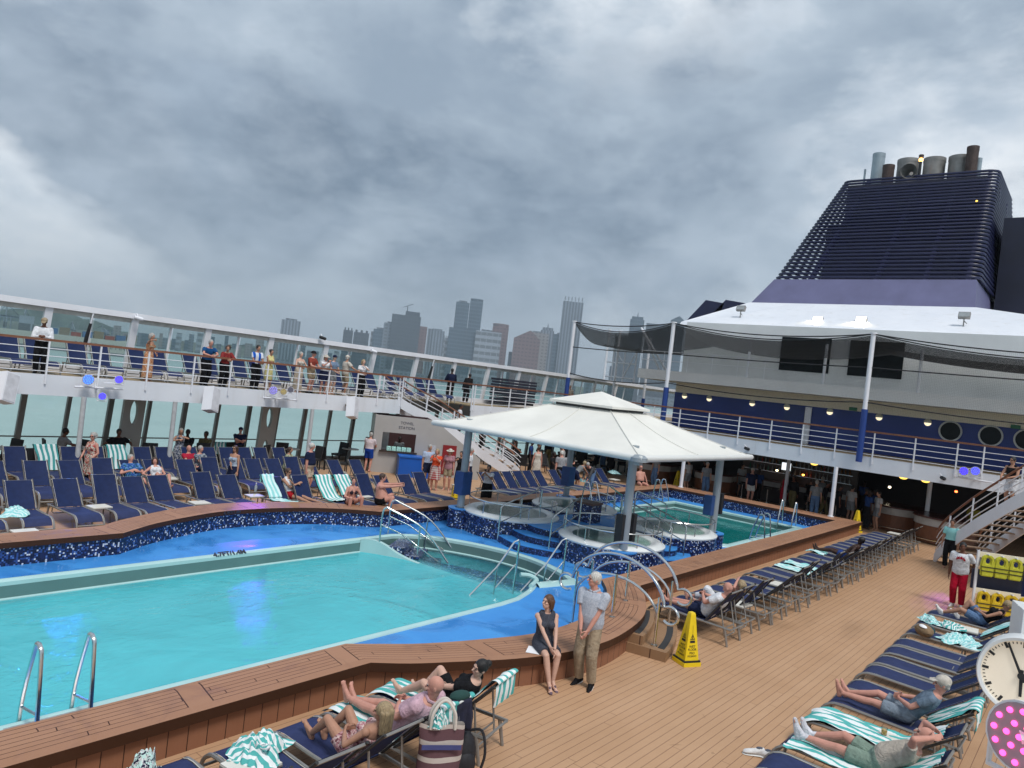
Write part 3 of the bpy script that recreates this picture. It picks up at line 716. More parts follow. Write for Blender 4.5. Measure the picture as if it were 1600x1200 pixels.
mb = MB().prism([(-12, 25.06), (22.84, 25.06), (22.84, 28.2), (-12, 28.2)], 2.585, 2.615); mb.build('deckhead', WHITE, ud, world=True)

def railing(label, path, posts, z=DECK2, h=1.07, nb=4, name='deck_railing', grp=None, drop=.28):
    t = thing(name, label, 'railing', (path[0][0], path[0][1], z), 0, grp)
    P = lambda p, dz: V((p[0], p[1], z+dz))
    mb = MB()
    for a, b in zip(path, path[1:]): mb.bar(P(a, h), P(b, h), .055, .07)
    mb.build('handrail', RAILWOOD, t, world=True)
    mb = MB()
    for k in range(nb):
        zz = .12+(h-.12)*(k/nb)*.98
        mb.tube([P(p, zz) for p in path], .014, 6)
    mb.build('rail_bars', WHITE, t, True, world=True)
    proto = None
    for (x, y) in posts:
        if proto is None:
            proto = MB().box((0, 0, h/2-drop/2), (.045, .05, h+drop-.02)).build('rail_post', WHITE, t); proto.location = (x-path[0][0], y-path[0][1], 0)
        else:
            c = proto.copy(); COL.objects.link(c); c.location = (x-path[0][0], y-path[0][1], 0)
    return t
lp = [py(x, 600, 24.97).x for x in (70, 152, 228, 300, 358, 416, 466, 513, 558, 592, 630)]
railing('white four bar railing with wooden handrail along the left upper deck, people leaning on it', [(-9, 24.97), (22.85, 24.97)], [(-9+k*2.2, 24.97) for k in range(7)]+[(x, 24.97) for x in lp])
railing('white railing round the head of the left stairs', [(22.95, 26.62), (27.7, 26.62), (27.7, 25.0)], [(22.95+k*1.58, 26.62) for k in range(4)]+[(27.7, 25.05)])
railing('white railing on the left deck edge beyond the stairs, black stacks behind it', [(27.75, 24.97), (33.42, 24.97)], [(27.8+k*1.4, 24.97) for k in range(5)])
railing('long white railing with brown handrail across the balcony over the bar', [(33.38, 25.0), (33.38, -3)], [(33.38, px(x, 690, 33.4).y) for x in (1540, 1498, 1431, 1366, 1306, 1253, 1203, 1152, 1104, 1058, 1017, 985, 950, 920, 895)])
# outboard glass screens of the upper deck
gs = thing('glass_screen', 'long white framed tinted glass windscreen along the left upper deck', 'windscreen', (12, 28.2, DECK2))
YB, YT = 28.25, 27.95
mb = MB()
for x0, x1 in ((-12, 60),):
    mb.prism([(x0, YT-.22), (x1, YT-.22), (x1, YT+.25), (x0, YT+.25)], 5.30, 5.50)
mb.build('top_beam', WHITE, gs, world=True)
MB().bar((-12, YT+.02, 5.22), (60, YT+.02, 5.22), .16, .16).build('beam_lip', M('screen_beam_shadow', (.50, .50, .47), .5), gs, world=True)  # greyer lip, the shade under the beam put into its colour
MB().prism([(-12, 28.1), (60, 28.1), (60, 28.3), (-12, 28.3)], 3.18, 3.42).build('sill', WHITE, gs, world=True)
pp = pm = None
for k in range(-6, 14):
    x = 9.3+2.83*k
    if not -4 < x < 48: continue
    a = MB().bar((x, 28.2, 3.2), (x, 27.86, 5.36), .15, .24)
    a.build('screen_post', WHITE, gs, world=True)
    MB().bar((x+1.41, 28.22, 3.3), (x+1.41, 28.0, 5.30), .055, .08).build('mullion', WHITE, gs, world=True)
    for s in (0, 1.415):
        MB().quad((x+.08+s, 28.2, 3.42), (x+1.37+s, 28.2, 3.42), (x+1.37+s, 27.97, 5.24), (x+.08+s, 27.97, 5.24)).build('pane', GLASSU, gs, world=True)
mb = MB()
for xx in (135, 1080/1):
    pass
for i, xp in enumerate((131, 668)):
    p = py(xp, 520 if i == 0 else 575, 27.9); t = thing('furled_banner', ['black furled banner pole against the windscreen at the far left', 'black furled banner pole against the windscreen near the stairs'][i], 'banner', (p.x, 27.85, DECK2), 0, 'furled black banners')
    MB().tube([(0, 0, .3), (.04, -.1, 1.2), (.09, -.2, 1.75)], [.05, .07, .05], 8).build('banner_cloth', BLACK, t, True)
    MB().tube([(.09, -.2, 1.75), (.12, -.26, 2.1)], .025, 6).build('pole_tip', WHITE, t, True)
# lower windows
lw = thing('lower_window_wall', 'row of tall lower deck windows with dark mullions and teal sea behind', 'window wall', (12, 28, 0))
MB().prism([(-12, 27.95), (60, 27.95), (60, 28.15), (-12, 28.15)], 0, .18).build('sill', DGREY, lw, world=True)
MB().bar((-12, 27.98, .92), (60, 27.98, .92), .03, .045).build('guard_bar', DGREY, lw, world=True)
for k in range(-8, 34):
    x = 10.25+1.385*k; w = .17 if k % 2 else .12
    MB().bar((x-.06, 28.02, .1), (x+.06, 27.98, 2.62), .14, w).build('mullion', DGREY, lw, world=True)
    MB().quad((x+.07, 28.05, .18), (x+1.30, 28.05, .18), (x+1.36, 28.02, 2.6), (x+.12, 28.02, 2.6)).build('pane', GLASSL, lw, world=True)
mb = MB()
def oval_plate(w, h, holes, th):
    bm = bmesh.new()
    def loop(pts):
        vs = [bm.verts.new((x, 0, z)) for x, z in pts]
        for i in range(len(vs)): bm.edges.new((vs[i], vs[(i+1) % len(vs)]))
    loop([(-w/2-.06, 0), (w/2-.06, 0), (w/2+.05, h), (-w/2+.05, h)])
    for (cx, cz, rx, rz) in holes: loop([(cx+rx*cos(q), cz+rz*sin(q)) for q in [2*pi*i/20 for i in range(20)]])
    bmesh.ops.triangle_fill(bm, use_beauty=True, edges=bm.edges[:])
    r = bmesh.ops.extrude_face_region(bm, geom=bm.faces[:]); bmesh.ops.translate(bm, vec=(0, th, 0), verts=[v for v in r['geom'] if isinstance(v, bmesh.types.BMVert)])
    bmesh.ops.recalc_face_normals(bm, faces=bm.faces[:])
    me = bpy.data.meshes.new('pylon_plate'); bm.to_mesh(me); bm.free(); me.materials.append(TAUPE); return me
pme = oval_plate(.74, 2.6, [(-.02, .62, .12, .40), (.02, 1.95, .13, .42)], .16)
for xp, lb in ((208, 'taupe frame pylon with oval holes between the seated guests at the left windows'), (421, 'taupe frame pylon with oval holes in the middle of the left windows'), (597, 'taupe frame pylon with an oval hole beside the towel kiosk')):
    p = py(xp, 650, 27.0); o = bpy.data.objects.new('frame_pylon', pme); COL.objects.link(o); o.location = (p.x, 27.0, 0); tag(o, lb, 'pylon', 'frame pylons along the windows')
for xp, yp, lb in ((127, 660, 'round white deck support post left, beside the woman in the floral dress'), (268, 680, 'round white deck support post between the couple and the seated guests'), (486, 660, 'round white deck support post behind the black wicker chairs')):
    p = py(xp, yp, 24.75); t = thing('support_post', lb, 'post', (p.x, 24.75, 0), 0, 'white support posts of the left deck')
    MB().cyl((0, 0), .075, 0, 2.6, 16).build('shaft', M('post_paint', (.45, .46, .47), .4), t, True); MB().cyl((0, 0), .12, 0, .03, 16).build('base_flange', GREYP, t)
for xy, lb in (((1303, 806), 'white support post standing on the aft pool wall, nearer the camera'), ((1068, 761), 'white support post on the aft pool wall at its far corner')):
    p = pz(xy[0], xy[1], .47); t = thing('support_post', lb, 'post', (33.2, p.y, .47), 0, 'white support posts of the aft balcony')
    MB().cyl((0, 0), .085, 0, 2.12, 16).build('shaft', WHITE, t, True); MB().cyl((0, 0), .13, 0, .03, 16).build('base_flange', WHITE, t)
for y in (5.9, 12.0, 19.6):
    t = thing('support_post', {5.9: 'pale post rising from the left wooden bar counter', 12.0: 'dim post inside the dark bar', 19.6: 'dim post beyond the canopy under the aft deck'}[y], 'post', (36.6, y, 0), 0, None)
    MB().cyl((0, 0), .09, 0, 2.62, 14).build('shaft', WHITE, t, True); MB().cyl((0, 0), .13, 0, .05, 14).build('base_flange', GREYP, t)
# ---- left and right stairs
def stairs(label, path, z0, z1, w, n, name='deck_stairs', ez=1.0):
    t = thing(name, label, 'stairs', (path[0][0], path[0][1], 0)); C = smooth_path([(x, y, 0) for x, y in path], 8); m = len(C)-1
    L, R, TL_ = [], [], []
    for i, c in enumerate(C):
        d = (C[min(i+1, m)]-C[max(i-1, 0)]).normalized(); s = V((-d.y, d.x, 0)); z = z0+(z1-z0)*(i/m)**ez
        L.append(c+s*w/2+V((0, 0, z))); R.append(c-s*w/2+V((0, 0, z)))
    for side, nm in ((L, 1), (R, -1)):
        mb = MB()
        for a, b in zip(side, side[1:]):
            off = V((0, 0, .20)); lo = V((0, 0, -.26)); d = (b-a); s = V((-d.y, d.x, 0)).normalized()*.03*nm
            mb.quad(a+lo, b+lo, b+off, a+off); mb.quad(a+lo+s, b+lo+s, b+off+s, a+off+s); mb.quad(a+off, b+off, b+off+s, a+off+s); mb.quad(a+lo, b+lo, b+lo+s, a+lo+s)
        mb.build('stringer', WHITE, t, world=True)
        MB().tube([p+V((0, 0, 1.02)) for p in side], .035, 7).build('handrail', RAILWOOD, t, True, world=True)
        mb = MB()
        for k in (.33, .55, .78): mb.tube([p+V((0, 0, k)) for p in side], .016, 6)
        mb.build('rail_bars', WHITE, t, True, world=True)
        for i in range(0, m+1, 5): MB().bar(side[i]+V((0, 0, -.05)), side[i]+V((0, 0, 1.0)), .045, .06).build('rail_post', WHITE, t, world=True)
    TR = M('stair_tread_wood', (.30, .20, .13), .6, 0, .15, 8)
    for k in range(n):
        f = (k+.5)/n*m; i = int(f); i2 = min(i+1, m); q = f-i; a = L[i].lerp(L[i2], q); b = R[i].lerp(R[i2], q); d = (C[min(i+1, m)]-C[max(i, 0)] if i < m else C[m]-C[m-1]).normalized()*.15
        z = V((0, 0, .03)); k0 = [a-d, a+d, b+d, b-d]; mb = MB(); c = len(mb.v)
        for p in k0: mb.v.append(V(p))
        for p in k0: mb.v.append(V(p)+z)
        for qd in ((3, 2, 1, 0), (4, 5, 6, 7), (0, 1, 5, 4), (1, 2, 6, 5), (2, 3, 7, 6), (3, 0, 4, 7)): mb.face(qd)
        mb.build('tread', TR, t, world=True)
    return t
stairs('white staircase with brown handrails coming down from the left upper deck behind the towel kiosk', [(22.9, 25.75), (25.6, 25.3), (27.6, 24.3), (28.6, 22.4)], DECK2, .1, 1.35, 15)
stairs('curved white staircase with brown handrail at the right, man in black top on it', [(27.0, 1.0), (27.9, 1.8), (29.2, 2.9), (30.6, 3.9)], DECK2, .05, 1.4, 15, ez=1.4)
MB().prism([(25.0, -.9), (26.9, -.9), (27.6, .6), (26.5, 1.45), (25.4, .6)], DECK2-.3, DECK2).build('stair_landing', WHITE, ud, world=True)
# ---- towel kiosk
kk = thing('towel_kiosk', 'cream towel kiosk with a dark serving window below the left stairs', 'kiosk', (21.5, 24.7, 0))
A, B = V((21.45, 24.75, 0)), V((25.3, 21.95, 0)); dk = (B-A).normalized(); nk = V((dk.y, -dk.x, 0)); Lk = (B-A).length
KW = M('kiosk_wall', (.36, .345, .33), .5, 0, .05, 1)
K = lambda s, d, z: A+dk*s+nk*d+V((0, 0, z))
def kbox(mb, s0, s1, d0, d1, z0, z1):
    k = len(mb.v); mb.v += [K(s, d, z) for z in (z0, z1) for s, d in ((s0, d0), (s1, d0), (s1, d1), (s0, d1))]
    for q in ((3, 2, 1, 0), (4, 5, 6, 7), (0, 1, 5, 4), (1, 2, 6, 5), (2, 3, 7, 6), (3, 0, 4, 7)): mb.face([k+i for i in q])
mb = MB(); zt = 2.5
kbox(mb, 0, Lk*.62, -.1, 0, 0, .95); kbox(mb, 0, .28, -.1, 0, .95, zt); kbox(mb, .28, 1.75, -.1, 0, 1.78, zt); kbox(mb, 1.75, Lk*.62, -.1, 0, .95, zt)
k = len(mb.v); mb.v += [K(Lk*.62, 0, 0), K(Lk, 0, 0), K(Lk, 0, .95), K(Lk*.62, 0, 2.2), K(Lk*.62, -.1, 0), K(Lk, -.1, 0), K(Lk, -.1, .95), K(Lk*.62, -.1, 2.2)]
for q in ((0, 1, 2, 3), (7, 6, 5, 4), (3, 2, 6, 7), (1, 5, 6, 2)): mb.face([k+i for i in q])
kbox(mb, -.1, 0, -2, 0, 0, zt)
mb.build('wall', KW, kk, world=True)
mb = MB(); kbox(mb, .2, 1.85, -.3, .14, .93, .99); mb.build('counter', M('counter_dark', (.04, .025, .02), .4), kk, world=True)
mb = MB(); kbox(mb, 0, 2.4, -1.5, -1.4, 0, zt); kbox(mb, 2.3, 2.4, -1.5, -.1, 0, zt); mb.build('back_wall', M('kiosk_inside', (.05, .018, .02), .6), kk, world=True)
mb = MB(); kbox(mb, .3, .62, -.6, -.55, .97, 1.78); mb.build('roller_shutter', M('shutter_grey', (.28, .28, .28), .5), kk, world=True)
ang = atan2(dk.y, dk.x)
for i, (tx, z) in enumerate((('TOWEL', 2.24), ('STATION', 2.03))):
    p = K(1.3, .006, z); text_mesh(tx, .17, NUMM, 'sign_lettering', kk, p-V(kk.location), Matrix.Rotation(ang, 3, 'Z') @ Matrix.Rotation(pi/2, 3, 'X'))
mb = MB(); kbox(mb, 2.35, 2.68, 0, .012, 1.0, 1.38); mb.build('notice', M('notice_grey', (.42, .43, .46), .6, 0, .3, 30), kk, world=True)
mb = MB(); kbox(mb, 3.0, 3.62, 0, .03, .15, 1.45); mb.build('red_cabinet', M('red_cabinet', (.22, .012, .015), .45), kk, world=True)
for i in range(5):
    p = K(.62+.22*i, -.12, .99); o = MB().box((0, 0, .07), (.19, .22, .14), ang).box((0, 0, .155), (.18, .2, .03), ang).build('folded_towel', M('towel_folded', (.35, .60, .55), .95, 0, .5, 22), None); o.location = p
    tag(o, 'folded green and white towel in the row on the kiosk counter', 'towel', 'folded towels on the kiosk counter')
bb = thing('blue_deck_box', 'bright blue storage box in front of the towel kiosk', 'storage box', K(1.75, .5, 0), ang)
MB().box((0, 0, .42), (1.45, .75, .84)).build('box_body', M('blue_box', (.005, .085, .40), .4, 0, .06, 2), bb); MB().box((0, -.01, .87), (1.5, .8, .06)).build('lid', M('blue_box_lid', (.01, .11, .46), .4, 0, .06, 2), bb)

# ---- speakers, stage lights, cameras on the fascias
for xp, lb in ((3, 'large white loudspeaker box on the fascia at the far left edge'), (325, 'white tilted loudspeaker box on the fascia below the man in blue'), (547, 'white tilted loudspeaker box on the fascia near the towel kiosk')):
    p = py(xp, 620, 24.8); t = thing('loudspeaker', lb, 'loudspeaker', (p.x, 24.66, 2.78), 0, 'white loudspeakers on the left fascia')
    R = Matrix.Rotation(radians(-16), 3, 'X') @ Matrix.Rotation(radians(10), 3, 'Y') @ Matrix.Rotation(radians(28), 3, 'Z')
    MB().box((0, -.1, -.02), (.46, .36, .86), mat=R).build('cabinet', WHITE, t); MB().box((0, .18, .05), (.1, .35, .08)).build('bracket', ALU, t)
    MB().box(R @ V((0, -.185, 0))+V((0, -.1, -.02)), (.40, .012, .8), mat=R).build('grille', M('speaker_grille', (.60, .60, .63), .6), t)
def led_mat(n, c, s=6.0): return M(n, (.05, .05, .05), .4, 0, 0, 1, 0, .5, c, s)
def par_light(label, loc, aim, c, r=.17, name='stage_light', ledn=18, es=7, lampm=None):
    t = thing(name, label, 'stage light', loc, 0, 'round LED stage lights'); d = V(aim).normalized(); u, w = frame_of(d)
    MB().tube([V((0, 0, 0))-d*r*1.3, V((0, 0, 0))-d*r*.8, V((0, 0, 0))], [r*.55, r*.95, r], 20).build('housing', WHITE, t, True)
    mb = MB(); k = len(mb.v)
    for i in range(24): q = 2*pi*i/24; mb.v.append(d*.004+u*(r*.93*cos(q))+w*(r*.93*sin(q)))
    mb.face(range(24)); mb.build('face_plate', lampm or M('led_plate', (.16, .15, .20), .4), t)
    mb = MB()
    for rr, n in ((0, 1), (.36, 6), (.72, 12)):
        for i in range(n):
            q = 2*pi*i/max(n, 1); c0 = d*.008+u*(r*rr*cos(q))+w*(r*rr*sin(q)); mb.ell(c0, (r*.085,)*3, 8, 6)
    o = mb.build('led_lenses', led_mat('led_%d_%d_%d' % tuple(int(k*1000) for k in c), c, es), t, True)
    MB().tube([u*r*1.08-d*r*.5, u*r*1.1-d*r*.5+V((0, 0, -r*1.3)), -u*r*1.1-d*r*.5+V((0, 0, -r*1.3)), -u*r*1.08-d*r*.5], .016, 6).build('yoke', WHITE, t)
    return t
def at_f(x, y, off=.42): p = py(x, y, 25-off); return p
toC = lambda p: (CAM-V(p))
def beam(t, target, col, watt, deg, size=.1):
    L = bpy.data.lights.new('stage_beam', 'SPOT'); L.energy = watt; L.color = col; L.spot_size = radians(deg); L.spot_blend = .8; L.shadow_soft_size = size; lo = bpy.data.objects.new('stage_beam', L); COL.objects.link(lo); lo.parent = t
    d = V(target)-V(t.location); lo.location = d.normalized()*.12; lo.rotation_euler = d.to_track_quat('-Z', 'Y').to_euler()
for x, y, c, r, lb in ((138, 593, (.02, .14, 1.0), .17, 'large round stage light glowing blue and white on the left fascia'), (186, 593, (.03, .012, 1.0), .13, 'round stage light glowing violet, right of the large blue one'),
                       (160, 619, (.022, .014, 1.0), .12, 'round stage light glowing violet, hanging lowest of the left cluster'), (427, 610, (.10, .09, .30), .17, 'round stage light glowing white on the middle fascia'), (443, 612, (.12, .09, .001), .13, 'small stage light glowing yellow on the middle fascia'), (454, 609, (.35, .33, .3), .12, 'unlit grey stage light, rightmost on the middle fascia')):
    p = at_f(x, y); q = par_light(lb, p, toC(p)+V((0, -3, -2)), c, r, es=6 if c[0] != .35 else .1)
    if x in (138, 427): beam(q, (9.5, 10.5, 0) if x == 427 else (6, 11, 0), (.10, .05, 1) if x == 427 else (.03, .2, 1), 190 if x == 427 else 80, 75, .065)
    if x == 443: beam(q, pz(390, 790, .47), (.35, .05, 1), 900, 6)
for x0, x1, y, lb in ((116, 192, 604, 'white bracket bar carrying the left stage lights'), (410, 462, 621, 'white bracket bar carrying the middle stage lights')):
    a, b = at_f(x0, y, .3), at_f(x1, y+4, .3); t = thing('light_bracket', lb, 'bracket', a); MB().tube([a, b], .03, 8).build('crossbar', WHITE, t, True, world=True)
    m_ = (a+b)/2; MB().bar(m_, (m_.x, 25, m_.z), .05, .05).bar(m_+V((.25, -.02, .18)), m_+V((.25, -.02, .19)), .35, .3).build('junction_box', WHITE, t, world=True)
for x, c, lb in ((1506, (.03, .014, 1), 'round stage light glowing violet on the aft fascia, left of its twin'), (1524, (.04, .05, 1), 'round stage light glowing blue white on the aft fascia by the stairs')):
    p = px(x, 736, 32.95); q = par_light(lb, p, toC(p)+V((0, 5, 0)), c, .17, es=6)
    if x == 1524: beam(q, pz(1462, 940, 0), (.75, .1, 1), 300, 7)
a = px(1494, 745, 33.1); t = thing('light_bracket', 'white bracket bar carrying the aft stage lights', 'bracket', a); MB().tube([a, a+V((0, -1.5, -.02))], .03, 8).bar(a+V((0, -.6, 0)), a+V((.3, -.6, 0)), .05, .05).build('crossbar', WHITE, t, True, world=True)
for (x, y, X, Y, lb) in ((1166, 700, 33.25, None, 'round black fascia camera right of the canopy'), (1472, 746, 33.2, None, 'black bullet camera under the aft railing'), (215, 496, None, 27.6, 'white camera under the windscreen beam, far left'), (583, 548, None, 27.6, 'grey camera under the windscreen beam, middle'), (503, 527, None, 27.6, 'dark small camera under the windscreen beam')):
    p = px(x, y, X) if X else py(x, y, Y); t = thing('security_camera', lb, 'camera', p)
    MB().tube([(-.12, 0, 0), (.14, -.06, -.05)], .07, 10).ell((.14, -.06, -.05), (.06, .06, .06)).build('camera_body', BLACK if 'black' in lb or 'dark' in lb else WHITE, t, True); MB().tube([(0, 0, .05), (0, .1, .14)], .02, 6).build('bracket', WHITE, t)

# ================================================================== AFT: bar, balcony wall, superstructure
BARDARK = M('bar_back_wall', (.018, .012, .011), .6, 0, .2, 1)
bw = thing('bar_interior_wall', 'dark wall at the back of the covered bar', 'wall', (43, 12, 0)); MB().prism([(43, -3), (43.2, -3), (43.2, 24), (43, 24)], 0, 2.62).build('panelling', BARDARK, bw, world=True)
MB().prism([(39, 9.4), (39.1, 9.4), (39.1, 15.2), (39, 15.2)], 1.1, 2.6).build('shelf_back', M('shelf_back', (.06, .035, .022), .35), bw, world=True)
DW = M('bar_wood', (.15, .055, .024), .4, 0, .18, 5)
def curved_counter(label, c, r, h=1.08):
    t = thing('bar_counter', label, 'bar counter', (c[0], c[1], 0), 0, 'curved wooden bar counters'); n = 18; mb = MB()
    body = arc((0, 0), r, 105, 255, n)
    MB().prism(body+[(1.0, -r*.9), (1.0, r*.9)], .04, h-.34).build('counter_body', DW, t); MB().prism(arc((0, 0), r+.05, 105, 255, n)+[(1.0, -r*.9), (1.0, r*.9)], h-.34, h-.04).build('white_band', M('counter_band', (.34, .33, .31), .4), t)
    MB().prism(arc((0, 0), r+.12, 105, 255, n)+[(1.05, -r), (1.05, r)], h-.04, h+.02).build('counter_top', M('counter_top_dark', (.06, .022, .02), .25), t)
    MB().tube(arc((0, 0), r+.14, 108, 252, n, .18), .025, 7).build('foot_rail', STEEL, t, True)
curved_counter('curved wooden bar counter with a white band, behind the yellow sign', (37.0, 7.1), 1.25)
curved_counter('curved wooden bar counter with a white band, nearest the right stairs', (35.4, 4.95), 1.15)
curved_counter('curved wooden bar counter at the far corner beyond the canopy', (37.0, 19.5), 1.3)
curved_counter('small curved bar counter beside the far white post', (37.2, 15.9), 1.0)
t = thing('long_bar', 'long dark bar with a pale front band under the aft balcony', 'bar counter', (38, 12, 0)); MB().box((.3, .2, .52), (.6, 5.6, 1.04)).build('counter_body', BARDARK, t); MB().box((-.02, .2, .93), (.05, 5.6, .26)).build('white_band', M('counter_band', None), t); MB().box((.25, .2, 1.08), (.8, 5.7, .05)).build('counter_top', M('counter_top_dark', None), t)
BOT = [M('bottle_amber', (.16, .06, .01), .15, 0, .1), M('bottle_clear', (.22, .22, .21), .1, 0, .1), M('bottle_green', (.02, .10, .05), .15, 0, .1), M('bottle_red', (.3, .03, .02), .2, 0, .1)]
bms = []
for m_ in BOT:
    o = MB().lathe([(0, 0), (.04, 0), (.042, .17), (.016, .22), (.016, .29), (0, .29)], (0, 0, 0), 8).build('bottle', m_, None, True); bms.append(o.data); bpy.data.objects.remove(o)
sh = thing('bottle_shelf', 'back bar shelves crowded with glinting bottles', 'shelf', (38.9, 12.3, 1.2))
for z in (.3, .72, 1.08): MB().box((0, 0, z), (.22, 5.4, .03)).build('shelf_board', STEEL, sh)
for k in range(78):
    o = bpy.data.objects.new('bottle', bms[random.choice((0, 1, 1, 1, 2, 3))]); COL.objects.link(o); zz = (.315, .735, 1.095)[k % 3]
    o.location = (38.88+random.uniform(-.04, .04), 9.75+(k//3)*.2+random.uniform(-.04, .04), 1.2+zz)
    if zz > 1: o.scale = (1, 1, .8)
    tag(o, 'small bottle in the glinting rows on the back bar shelves', 'bottle', 'bottles on the back bar shelves')
t = thing('wall_screen', 'small bright screen at the bar left of the red dress', 'screen', px(1229, 729, 38.7)); MB().box((0, 0, 0), (.06, .5, .42)).build('screen_case', BLACK, t); MB().box((-.035, 0, 0), (.01, .46, .38)).build('screen_panel', M('lit_screen', (.1, .1, .1), .3, 0, 0, 1, 0, .5, (.75, .8, .85), .8), t)
WARM = M('warm_lamp', (.4, .3, .1), .4, 0, 0, 1, 0, .5, (1.0, .62, .10), 1.2)
for i, (x, y) in enumerate(((1272, 727), (1411, 751), (1446, 755))):
    p = px(x, y, 34.2); t = thing('ceiling_lamp', ['yellow ceiling lamp left of the white post over the bar', 'pale yellow ceiling lamp over the left wooden counter', 'orange ceiling lamp over the right wooden counter'][i], 'lamp', (34.2, p.y, 2.6), 0, 'yellow ceiling lamps over the bar')
    MB().ell((0, 0, -.05), (.17, .17, .10), 14, 8).build('lamp_shade', WARM, t, True); MB().cyl((0, 0), .12, -.02, .02, 12).build('ceiling_rose', STEEL, t)
for i, (x, y, X) in enumerate(((1214, 735, 38.2), (1390, 761, 38.5), (1494, 768, 37.5), (1255, 742, 38.6))):
    p = px(x, y, X); t = thing('spot_lamp', ['small bright lamp by the bottles left of the red dress', 'small bright lamp behind the left counter', 'small red lamp beside the stairs', 'small orange glow among the bottles'][i], 'lamp', p); MB().ell((0, 0, 0), (.06, .06, .05), 10, 6).build('bulb', M('spot_glow%d' % i, (.3, .2, .1), .4, 0, 0, 1, 0, .5, [(1, .8, .4), (1, .85, .6), (1, .12, .03), (1, .4, .05)][i], 5), t, True); MB().cyl((0, 0), .05, .04, .12, 10).build('socket', BLACK, t)
for i in range(9):                                   # bar stools
    t = thing('bar_stool', 'dark bar stool along the bar under the aft deck', 'stool', (37.3, 9.8+i*.66, 0), 0, 'bar stools'); MB().cyl((0, 0), .18, .72, .78, 14).build('seat', BLACK, t); MB().tube([(0, 0, .02), (0, 0, .72)], .03, 8).build('stem', STEEL, t, True); MB().cyl((0, 0), .2, 0, .025, 16).build('foot', STEEL, t)

# balcony back wall with portholes and bulkhead lamps
nw = thing('balcony_wall', 'dark navy wall with round portholes behind the aft balcony', 'wall', (38.5, 12, DECK2))
MB().prism([(38.5, -3), (38.8, -3), (38.8, 19.4), (38.5, 19.4)], DECK2, 5.10).build('navy_wall', NAVYW, nw, world=True)
MB().prism([(38.53, -3), (38.8, -3), (38.8, 19.4), (38.53, 19.4)], 5.10, 5.66).build('lamplit_cream_band', CREAM, nw, world=True)  # warm lamp light on this part of the wall is put into its cream
for x, y in ((1485, 674), (1548, 681), (1604, 687)):
    p = px(x, y, 38.5); R = Matrix.Rotation(-pi/2, 3, 'Y')
    q = MB().lathe([(.40, 0), (.47, 0), (.47, .07), (.40, .06)], (0, 0, 0), 28); q.v = [R @ v + V((38.5, p.y, 4.66)) for v in q.v]; f = q.build('porthole', M('porthole_frame', (.42, .42, .40), .4, .3), nw, True, world=True)
    q = MB().lathe([(0, .015), (.40, .015)], (0, 0, 0), 28); q.v = [R @ v for v in q.v]; g = q.build('pane', GLASSDARK, f); g.location = V((38.5, p.y, 4.66))-V(nw.location)
MB().box((38.44, px(1263, 650, 38.5).y, 4.1), (.1, .3, 1.9)).build('door_frame', WHITE, nw, world=True)
MB().box((38.46, px(1252, 650, 38.5).y+.35, 4.1), (.06, 1.0, 1.86)).build('door', M('navy_door', (.012, .035, .16), .4), nw, world=True)
LAMPB = M('bulkhead_lamp_lens', (.6, .55, .4), .4, 0, 0, 1, 0, .5, (1.0, .86, .55), .75)
for i, x in enumerate((1068, 1107, 1175, 1230, 1298, 1376, 1453)):
    p = px(x, 630, 38.4); t = thing('bulkhead_lamp', '%s lit round bulkhead lamp from the left on the navy wall' % ORD[i], 'lamp', (38.44, p.y, 4.93), 0, 'bulkhead lamps on the navy wall'); MB().ell((-.02, 0, .0), (.10, .15, .15), 12, 8).build('lens', LAMPB, t, True); MB().ell((-.03, 0, .045), (.10, .16, .125), 12, 8).build('hood', M('lamp_hood', (.55, .52, .42), .4), t, True)
for i, (x, y) in enumerate(((1333, 639), (1587, 667))):
    p = px(x, y, 38.45); t = thing('exit_sign', ['small green sign above the navy wall right of the blue post', 'small green sign above the navy wall by the right edge'][i], 'sign', p, 0, None); MB().box((0, 0, 0), (.04, .36, .16)).build('sign_plate', M('sign_green', (.03, .16, .08), .5, 0, .1), t); MB().box((0, .0, .1), (.03, .05, .06)).build('bracket', WHITE, t)
# sun deck balcony above
sd = thing('sun_deck_balcony', 'white balcony edge of the sun deck behind the netting', 'balcony', (36.5, 12, 5.65))
MB().prism([(36.5, -3), (70, -3), (70, 20.8), (36.5, 20.8)], 5.66, 6.18).build('balcony_slab', M('balcony_white', (.80, .79, .77), .5, 0, .05, .6), sd, world=True)
MB().prism([(38.6, -3), (60, -3), (60, 19.2), (38.6, 19.2)], 6.18, 9.12).build('upper_wall', M('upper_wall_grey', (.80, .81, .80), .55, 0, .06, .7), sd, world=True)
for a, b in ((px(1223, 525, 38.6).y, px(1300, 532, 38.6).y), (px(1330, 530, 38.6).y, px(1415, 535, 38.6).y)):
    MB().prism([(38.56, b), (38.62, b), (38.62, a), (38.56, a)], 6.82, 8.56).build('dark_window', GLASSDARK, sd, world=True)
for x in (1045, 1170, 1290, 1440): p = px(x, 560, 36.6); MB().tube([(36.6, p.y, 6.1), (36.6, p.y, 8.1)], .07, 8).build('net_post', WHITE, sd, True, world=True)
for y0 in (px(1005, 560, 36.6).y,): MB().tube([(36.55, 20.7, 7.2), (36.55, 13, 7.2)], .02, 6).tube([(36.55, 20.7, 6.7), (36.55, 13, 6.7)], .02, 6).build('balcony_rail', WHITE, sd, True, world=True)
for k in range(6): MB().tube([(36.55, 20.7-k*1.4, 6.1), (36.55, 20.7-k*1.4, 7.2)], .02, 6).build('rail_post', WHITE, sd, True, world=True)
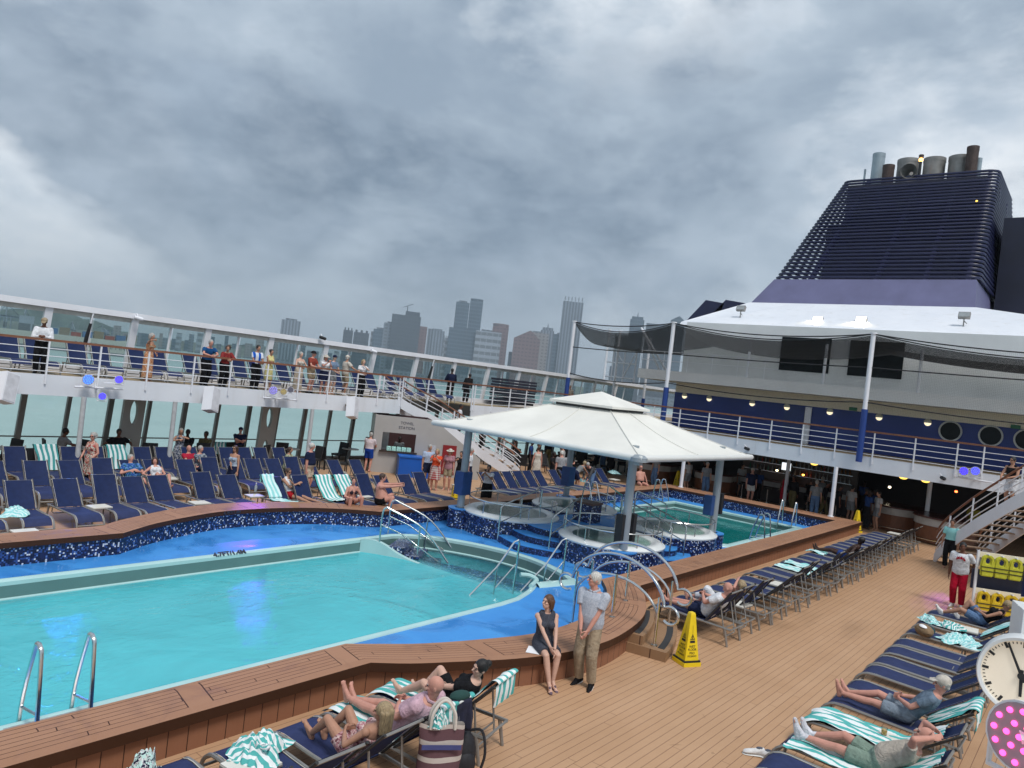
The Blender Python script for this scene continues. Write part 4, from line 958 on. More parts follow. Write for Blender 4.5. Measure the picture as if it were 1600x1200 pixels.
# lattice frame and far white gear left of the balcony
lf = thing('lattice_gantry', 'white lattice gantry standing beyond the netting', 'gantry', px(975, 570, 44)); o = V(lf.location); mb = MB()
for dy in (-.9, 0, .9):
    mb.tube([o+V((0, dy, -1.2)), o+V((0, dy, 1.0))], .05, 6)
for z in (-.9, .1, 1.0): mb.tube([o+V((0, -.95, z)), o+V((0, 1.4, z))], .05, 6)
mb.tube([o+V((0, -.9, 1.0)), o+V((0, 0, -.9))], .04, 6).tube([o+V((0, .9, 1.0)), o+V((0, 0, .1))], .04, 6).build('lattice', WHITE, lf, True, world=True)
MB().tube([o+V((0, -3, -.6)), o+V((0, -1.0, 2.6))], .07, 7).tube([o+V((0, -3.6, -.6)), o+V((0, -1.0, 2.6))], .07, 7).build('davit_arm', WHITE, lf, True, world=True)
# net poles
def pole(label, xt, yt, X, zb, r, zblue):
    p = px(xt, yt, X); t = thing('net_pole', label, 'pole', (X, p.y, zb), 0, 'poles of the sports netting')
    MB().cyl((0, 0), r*1.35, 0, zblue-zb, 16).build('blue_base', BLUEPOST, t, True); MB().cyl((0, 0), r, zblue-zb, p.z-zb, 14).build('white_shaft', WHITE, t, True); MB().cyl((0, 0), r*1.5, p.z-zb, p.z-zb+.06, 14).build('pole_cap', WHITE, t)
    return V((X, p.y, p.z))
T1 = pole('white net pole with blue base in front of the dark windows', 1365, 522, 33.15, 2.95, .095, px(1355, 640, 33.15).z)
T2 = pole('white net pole with thick blue base right of the canopy top', 1053, 505, 33.6, DECK2, .10, px(1038, 605, 33.6).z)
T3 = pole('white net pole with blue base rising left of the canopy top', 898, 503, 33.6, DECK2, .09, px(888, 590, 33.6).z)
T4 = pole('thin net pole behind the canopy, left of the pair', 952, 516, 46, DECK2, .09, 4.5)
T5 = pole('thin net pole behind the canopy, right of the pair', 969, 518, 44, DECK2, .09, 4.5)
T6 = pole('thin net pole near the lattice gantry', 1016, 530, 45, DECK2, .09, 4.5)
def net(label, grid, mat, ropes=(), name='sports_net'):
    t = thing(name, label, 'net', grid[0][0], 0, 'black sports nets'); mb = MB(); n = len(grid); m = len(grid[0])
    for i in range(n-1):
        for j in range(m-1):
            a, b, c, d = grid[i][j], grid[i][j+1], grid[i+1][j+1], grid[i+1][j]
            u = lambda q: ((V(q)-V(grid[0][0])).length if 0 else q.y+q.x, q.z*1.0 if mat is NET else q.x+q.z)
            mb.quad(a, b, c, d, (u(a), u(b), u(c), u(d)))
    mb.build('netting', mat, t, world=True)
    for r in ropes: MB().tube(r, .028, 6).build('edge_rope', BLACK, t, True, world=True)
def sag(a, b, s, n=14): return [a.lerp(b, i/n)+V((0, 0, -s*4*(i/n)*(1-i/n))) for i in range(n+1)]
E1 = V((33.2, -3, T1.z-.3))
for a, b, lb, sg in ((T3, T2, 'black net hanging between the poles left of the funnel', .2), (T2, T1, 'wide black net hanging in front of the dark windows', .32), (T1, E1, 'black net hanging right of the front pole', .3)):
    top = sag(a, b, sg); low = [V((p.x, p.y, DECK2+.9)) for p in top]; midr = sag(V((a.x, a.y, 5.45)), V((b.x, b.y, 5.45)), .22); m2 = sag(V((a.x, a.y, 6.9)), V((b.x, b.y, 6.9)), .05)
    net(lb, [[t_.lerp(l_, k/4) for t_, l_ in zip(top, low)] for k in range(5)], NET, (top, midr, m2))
R3, R2, R1, RE = V((44, T3.y+4.5, T3.z-.3)), V((44, T2.y, T2.z-.3)), V((38.4, T1.y, T1.z-.1)), V((38.4, -3, T1.z-.2))
for a, b, c, d, lb in ((T3, T2, R3, R2, 'dark sagging roof net left of the funnel'), (T2, T1, R2, R1, 'dark sagging roof net below the white hood'), (T1, E1, R1, RE, 'dark sagging roof net at the right edge')):
    f = sag(a, b, .5); g = sag(c, d, .3)
    net(lb, [[p.lerp(q, k/8)+V((0, 0, -.45*4*(k/8)*(1-k/8)-.05)) for p, q in zip(f, g)] for k in range(9)], NETD, (f,))
# ---- hood and funnel
hd = thing('funnel_hood', 'broad white sloping hood under the funnel', 'roof', (45, 12.2, 9.1))
mb = MB(); Bp = [(40, 20.4), (40, -3.5), (74, -3.5), (74, 20.4)]; Tp = [(45, 18.3), (45, 6.1), (66, 6.1), (66, 18.3)]
bev = [(40.0, 20.4), (39.4, 18.5), (39.2, 12), (39.6, 4), (40, -3.5)]
lowl = [V((x, y, 9.10)) for x, y in bev]; lowm = [V((x+.25, y, 9.32)) for x, y in bev]
topl = [V((45, 18.3-12.2*k/4, 11.27)) for k in range(5)]; topl[4] = V((45, 6.1, 11.27))
for r0, r1 in ((lowl, lowm), (lowm, topl)):
    for i in range(4): mb.quad(r0[i], r1[i], r1[i+1], r0[i+1])
mb.quad((40.25, 20.4, 9.32), (74, 21, 9.32), (66, 18.3, 11.27), (45, 18.3, 11.27)); mb.quad((40, 20.4, 9.1), (74, 21, 9.1), (74, 21, 9.32), (40.25, 20.4, 9.32))
mb.quad((40.25, -3.5, 9.32), (45, 6.1, 11.27), (66, 6.1, 11.27), (74, -3.5, 9.32)); mb.quad((45, 18.3, 11.27), (66, 18.3, 11.27), (66, 6.1, 11.27), (45, 6.1, 11.27))
mb.build('hood_shell', WHITED, hd, world=True)
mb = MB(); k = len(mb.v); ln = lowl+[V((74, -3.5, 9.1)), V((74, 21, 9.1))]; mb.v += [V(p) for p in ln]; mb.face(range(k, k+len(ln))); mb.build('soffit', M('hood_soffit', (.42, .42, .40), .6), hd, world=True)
FN = M('funnel_navy', (.012, .014, .055), .4, 0, .15, 1); FPAN = M('funnel_base_panel', (.115, .115, .215), .45, 0, .12, .8, .25)
fu = thing('ship_funnel', 'large dark navy funnel of stacked horizontal louvers', 'funnel', (55, 12, 11.27))
mb = MB(); mb.quad((45.02, 18.2, 11.27), (45.02, 6.15, 11.27), (46.2, 6.4, 12.95), (46.2, 17.35, 12.95)); mb.quad((45.02, 6.15, 11.27), (66, 6.15, 11.27), (66, 6.5, 12.95), (46.2, 6.4, 12.95)); mb.quad((66, 18.2, 11.27), (45.02, 18.2, 11.27), (46.2, 17.35, 12.95), (66, 17.35, 12.95)); mb.quad((46.2, 17.35, 12.95), (46.2, 6.4, 12.95), (66, 6.5, 12.95), (66, 17.35, 12.95))
mb.build('base_panel', FPAN, fu, world=True)
NS = 31
for k in range(NS):
    f = k/(NS-1); z = 13.1+8.5*f; xf = 46.3+8.8*f; yl = 17.4-.85*f; yr = 6.3+.8*f; xb = 64.5-2*f; r = .55
    path = [(xb, yl, z), (xf+r, yl, z)]+[(xf+r-r*sin(q), yl-r+r*cos(q), z) for q in (radians(30), radians(60))]+[(xf, yl-r, z), (xf, yr+r, z)]+[(xf+r-r*cos(q), yr+r-r*sin(q), z) for q in (radians(30), radians(60))]+[(xf+r, yr, z), (xb, yr, z)]
    MB().tube(path, .085, 6).build('louver_slat', FN, fu, True, world=True, ang=60)
FNI = M('funnel_inside', (.010, .011, .03), .7, 0, .3, .6)
for (x0, x1, y0, y1, z0, z1) in ((51.0, 63, 7.3, 16.0, 12.9, 17.4), (54.2, 63, 7.6, 15.9, 17.4, 21.0), (49.2, 53, 8.0, 12.2, 12.9, 15.8)):
    MB().prism([(x0, y0), (x1, y0), (x1, y1), (x0, y1)], z0, z1).build('inner_casing', FNI, fu, world=True)
for f_, yy in ((0, 15.4), (0, 11.6), (0, 9.0), (0, 6.9)): MB().bar((46.9, yy, 12.9), (55.6, 12+(yy-12)*.86, 21.6), .22, .3).build('raking_frame', FN, fu, world=True)
for yy in (6.6,):
    for xx in (50, 54, 58, 62): MB().bar((xx, yy, 12.95), (xx+1.2, yy+(.4 if yy < 10 else -.4), 20.4 if xx > 53 else 16.5), .2, .2).build('side_frame', FN, fu, world=True)
for yy in (8.4, 10.4, 12.4): MB().cyl((54.6, yy), .5, 13, 20.5, 14).build('uptake_pipe', FNI, fu, world=True)
RUST = M('rusty_pipe', (.07, .048, .042), .7, .3, .3, 3); PIPE = M('exhaust_pipe', (.24, .235, .225), .5, .5, .25, 1.5); PIPEB = M('pale_blue_pipe', (.30, .36, .40), .45, .2, .1, 2)
for (x, yt, w, m_) in ((1374, 238, 18, PIPEB), (1389, 256, 17, RUST), (1420, 248, 31, PIPE), (1461, 246, 31, PIPE), (1501, 243, 32, PIPE), (1521, 227, 17, RUST), (1530, 245, 9, PIPEB), (1352, 262, 3, PIPEB)):
    X = 58.0 if w != 17 else 57.0; p = px(x, yt+3, X); rr = w*.5*(V((X, p.y, p.z))-CAM).dot(FW)/FPX
    MB().cyl((X, p.y), rr, 20.6, p.z, 20).lathe([(rr*.9, p.z-.5), (rr*.9, p.z+.02), (rr*1.03, p.z+.02), (rr*1.03, p.z-.25)], (X, p.y, 0), 20).build('exhaust_pipe', m_, fu, True, world=True)
p = px(1420, 268, 55); MB().tube([p+V((.8, 0, .1)), p+V((.2, 0, 0)), p+V((-.3, -.05, -.05))], [.12, .3, .5], 14, caps=False).build('ship_horn', PIPE, fu, True, world=True)
p = px(1439, 250, 56); MB().tube([p+V((0, 0, -1.2)), p+V((0, 0, .1))], .09, 8).build('beacon_mast', BLACK, fu, world=True); MB().ell(p, (.14, .14, .16), 10, 6).build('beacon_lamp', M('beacon_glow', (.3, .1, .02), .4, 0, 0, 1, 0, .5, (1, .45, .12), 3), fu, True, world=True); MB().cyl((p.x, p.y), .16, p.z+.16, p.z+.35, 10).build('beacon_cap', RUST, fu, world=True)
a, b, c, d = px(1566, 338, 57), px(1566, 492, 53), px(1592, 334, 57), px(1592, 495, 53)
wg = MB(); wg.prism([(52.0, 4.6), (62, 4.6), (62, 6.15), (52.0, 6.15)], 11.4, 17.7); wg.build('side_fairing', M('fairing_dark_navy', (.005, .006, .022), .5, 0, .2, 1), fu, world=True)
MB().prism([(52.6, 4.54), (61.5, 4.54), (61.5, 4.58), (52.6, 4.58)], 12.2, 17.2).build('emblem_panel', M('emblem_teal', (.09, .28, .34), .4), fu, world=True)
p = px(1520, 317, 50.5)
for i, (x, y) in enumerate(((1526, 314), (1519, 362))): p = px(x, y, 52); MB().ell(p, (.06, .07, .05), 8, 6).build('inner_lamp', WARM, fu, True, world=True)
for i, x in enumerate((1097, 1128)):
    p = px(x, 490, 60); t = thing('dark_vent_wedge', ['navy wedge shaped vent left of the funnel, outermost', 'navy wedge shaped vent tucked beside the white hood'][i], 'vent', (60, p.y, p.z-.3), 0, 'navy vent wedges')
    MB().extr([(0, 1.6, -.6), (0, -1.4, -.6), (0, -1.9, 1.25), (0, -.2, 1.5)], (3, 0, 0)).build('vent_shell', FN, t); MB().box((-.03, -.4, -.2), (.05, 1.4, .5)).build('vent_grille', BLACK, t)
for i, (x, y) in enumerate(((1158, 482), (1278, 500), (1346, 500), (1507, 493))):
    p = px(x, y, 40.9); t = thing('flood_light', ['unlit floodlight at the left end of the white hood', 'glowing floodlight left of its lit twin on the white hood', 'glowing floodlight right of its lit twin on the white hood', 'unlit floodlight at the right end of the white hood'][i], 'floodlight', p, 0, 'floodlights on the white hood'); lit = i in (1, 2)
    R = Matrix.Rotation(radians(25), 3, 'Y'); MB().box((0, 0, 0), (.2, .50, .30), mat=R).build('lamp_case', ALU, t); MB().box(R @ V((-.105, 0, 0)), (.012, .44, .25), mat=R).build('lamp_glass', M('flood_glow', (.5, .5, .4), .3, 0, 0, 1, 0, .5, (1, .93, .68), 14) if lit else M('flood_off', (.3, .32, .33), .2), t)
    MB().tube([(0, 0, -.15), (.0, 0, -.72)], .03, 6).tube([(-.12, -.15, -.4), (.0, 0, -.25)], .02, 6).build('stand', ALU, t)
    if lit:
        L = bpy.data.lights.new('flood_lamp', 'SPOT'); L.energy = 70; L.color = (1, .80, .36); L.spot_size = radians(120); L.shadow_soft_size = .12; lo = bpy.data.objects.new('flood_lamp', L); COL.objects.link(lo); lo.parent = t; lo.location = (-.25, 0, .02)
        lo.rotation_euler = V((-.35, 0, -1)).to_track_quat('-Z', 'Y').to_euler()
# ================================================================== FURNITURE
SLW = .60
def back_dir(a): return V((-cos(a), 0, sin(a)))
def make_lounger(a_deg, light=False):
    a = radians(a_deg); t = thing('sun_lounger', 'navy sling sun lounger', 'sun lounger')
    for s in (-1, 1):
        y = s*SLW/2
        pts = [(-.54, y, .33), (0, y, .345), (.95, y, .37)]+[(1.02+.27*sin(q), y, .37-.26*(1-cos(q))) for q in [radians(15*i) for i in range(1, 6)]]+[(1.31, y, .0)]
        MB().tube(pts, .024, 7).build('side_rail', ALU, t, True)
    mb = MB(); prof = [(0, .35), (.2, .352), (.5, .36), (.8, .375), (.97, .385), (1.07, .375), (1.16, .345), (1.22, .295), (1.25, .24)]; W = SLW/2-.035; ny = 6
    k = len(mb.v); run = 0
    for i, (x, z) in enumerate(prof):
        for j in range(ny+1): y = -W+2*W*j/ny; mb.v.append(V((x, y, z-.028*sin(pi*min(1, x/1.0))*cos(pi*(j/ny-.5)))))
    for i in range(len(prof)-1):
        for j in range(ny):
            q = k+i*(ny+1)+j; mb.face((q, q+ny+1, q+ny+2, q+1))
    ss = mb.build('seat_sling', SLING, t, True, ang=0)
    mb = MB(); PSEAT, PBACK = [], []
    for s in (-1, 1):
        l = [V((x, s*(W+.008), z+.006)) for x, z in prof]; r = [p+V((0, s*.010, .002)) for p in l]; mb.strip(l if s < 0 else r, r if s < 0 else l); PSEAT.append(mb); mb = MB()
    d = back_dir(a); n = V((sin(a), 0, cos(a)))
    for s in (-1, 1):
        l = [V((0, s*(W+.008), .36))+d*q+n*.03 for q in (.0, .4, .8)]; r = [p+V((0, s*.007, 0)) for p in l]; mb.strip(l if s < 0 else r, r if s < 0 else l); PBACK.append(mb); mb = MB()
    for q in PSEAT: q.build('piping', PIPING, ss)
    mb = MB(); k = len(mb.v); L = 7
    for i in range(L+1):
        q = .80*i/L
        for j in range(ny+1): y = -W+2*W*j/ny; mb.v.append(V((0, y, .35))+d*q+n*(.022-.035*sin(pi*i/L)*cos(pi*(j/ny-.5))))
    for i in range(L):
        for j in range(ny): q = k+i*(ny+1)+j; mb.face((q+1, q+ny+2, q+ny+1, q))
    bs = mb.build('back_sling', SLINGD, t, True, ang=0)
    for q in PBACK: q.build('piping', PIPING, bs)
    for s in (-1, 1): MB().tube([V((0.02, s*(SLW/2-.0), .345)), V((0, s*SLW/2, .35))+d*.84], .018, 7).build('back_rail', M('back_rail_dark', (.045, .043, .042), .4, .4), t, True)
    for s in (-1, 1): MB().tube([(-.42, s*(SLW/2+.012), .335), (-.5, s*(SLW/2+.012), 0)], [.026, .021], 7).build('rear_leg', ALU, t, True)
    for q in (V((-.53, 0, .33)), V((.1, 0, .33)), V((1.27, 0, .17)), V((0, 0, .35))+d*.8): MB().tube([q+V((0, -SLW/2, 0)), q+V((0, SLW/2, 0))], .017, 6).build('crossbar', ALU, t, True)
    b = V((0, 0, .35))+d*.46; e = V((-.40, 0, .14)); h = SLW/2-.06
    MB().tube([b+V((0, -h, 0)), e+V((0, -h, .03)), e+V((.02, -h+.04, 0)), e+V((.02, h-.04, 0)), e+V((0, h, .03)), b+V((0, h, 0))], .014, 6).tube([b.lerp(e, .72)+V((0, -h, 0)), b.lerp(e, .72)+V((0, h, 0))], .012, 6).build('back_brace', ALU, t, True)
    return t
PROTO = {a: make_lounger(a) for a in (38, 47, 56)}
_used = set()
def lounger(x, y, rz, label, group, a=47, z=0):
    if a not in _used:
        _used.add(a); o = PROTO[a]; o.location = (x, y, z); o.rotation_euler = (0, 0, rz); tag(o, label, 'sun lounger', group); return o
    return dup(PROTO[a], (x, y, z), rz, label, group)
R90 = radians(90)
# row A, along the near pool wall
AX = [14.3, 14.98, 16.0, 16.68, 17.7, 18.4]+[19.4+.72*k for k in range(18)]
for i, x in enumerate(AX):
    w = ' under the man in the white shirt' if i == 0 else ' under the woman in white trousers' if i == 1 else ''
    lounger(x, 5.82+random.uniform(-.05, .05), R90+random.uniform(-.02, .02), ('%s navy lounger from the stair end of the row below the pool wall' % ORD[i]) if not w else 'navy lounger%s beside the teak steps' % w, 'navy loungers in the row below the near pool wall', 56 if i < 2 else random.choice((38, 47, 47, 56)) if i < 12 else 47)
BX = [20.05, 18.85, 17.75, 16.6, 15.85, 14.95, 14.2, 13.1, 12.25, 11.25, 10.15, 9.35, 8.6]
for i, x in enumerate(BX):
    lounger(x, 1.75, R90+random.uniform(-.03, .03), '%s navy lounger from the life vest rack in the right hand row on open deck' % ORD[i], 'navy loungers in the right hand row', 38)
CX = [(7.10, 6.02, 103), (6.2, 5.92, 95), (5.42, 5.88, 93), (4.62, 5.86, 91), (3.80, 5.92, 91)]
CL = ['front lounger carrying the woman in black, striped towel over its back', 'front lounger carrying the bald man in pink', 'front lounger carrying the blonde woman', 'front lounger with the crumpled striped towel on its seat', 'front lounger at the bottom edge, mostly cut off']
for (x, y, r), lb in zip(CX, CL): lounger(x, y, radians(r), lb, 'navy loungers along the front pool wall', 47)
RL = -R90
FX = [(5.3, 19.2), (6.35, 19.25), (7.38, 19.35), (8.31, 19.4), (9.0, 19.4), (9.75, 19.4), (10.95, 19.4), (11.65, 19.3), (12.85, 18.75), (13.6, 18.6), (14.45, 18.45), (15.15, 18.4), (15.95, 18.4), (16.75, 18.4), (17.8, 18.45), (18.5, 18.45)]
for i, (x, y) in enumerate(FX):
    lounger(x, y+random.uniform(-.08, .08), RL+random.uniform(-.07, .07), '%s navy lounger from the left in the front row along the far pool wall' % ORD[i], 'navy loungers in the front row by the far pool wall', 47 if i % 3 else 56)
MX = [5.7, 6.65, 7.62, 8.5, 9.3, 10.15, 10.85, 11.84, 12.6, 13.5, 14.2, 15.0, 15.7, 16.45, 17.3, 18.3]
for i, x in enumerate(MX):
    lounger(x, 22.15 if i < 14 else 21.7, RL+random.uniform(-.08, .08), '%s navy lounger from the left in the middle row on the left deck' % ORD[i], 'navy loungers in the middle row on the left deck', 47 if i % 4 else 56)
LBX = [6.9, 7.8, 8.64, 9.3, 10.0, 10.65, 11.49, 12.2, 13.1, 13.8, 14.5, 15.2, 15.9, 16.7]
for i, x in enumerate(LBX):
    lounger(x, 24.45, RL+random.uniform(-.03, .03), '%s navy lounger from the left in the back row before the windows' % ORD[i], 'navy loungers in the back row before the windows', 56)
GX = [22.0, 22.7, 23.4, 24.1, 24.75, 25.45, 26.6, 27.4, 29.6, 30.4]
for i, x in enumerate(GX):
    lounger(x, 18.35, RL+random.uniform(-.04, .04), '%s navy lounger from the kiosk side in the row seen beneath the canopy' % ORD[i], 'navy loungers seen beneath the canopy', 47)
UX = [x for k in range(-3, 10) for x in (8.05+2.0*k, 8.8+2.0*k)]
for i, x in enumerate(UX):
    lounger(x, 26.95, RL+random.uniform(-.03, .03), '%s navy lounger from the left on the upper promenade behind the railing' % ORD[i], 'navy loungers on the upper promenade', 56, DECK2)
# stacked loungers under a cover on the upper deck
st_ = thing('lounger_stack', 'tall black stack of folded lounger cushions behind the railing beyond the stairs', 'stack', (33.2, 26.9, DECK2))
for i in range(9): MB().box((random.uniform(-.05, .05), random.uniform(-.05, .05), .2+i*.16), (2.6, 1.3, .12), random.uniform(-.03, .03)).build('folded_cushion', M('dark_cushion', (.02, .022, .04), .8, 0, .3, 6), st_)

# side tables
def make_table():
    t = thing('side_table', 'small white topped side table', 'side table'); MB().box((0, 0, .385), (.46, .40, .025)).build('table_top', TABLEW, t); MB().box((0, 0, .365), (.47, .41, .02)).build('table_rim', DGREY, t)
    for sx in (-1, 1):
        for sy in (-1, 1): MB().tube([(sx*.19, sy*.16, .36), (sx*.215, sy*.18, 0)], .015, 6).build('leg', DGREY, t, True)
    return t
TAB = None
def table(x, y, label, z=0, rz=0):
    global TAB
    if TAB is None: TAB = make_table(); TAB.location = (x, y, z); tag(TAB, label, 'side table', 'small white topped side tables'); return TAB
    return dup(TAB, (x, y, z), rz, label, 'small white topped side tables')
for (x, y), lb in (((40, 830), 'white side table at the left edge beside the crumpled towel'), ((155, 791), 'white side table between the third and fourth front row loungers'), ((312, 785), 'white side table left of the purple lit pool wall'), ((398, 774), 'white side table with a bottle beside the draped towel'),
                   ((177, 747), 'white side table left of the reclining couple'), ((272, 747), 'white side table right of the reclining couple'), ((401, 740), 'white side table behind the sunglasses woman'), ((462, 740), 'white side table by the standing man in navy'), ((529, 737), 'white side table among the loungers before the kiosk'), ((568, 775), 'white side table behind the bikini woman'), ((718, 758 + 0), 'white side table beyond the left canopy column'), ((960, 749), 'round topped side table beyond the far whirlpool'), ((820, 757), 'white side table under the canopy row'),
                   ((1155, 943), 'white side table behind the phone user, near the steps'), ((1218, 913), 'white side table between pairs in the pool wall row'), ((1397, 833), 'white side table near the aft end of the pool wall row'), ((1512, 983), 'white side table beside the denim shorts woman'), ((1522, 1012), 'white side table under the pale towel on the right'), ((1382, 1152), 'white side table with an amber drink'), ((393, 1193), 'white side table with a plastic jug at the bottom edge')):
    p = pz(x, y, .39); table(p.x, p.y, lb, 0, random.uniform(-.1, .1))
def glass_thing(name, label, p, parts, cat='drink'):
    t = thing(name, label, cat, p)
    for nm, prof, m_ in parts: MB().lathe(prof, (0, 0, 0), 14).build(nm, m_, t, True)
p = pz(1381, 1148, .40); glass_thing('drink_glass', 'short glass of amber drink on the right side table', p, [('glass', [(0, .0), (.034, 0), (.04, .10), (.037, .10), (.033, .01)], BOTTLE), ('drink', [(0, .012), (.033, .012), (.037, .07), (0, .07)], M('amber_drink', (.75, .38, .03), .2))])
p = pz(412, 1188, .40); glass_thing('plastic_jug', 'clear plastic jug on the table at the bottom edge', p, [('jug_body', [(0, 0), (.04, 0), (.052, .14), (.049, .14), (.037, .01), (0, .01)], BOTTLE), ('jug_rim', [(.049, .14), (.056, .14), (.056, .147), (.049, .147)], M('jug_rim', (.6, .6, .6), .3))], 'jug')
p = pz(399, 769, .40); glass_thing('water_bottle', 'clear water bottle on the table by the draped towel', p, [('bottle_body', [(0, 0), (.04, 0), (.04, .18), (.015, .24), (.015, .26), (0, .26)], M('bottle_plastic', (.35, .40, .42), .2)), ('cap', [(0, .26), (.02, .26), (.02, .285), (0, .285)], WHITE)], 'bottle')
p = pz(398, 737, .40); glass_thing('wine_glass', 'clear wine glass on the table behind the sunglasses woman', p, [('bowl', [(.005, .08), (.035, .12), (.03, .19)], BOTTLE), ('stem', [(.03, 0), (.005, .01), (.005, .08)], BOTTLE)])

# wicker chairs and tables by the windows
def make_wicker():
    t = thing('wicker_chair', 'black wicker chair', 'chair'); MB().box((0, 0, .43), (.5, .5, .08)).build('seat', RATTAN, t)
    k = MB(); k.box((-.25, 0, .70), (.05, .5, .56), mat=Matrix.Rotation(radians(-8), 3, 'Y')); k.build('backrest', RATTAN, t)
    for sx in (-.21, .21):
        for sy in (-.21, .21): MB().box((sx, sy, .2), (.04, .04, .4)).build('leg', BLACK, t)
    return t
WCH = make_wicker(); first = [True]
def wicker(x, y, rz, lb):
    g = 'black wicker chairs by the windows'
    if first[0]: first[0] = False; WCH.location = (x, y, 0); WCH.rotation_euler = (0, 0, rz); tag(WCH, lb, 'chair', g)
    else: dup(WCH, (x, y, 0), rz, lb, g)
wl = [((14, 690), 200, 'black wicker chair at the far left edge by the windows'), ((45, 702), 100, 'black wicker chair seen side on behind the striped towels'), ((84, 690), -10, 'black wicker chair under the seated man in grey'), ((119, 690), 200, 'black wicker chair facing the seated man in grey'), ((162, 688), 190, 'black wicker chair just right of the floral dress'), ((186, 690), 260, 'black wicker chair under the man in the black shirt'), ((236, 697), 250, 'lone black wicker chair right of the first oval pylon'), ((292, 697), 260, 'black wicker chair under the guest behind the floral top'), ((322, 697), 260, 'black wicker chair under the man in olive'), ((341, 690), 90, 'black wicker chair with a striped towel over its back'), ((352, 692), 100, 'black wicker chair left of the man in the navy cap'), ((407, 697), 120, 'black wicker chair left of the second oval pylon'), ((441, 692), 60, 'black wicker chair right of the second oval pylon'), ((491, 700), 180, 'black wicker chair behind the standing man in navy'), ((510, 700), 10, 'black wicker chair, middle of the group before the kiosk'), ((532, 692), 190, 'black wicker chair at the small table before the kiosk'), ((535, 706), 150, 'nearest black wicker chair before the kiosk')]
for (x, y), r, lb in wl:
    p = pz(x, y, .9); q = min(p.y, 26.9); s = q/p.y if p.y > 26.9 else 1; p2_ = py(x, y, q); wicker(p2_.x, q, radians(r), lb)
def bistro(x, y, lb):
    t = thing('bistro_table', lb, 'table', (x, y, 0), 0, 'small round tables by the windows'); MB().cyl((0, 0), .38, .71, .74, 20).build('table_top', M('bistro_top', (.30, .29, .27), .4), t); MB().tube([(0, 0, .02), (0, 0, .71)], .035, 8).build('pedestal', BLACK, t, True); MB().cyl((0, 0), .24, 0, .03, 16).build('foot', BLACK, t)
for x, y, lb in ((5, 694, 'small table at the left edge by the windows'), (131, 692, 'small table of the seated man in grey'), (455, 697, 'small table behind the seated woman in leaf print'), (548, 699, 'small table before the kiosk')):
    p = py(x, y, 26.6); bistro(p.x, 26.6, lb)
random.seed(11)
for i in range(20):                                 # dining furniture in the shade beyond the canopy
    x = 30+random.random()*9; y = 20.3+random.random()*5.5; dup(WCH, (x, y, 0), random.random()*6.3, 'black wicker chair in the shaded dining area beyond the canopy', 'chairs in the shaded dining area')
for i, (x, y) in enumerate(((31, 24.3), (33.5, 22.6), (36, 24.5), (38, 22.2))): bistro(x, y, ['nearest round table in the shaded dining area', 'round table under the dim post beyond the canopy', 'round table by the far dining windows', 'farthest round table in the shaded dining area'][i])

# ---- towels
def drape(label, loc, rz, a_deg, prof, w=.56, mat=TOWEL, grp='striped pool towels spread over loungers', yo=0, seed=1, wr=.014, name='pool_towel', z0=0):
    """prof: polyline of (x, z) in lounger space the towel follows"""
    rnd = random.Random(seed); P = smooth_path([(x, 0, z) for x, z in prof], 5); n = len(P); m = 14; mb = MB(); run = 0; k0 = 0
    ph = [rnd.uniform(0, 6.3) for _ in range(6)]; U = []
    for i, p in enumerate(P):
        if i: run += (P[i]-P[i-1]).length
        d = (P[min(i+1, n-1)]-P[max(i-1, 0)]).normalized(); nn = V((-d.z, 0, d.x)); nn = nn if nn.z >= 0 or abs(nn.z) < .3 else -nn
        for j in range(m+1):
            t = j/m-.5; y = yo+t*w*(1+.05*sin(run*5+ph[0]))+.02*sin(run*7+ph[1]); wob = wr*(sin(t*17+ph[2]+run*2)+.7*sin(run*13+t*6+ph[3])+.5*sin(t*31+run*9+ph[4]))
            mb.v.append(p+V((0, y, 0))+nn*(abs(wob)+.012)); U.append((j/m*w, run))
    for i in range(n-1):
        for j in range(m):
            q = i*(m+1)+j; ids = (q, q+1, q+m+2, q+m+1); mb.face(ids, [U[c] for c in ids])
    o = mb.build(name, mat, None, True, ang=0); o.location = (loc[0], loc[1], z0); o.rotation_euler = (0, 0, rz); tag(o, label, 'towel', grp); return o
def bk(a_deg, s, off=.035): a = radians(a_deg); return (-cos(a)*s+sin(a)*off, .35+sin(a)*s+cos(a)*off)
def over(a, s0=.1, drop=.25):
    t = bk(a, .84, .03); return [bk(a, s0), bk(a, .4), bk(a, .7), bk(a, .82, .045), (t[0]-.05, t[1]+.0), (t[0]-.07, t[1]-drop*.5), (t[0]-.06, t[1]-drop)]
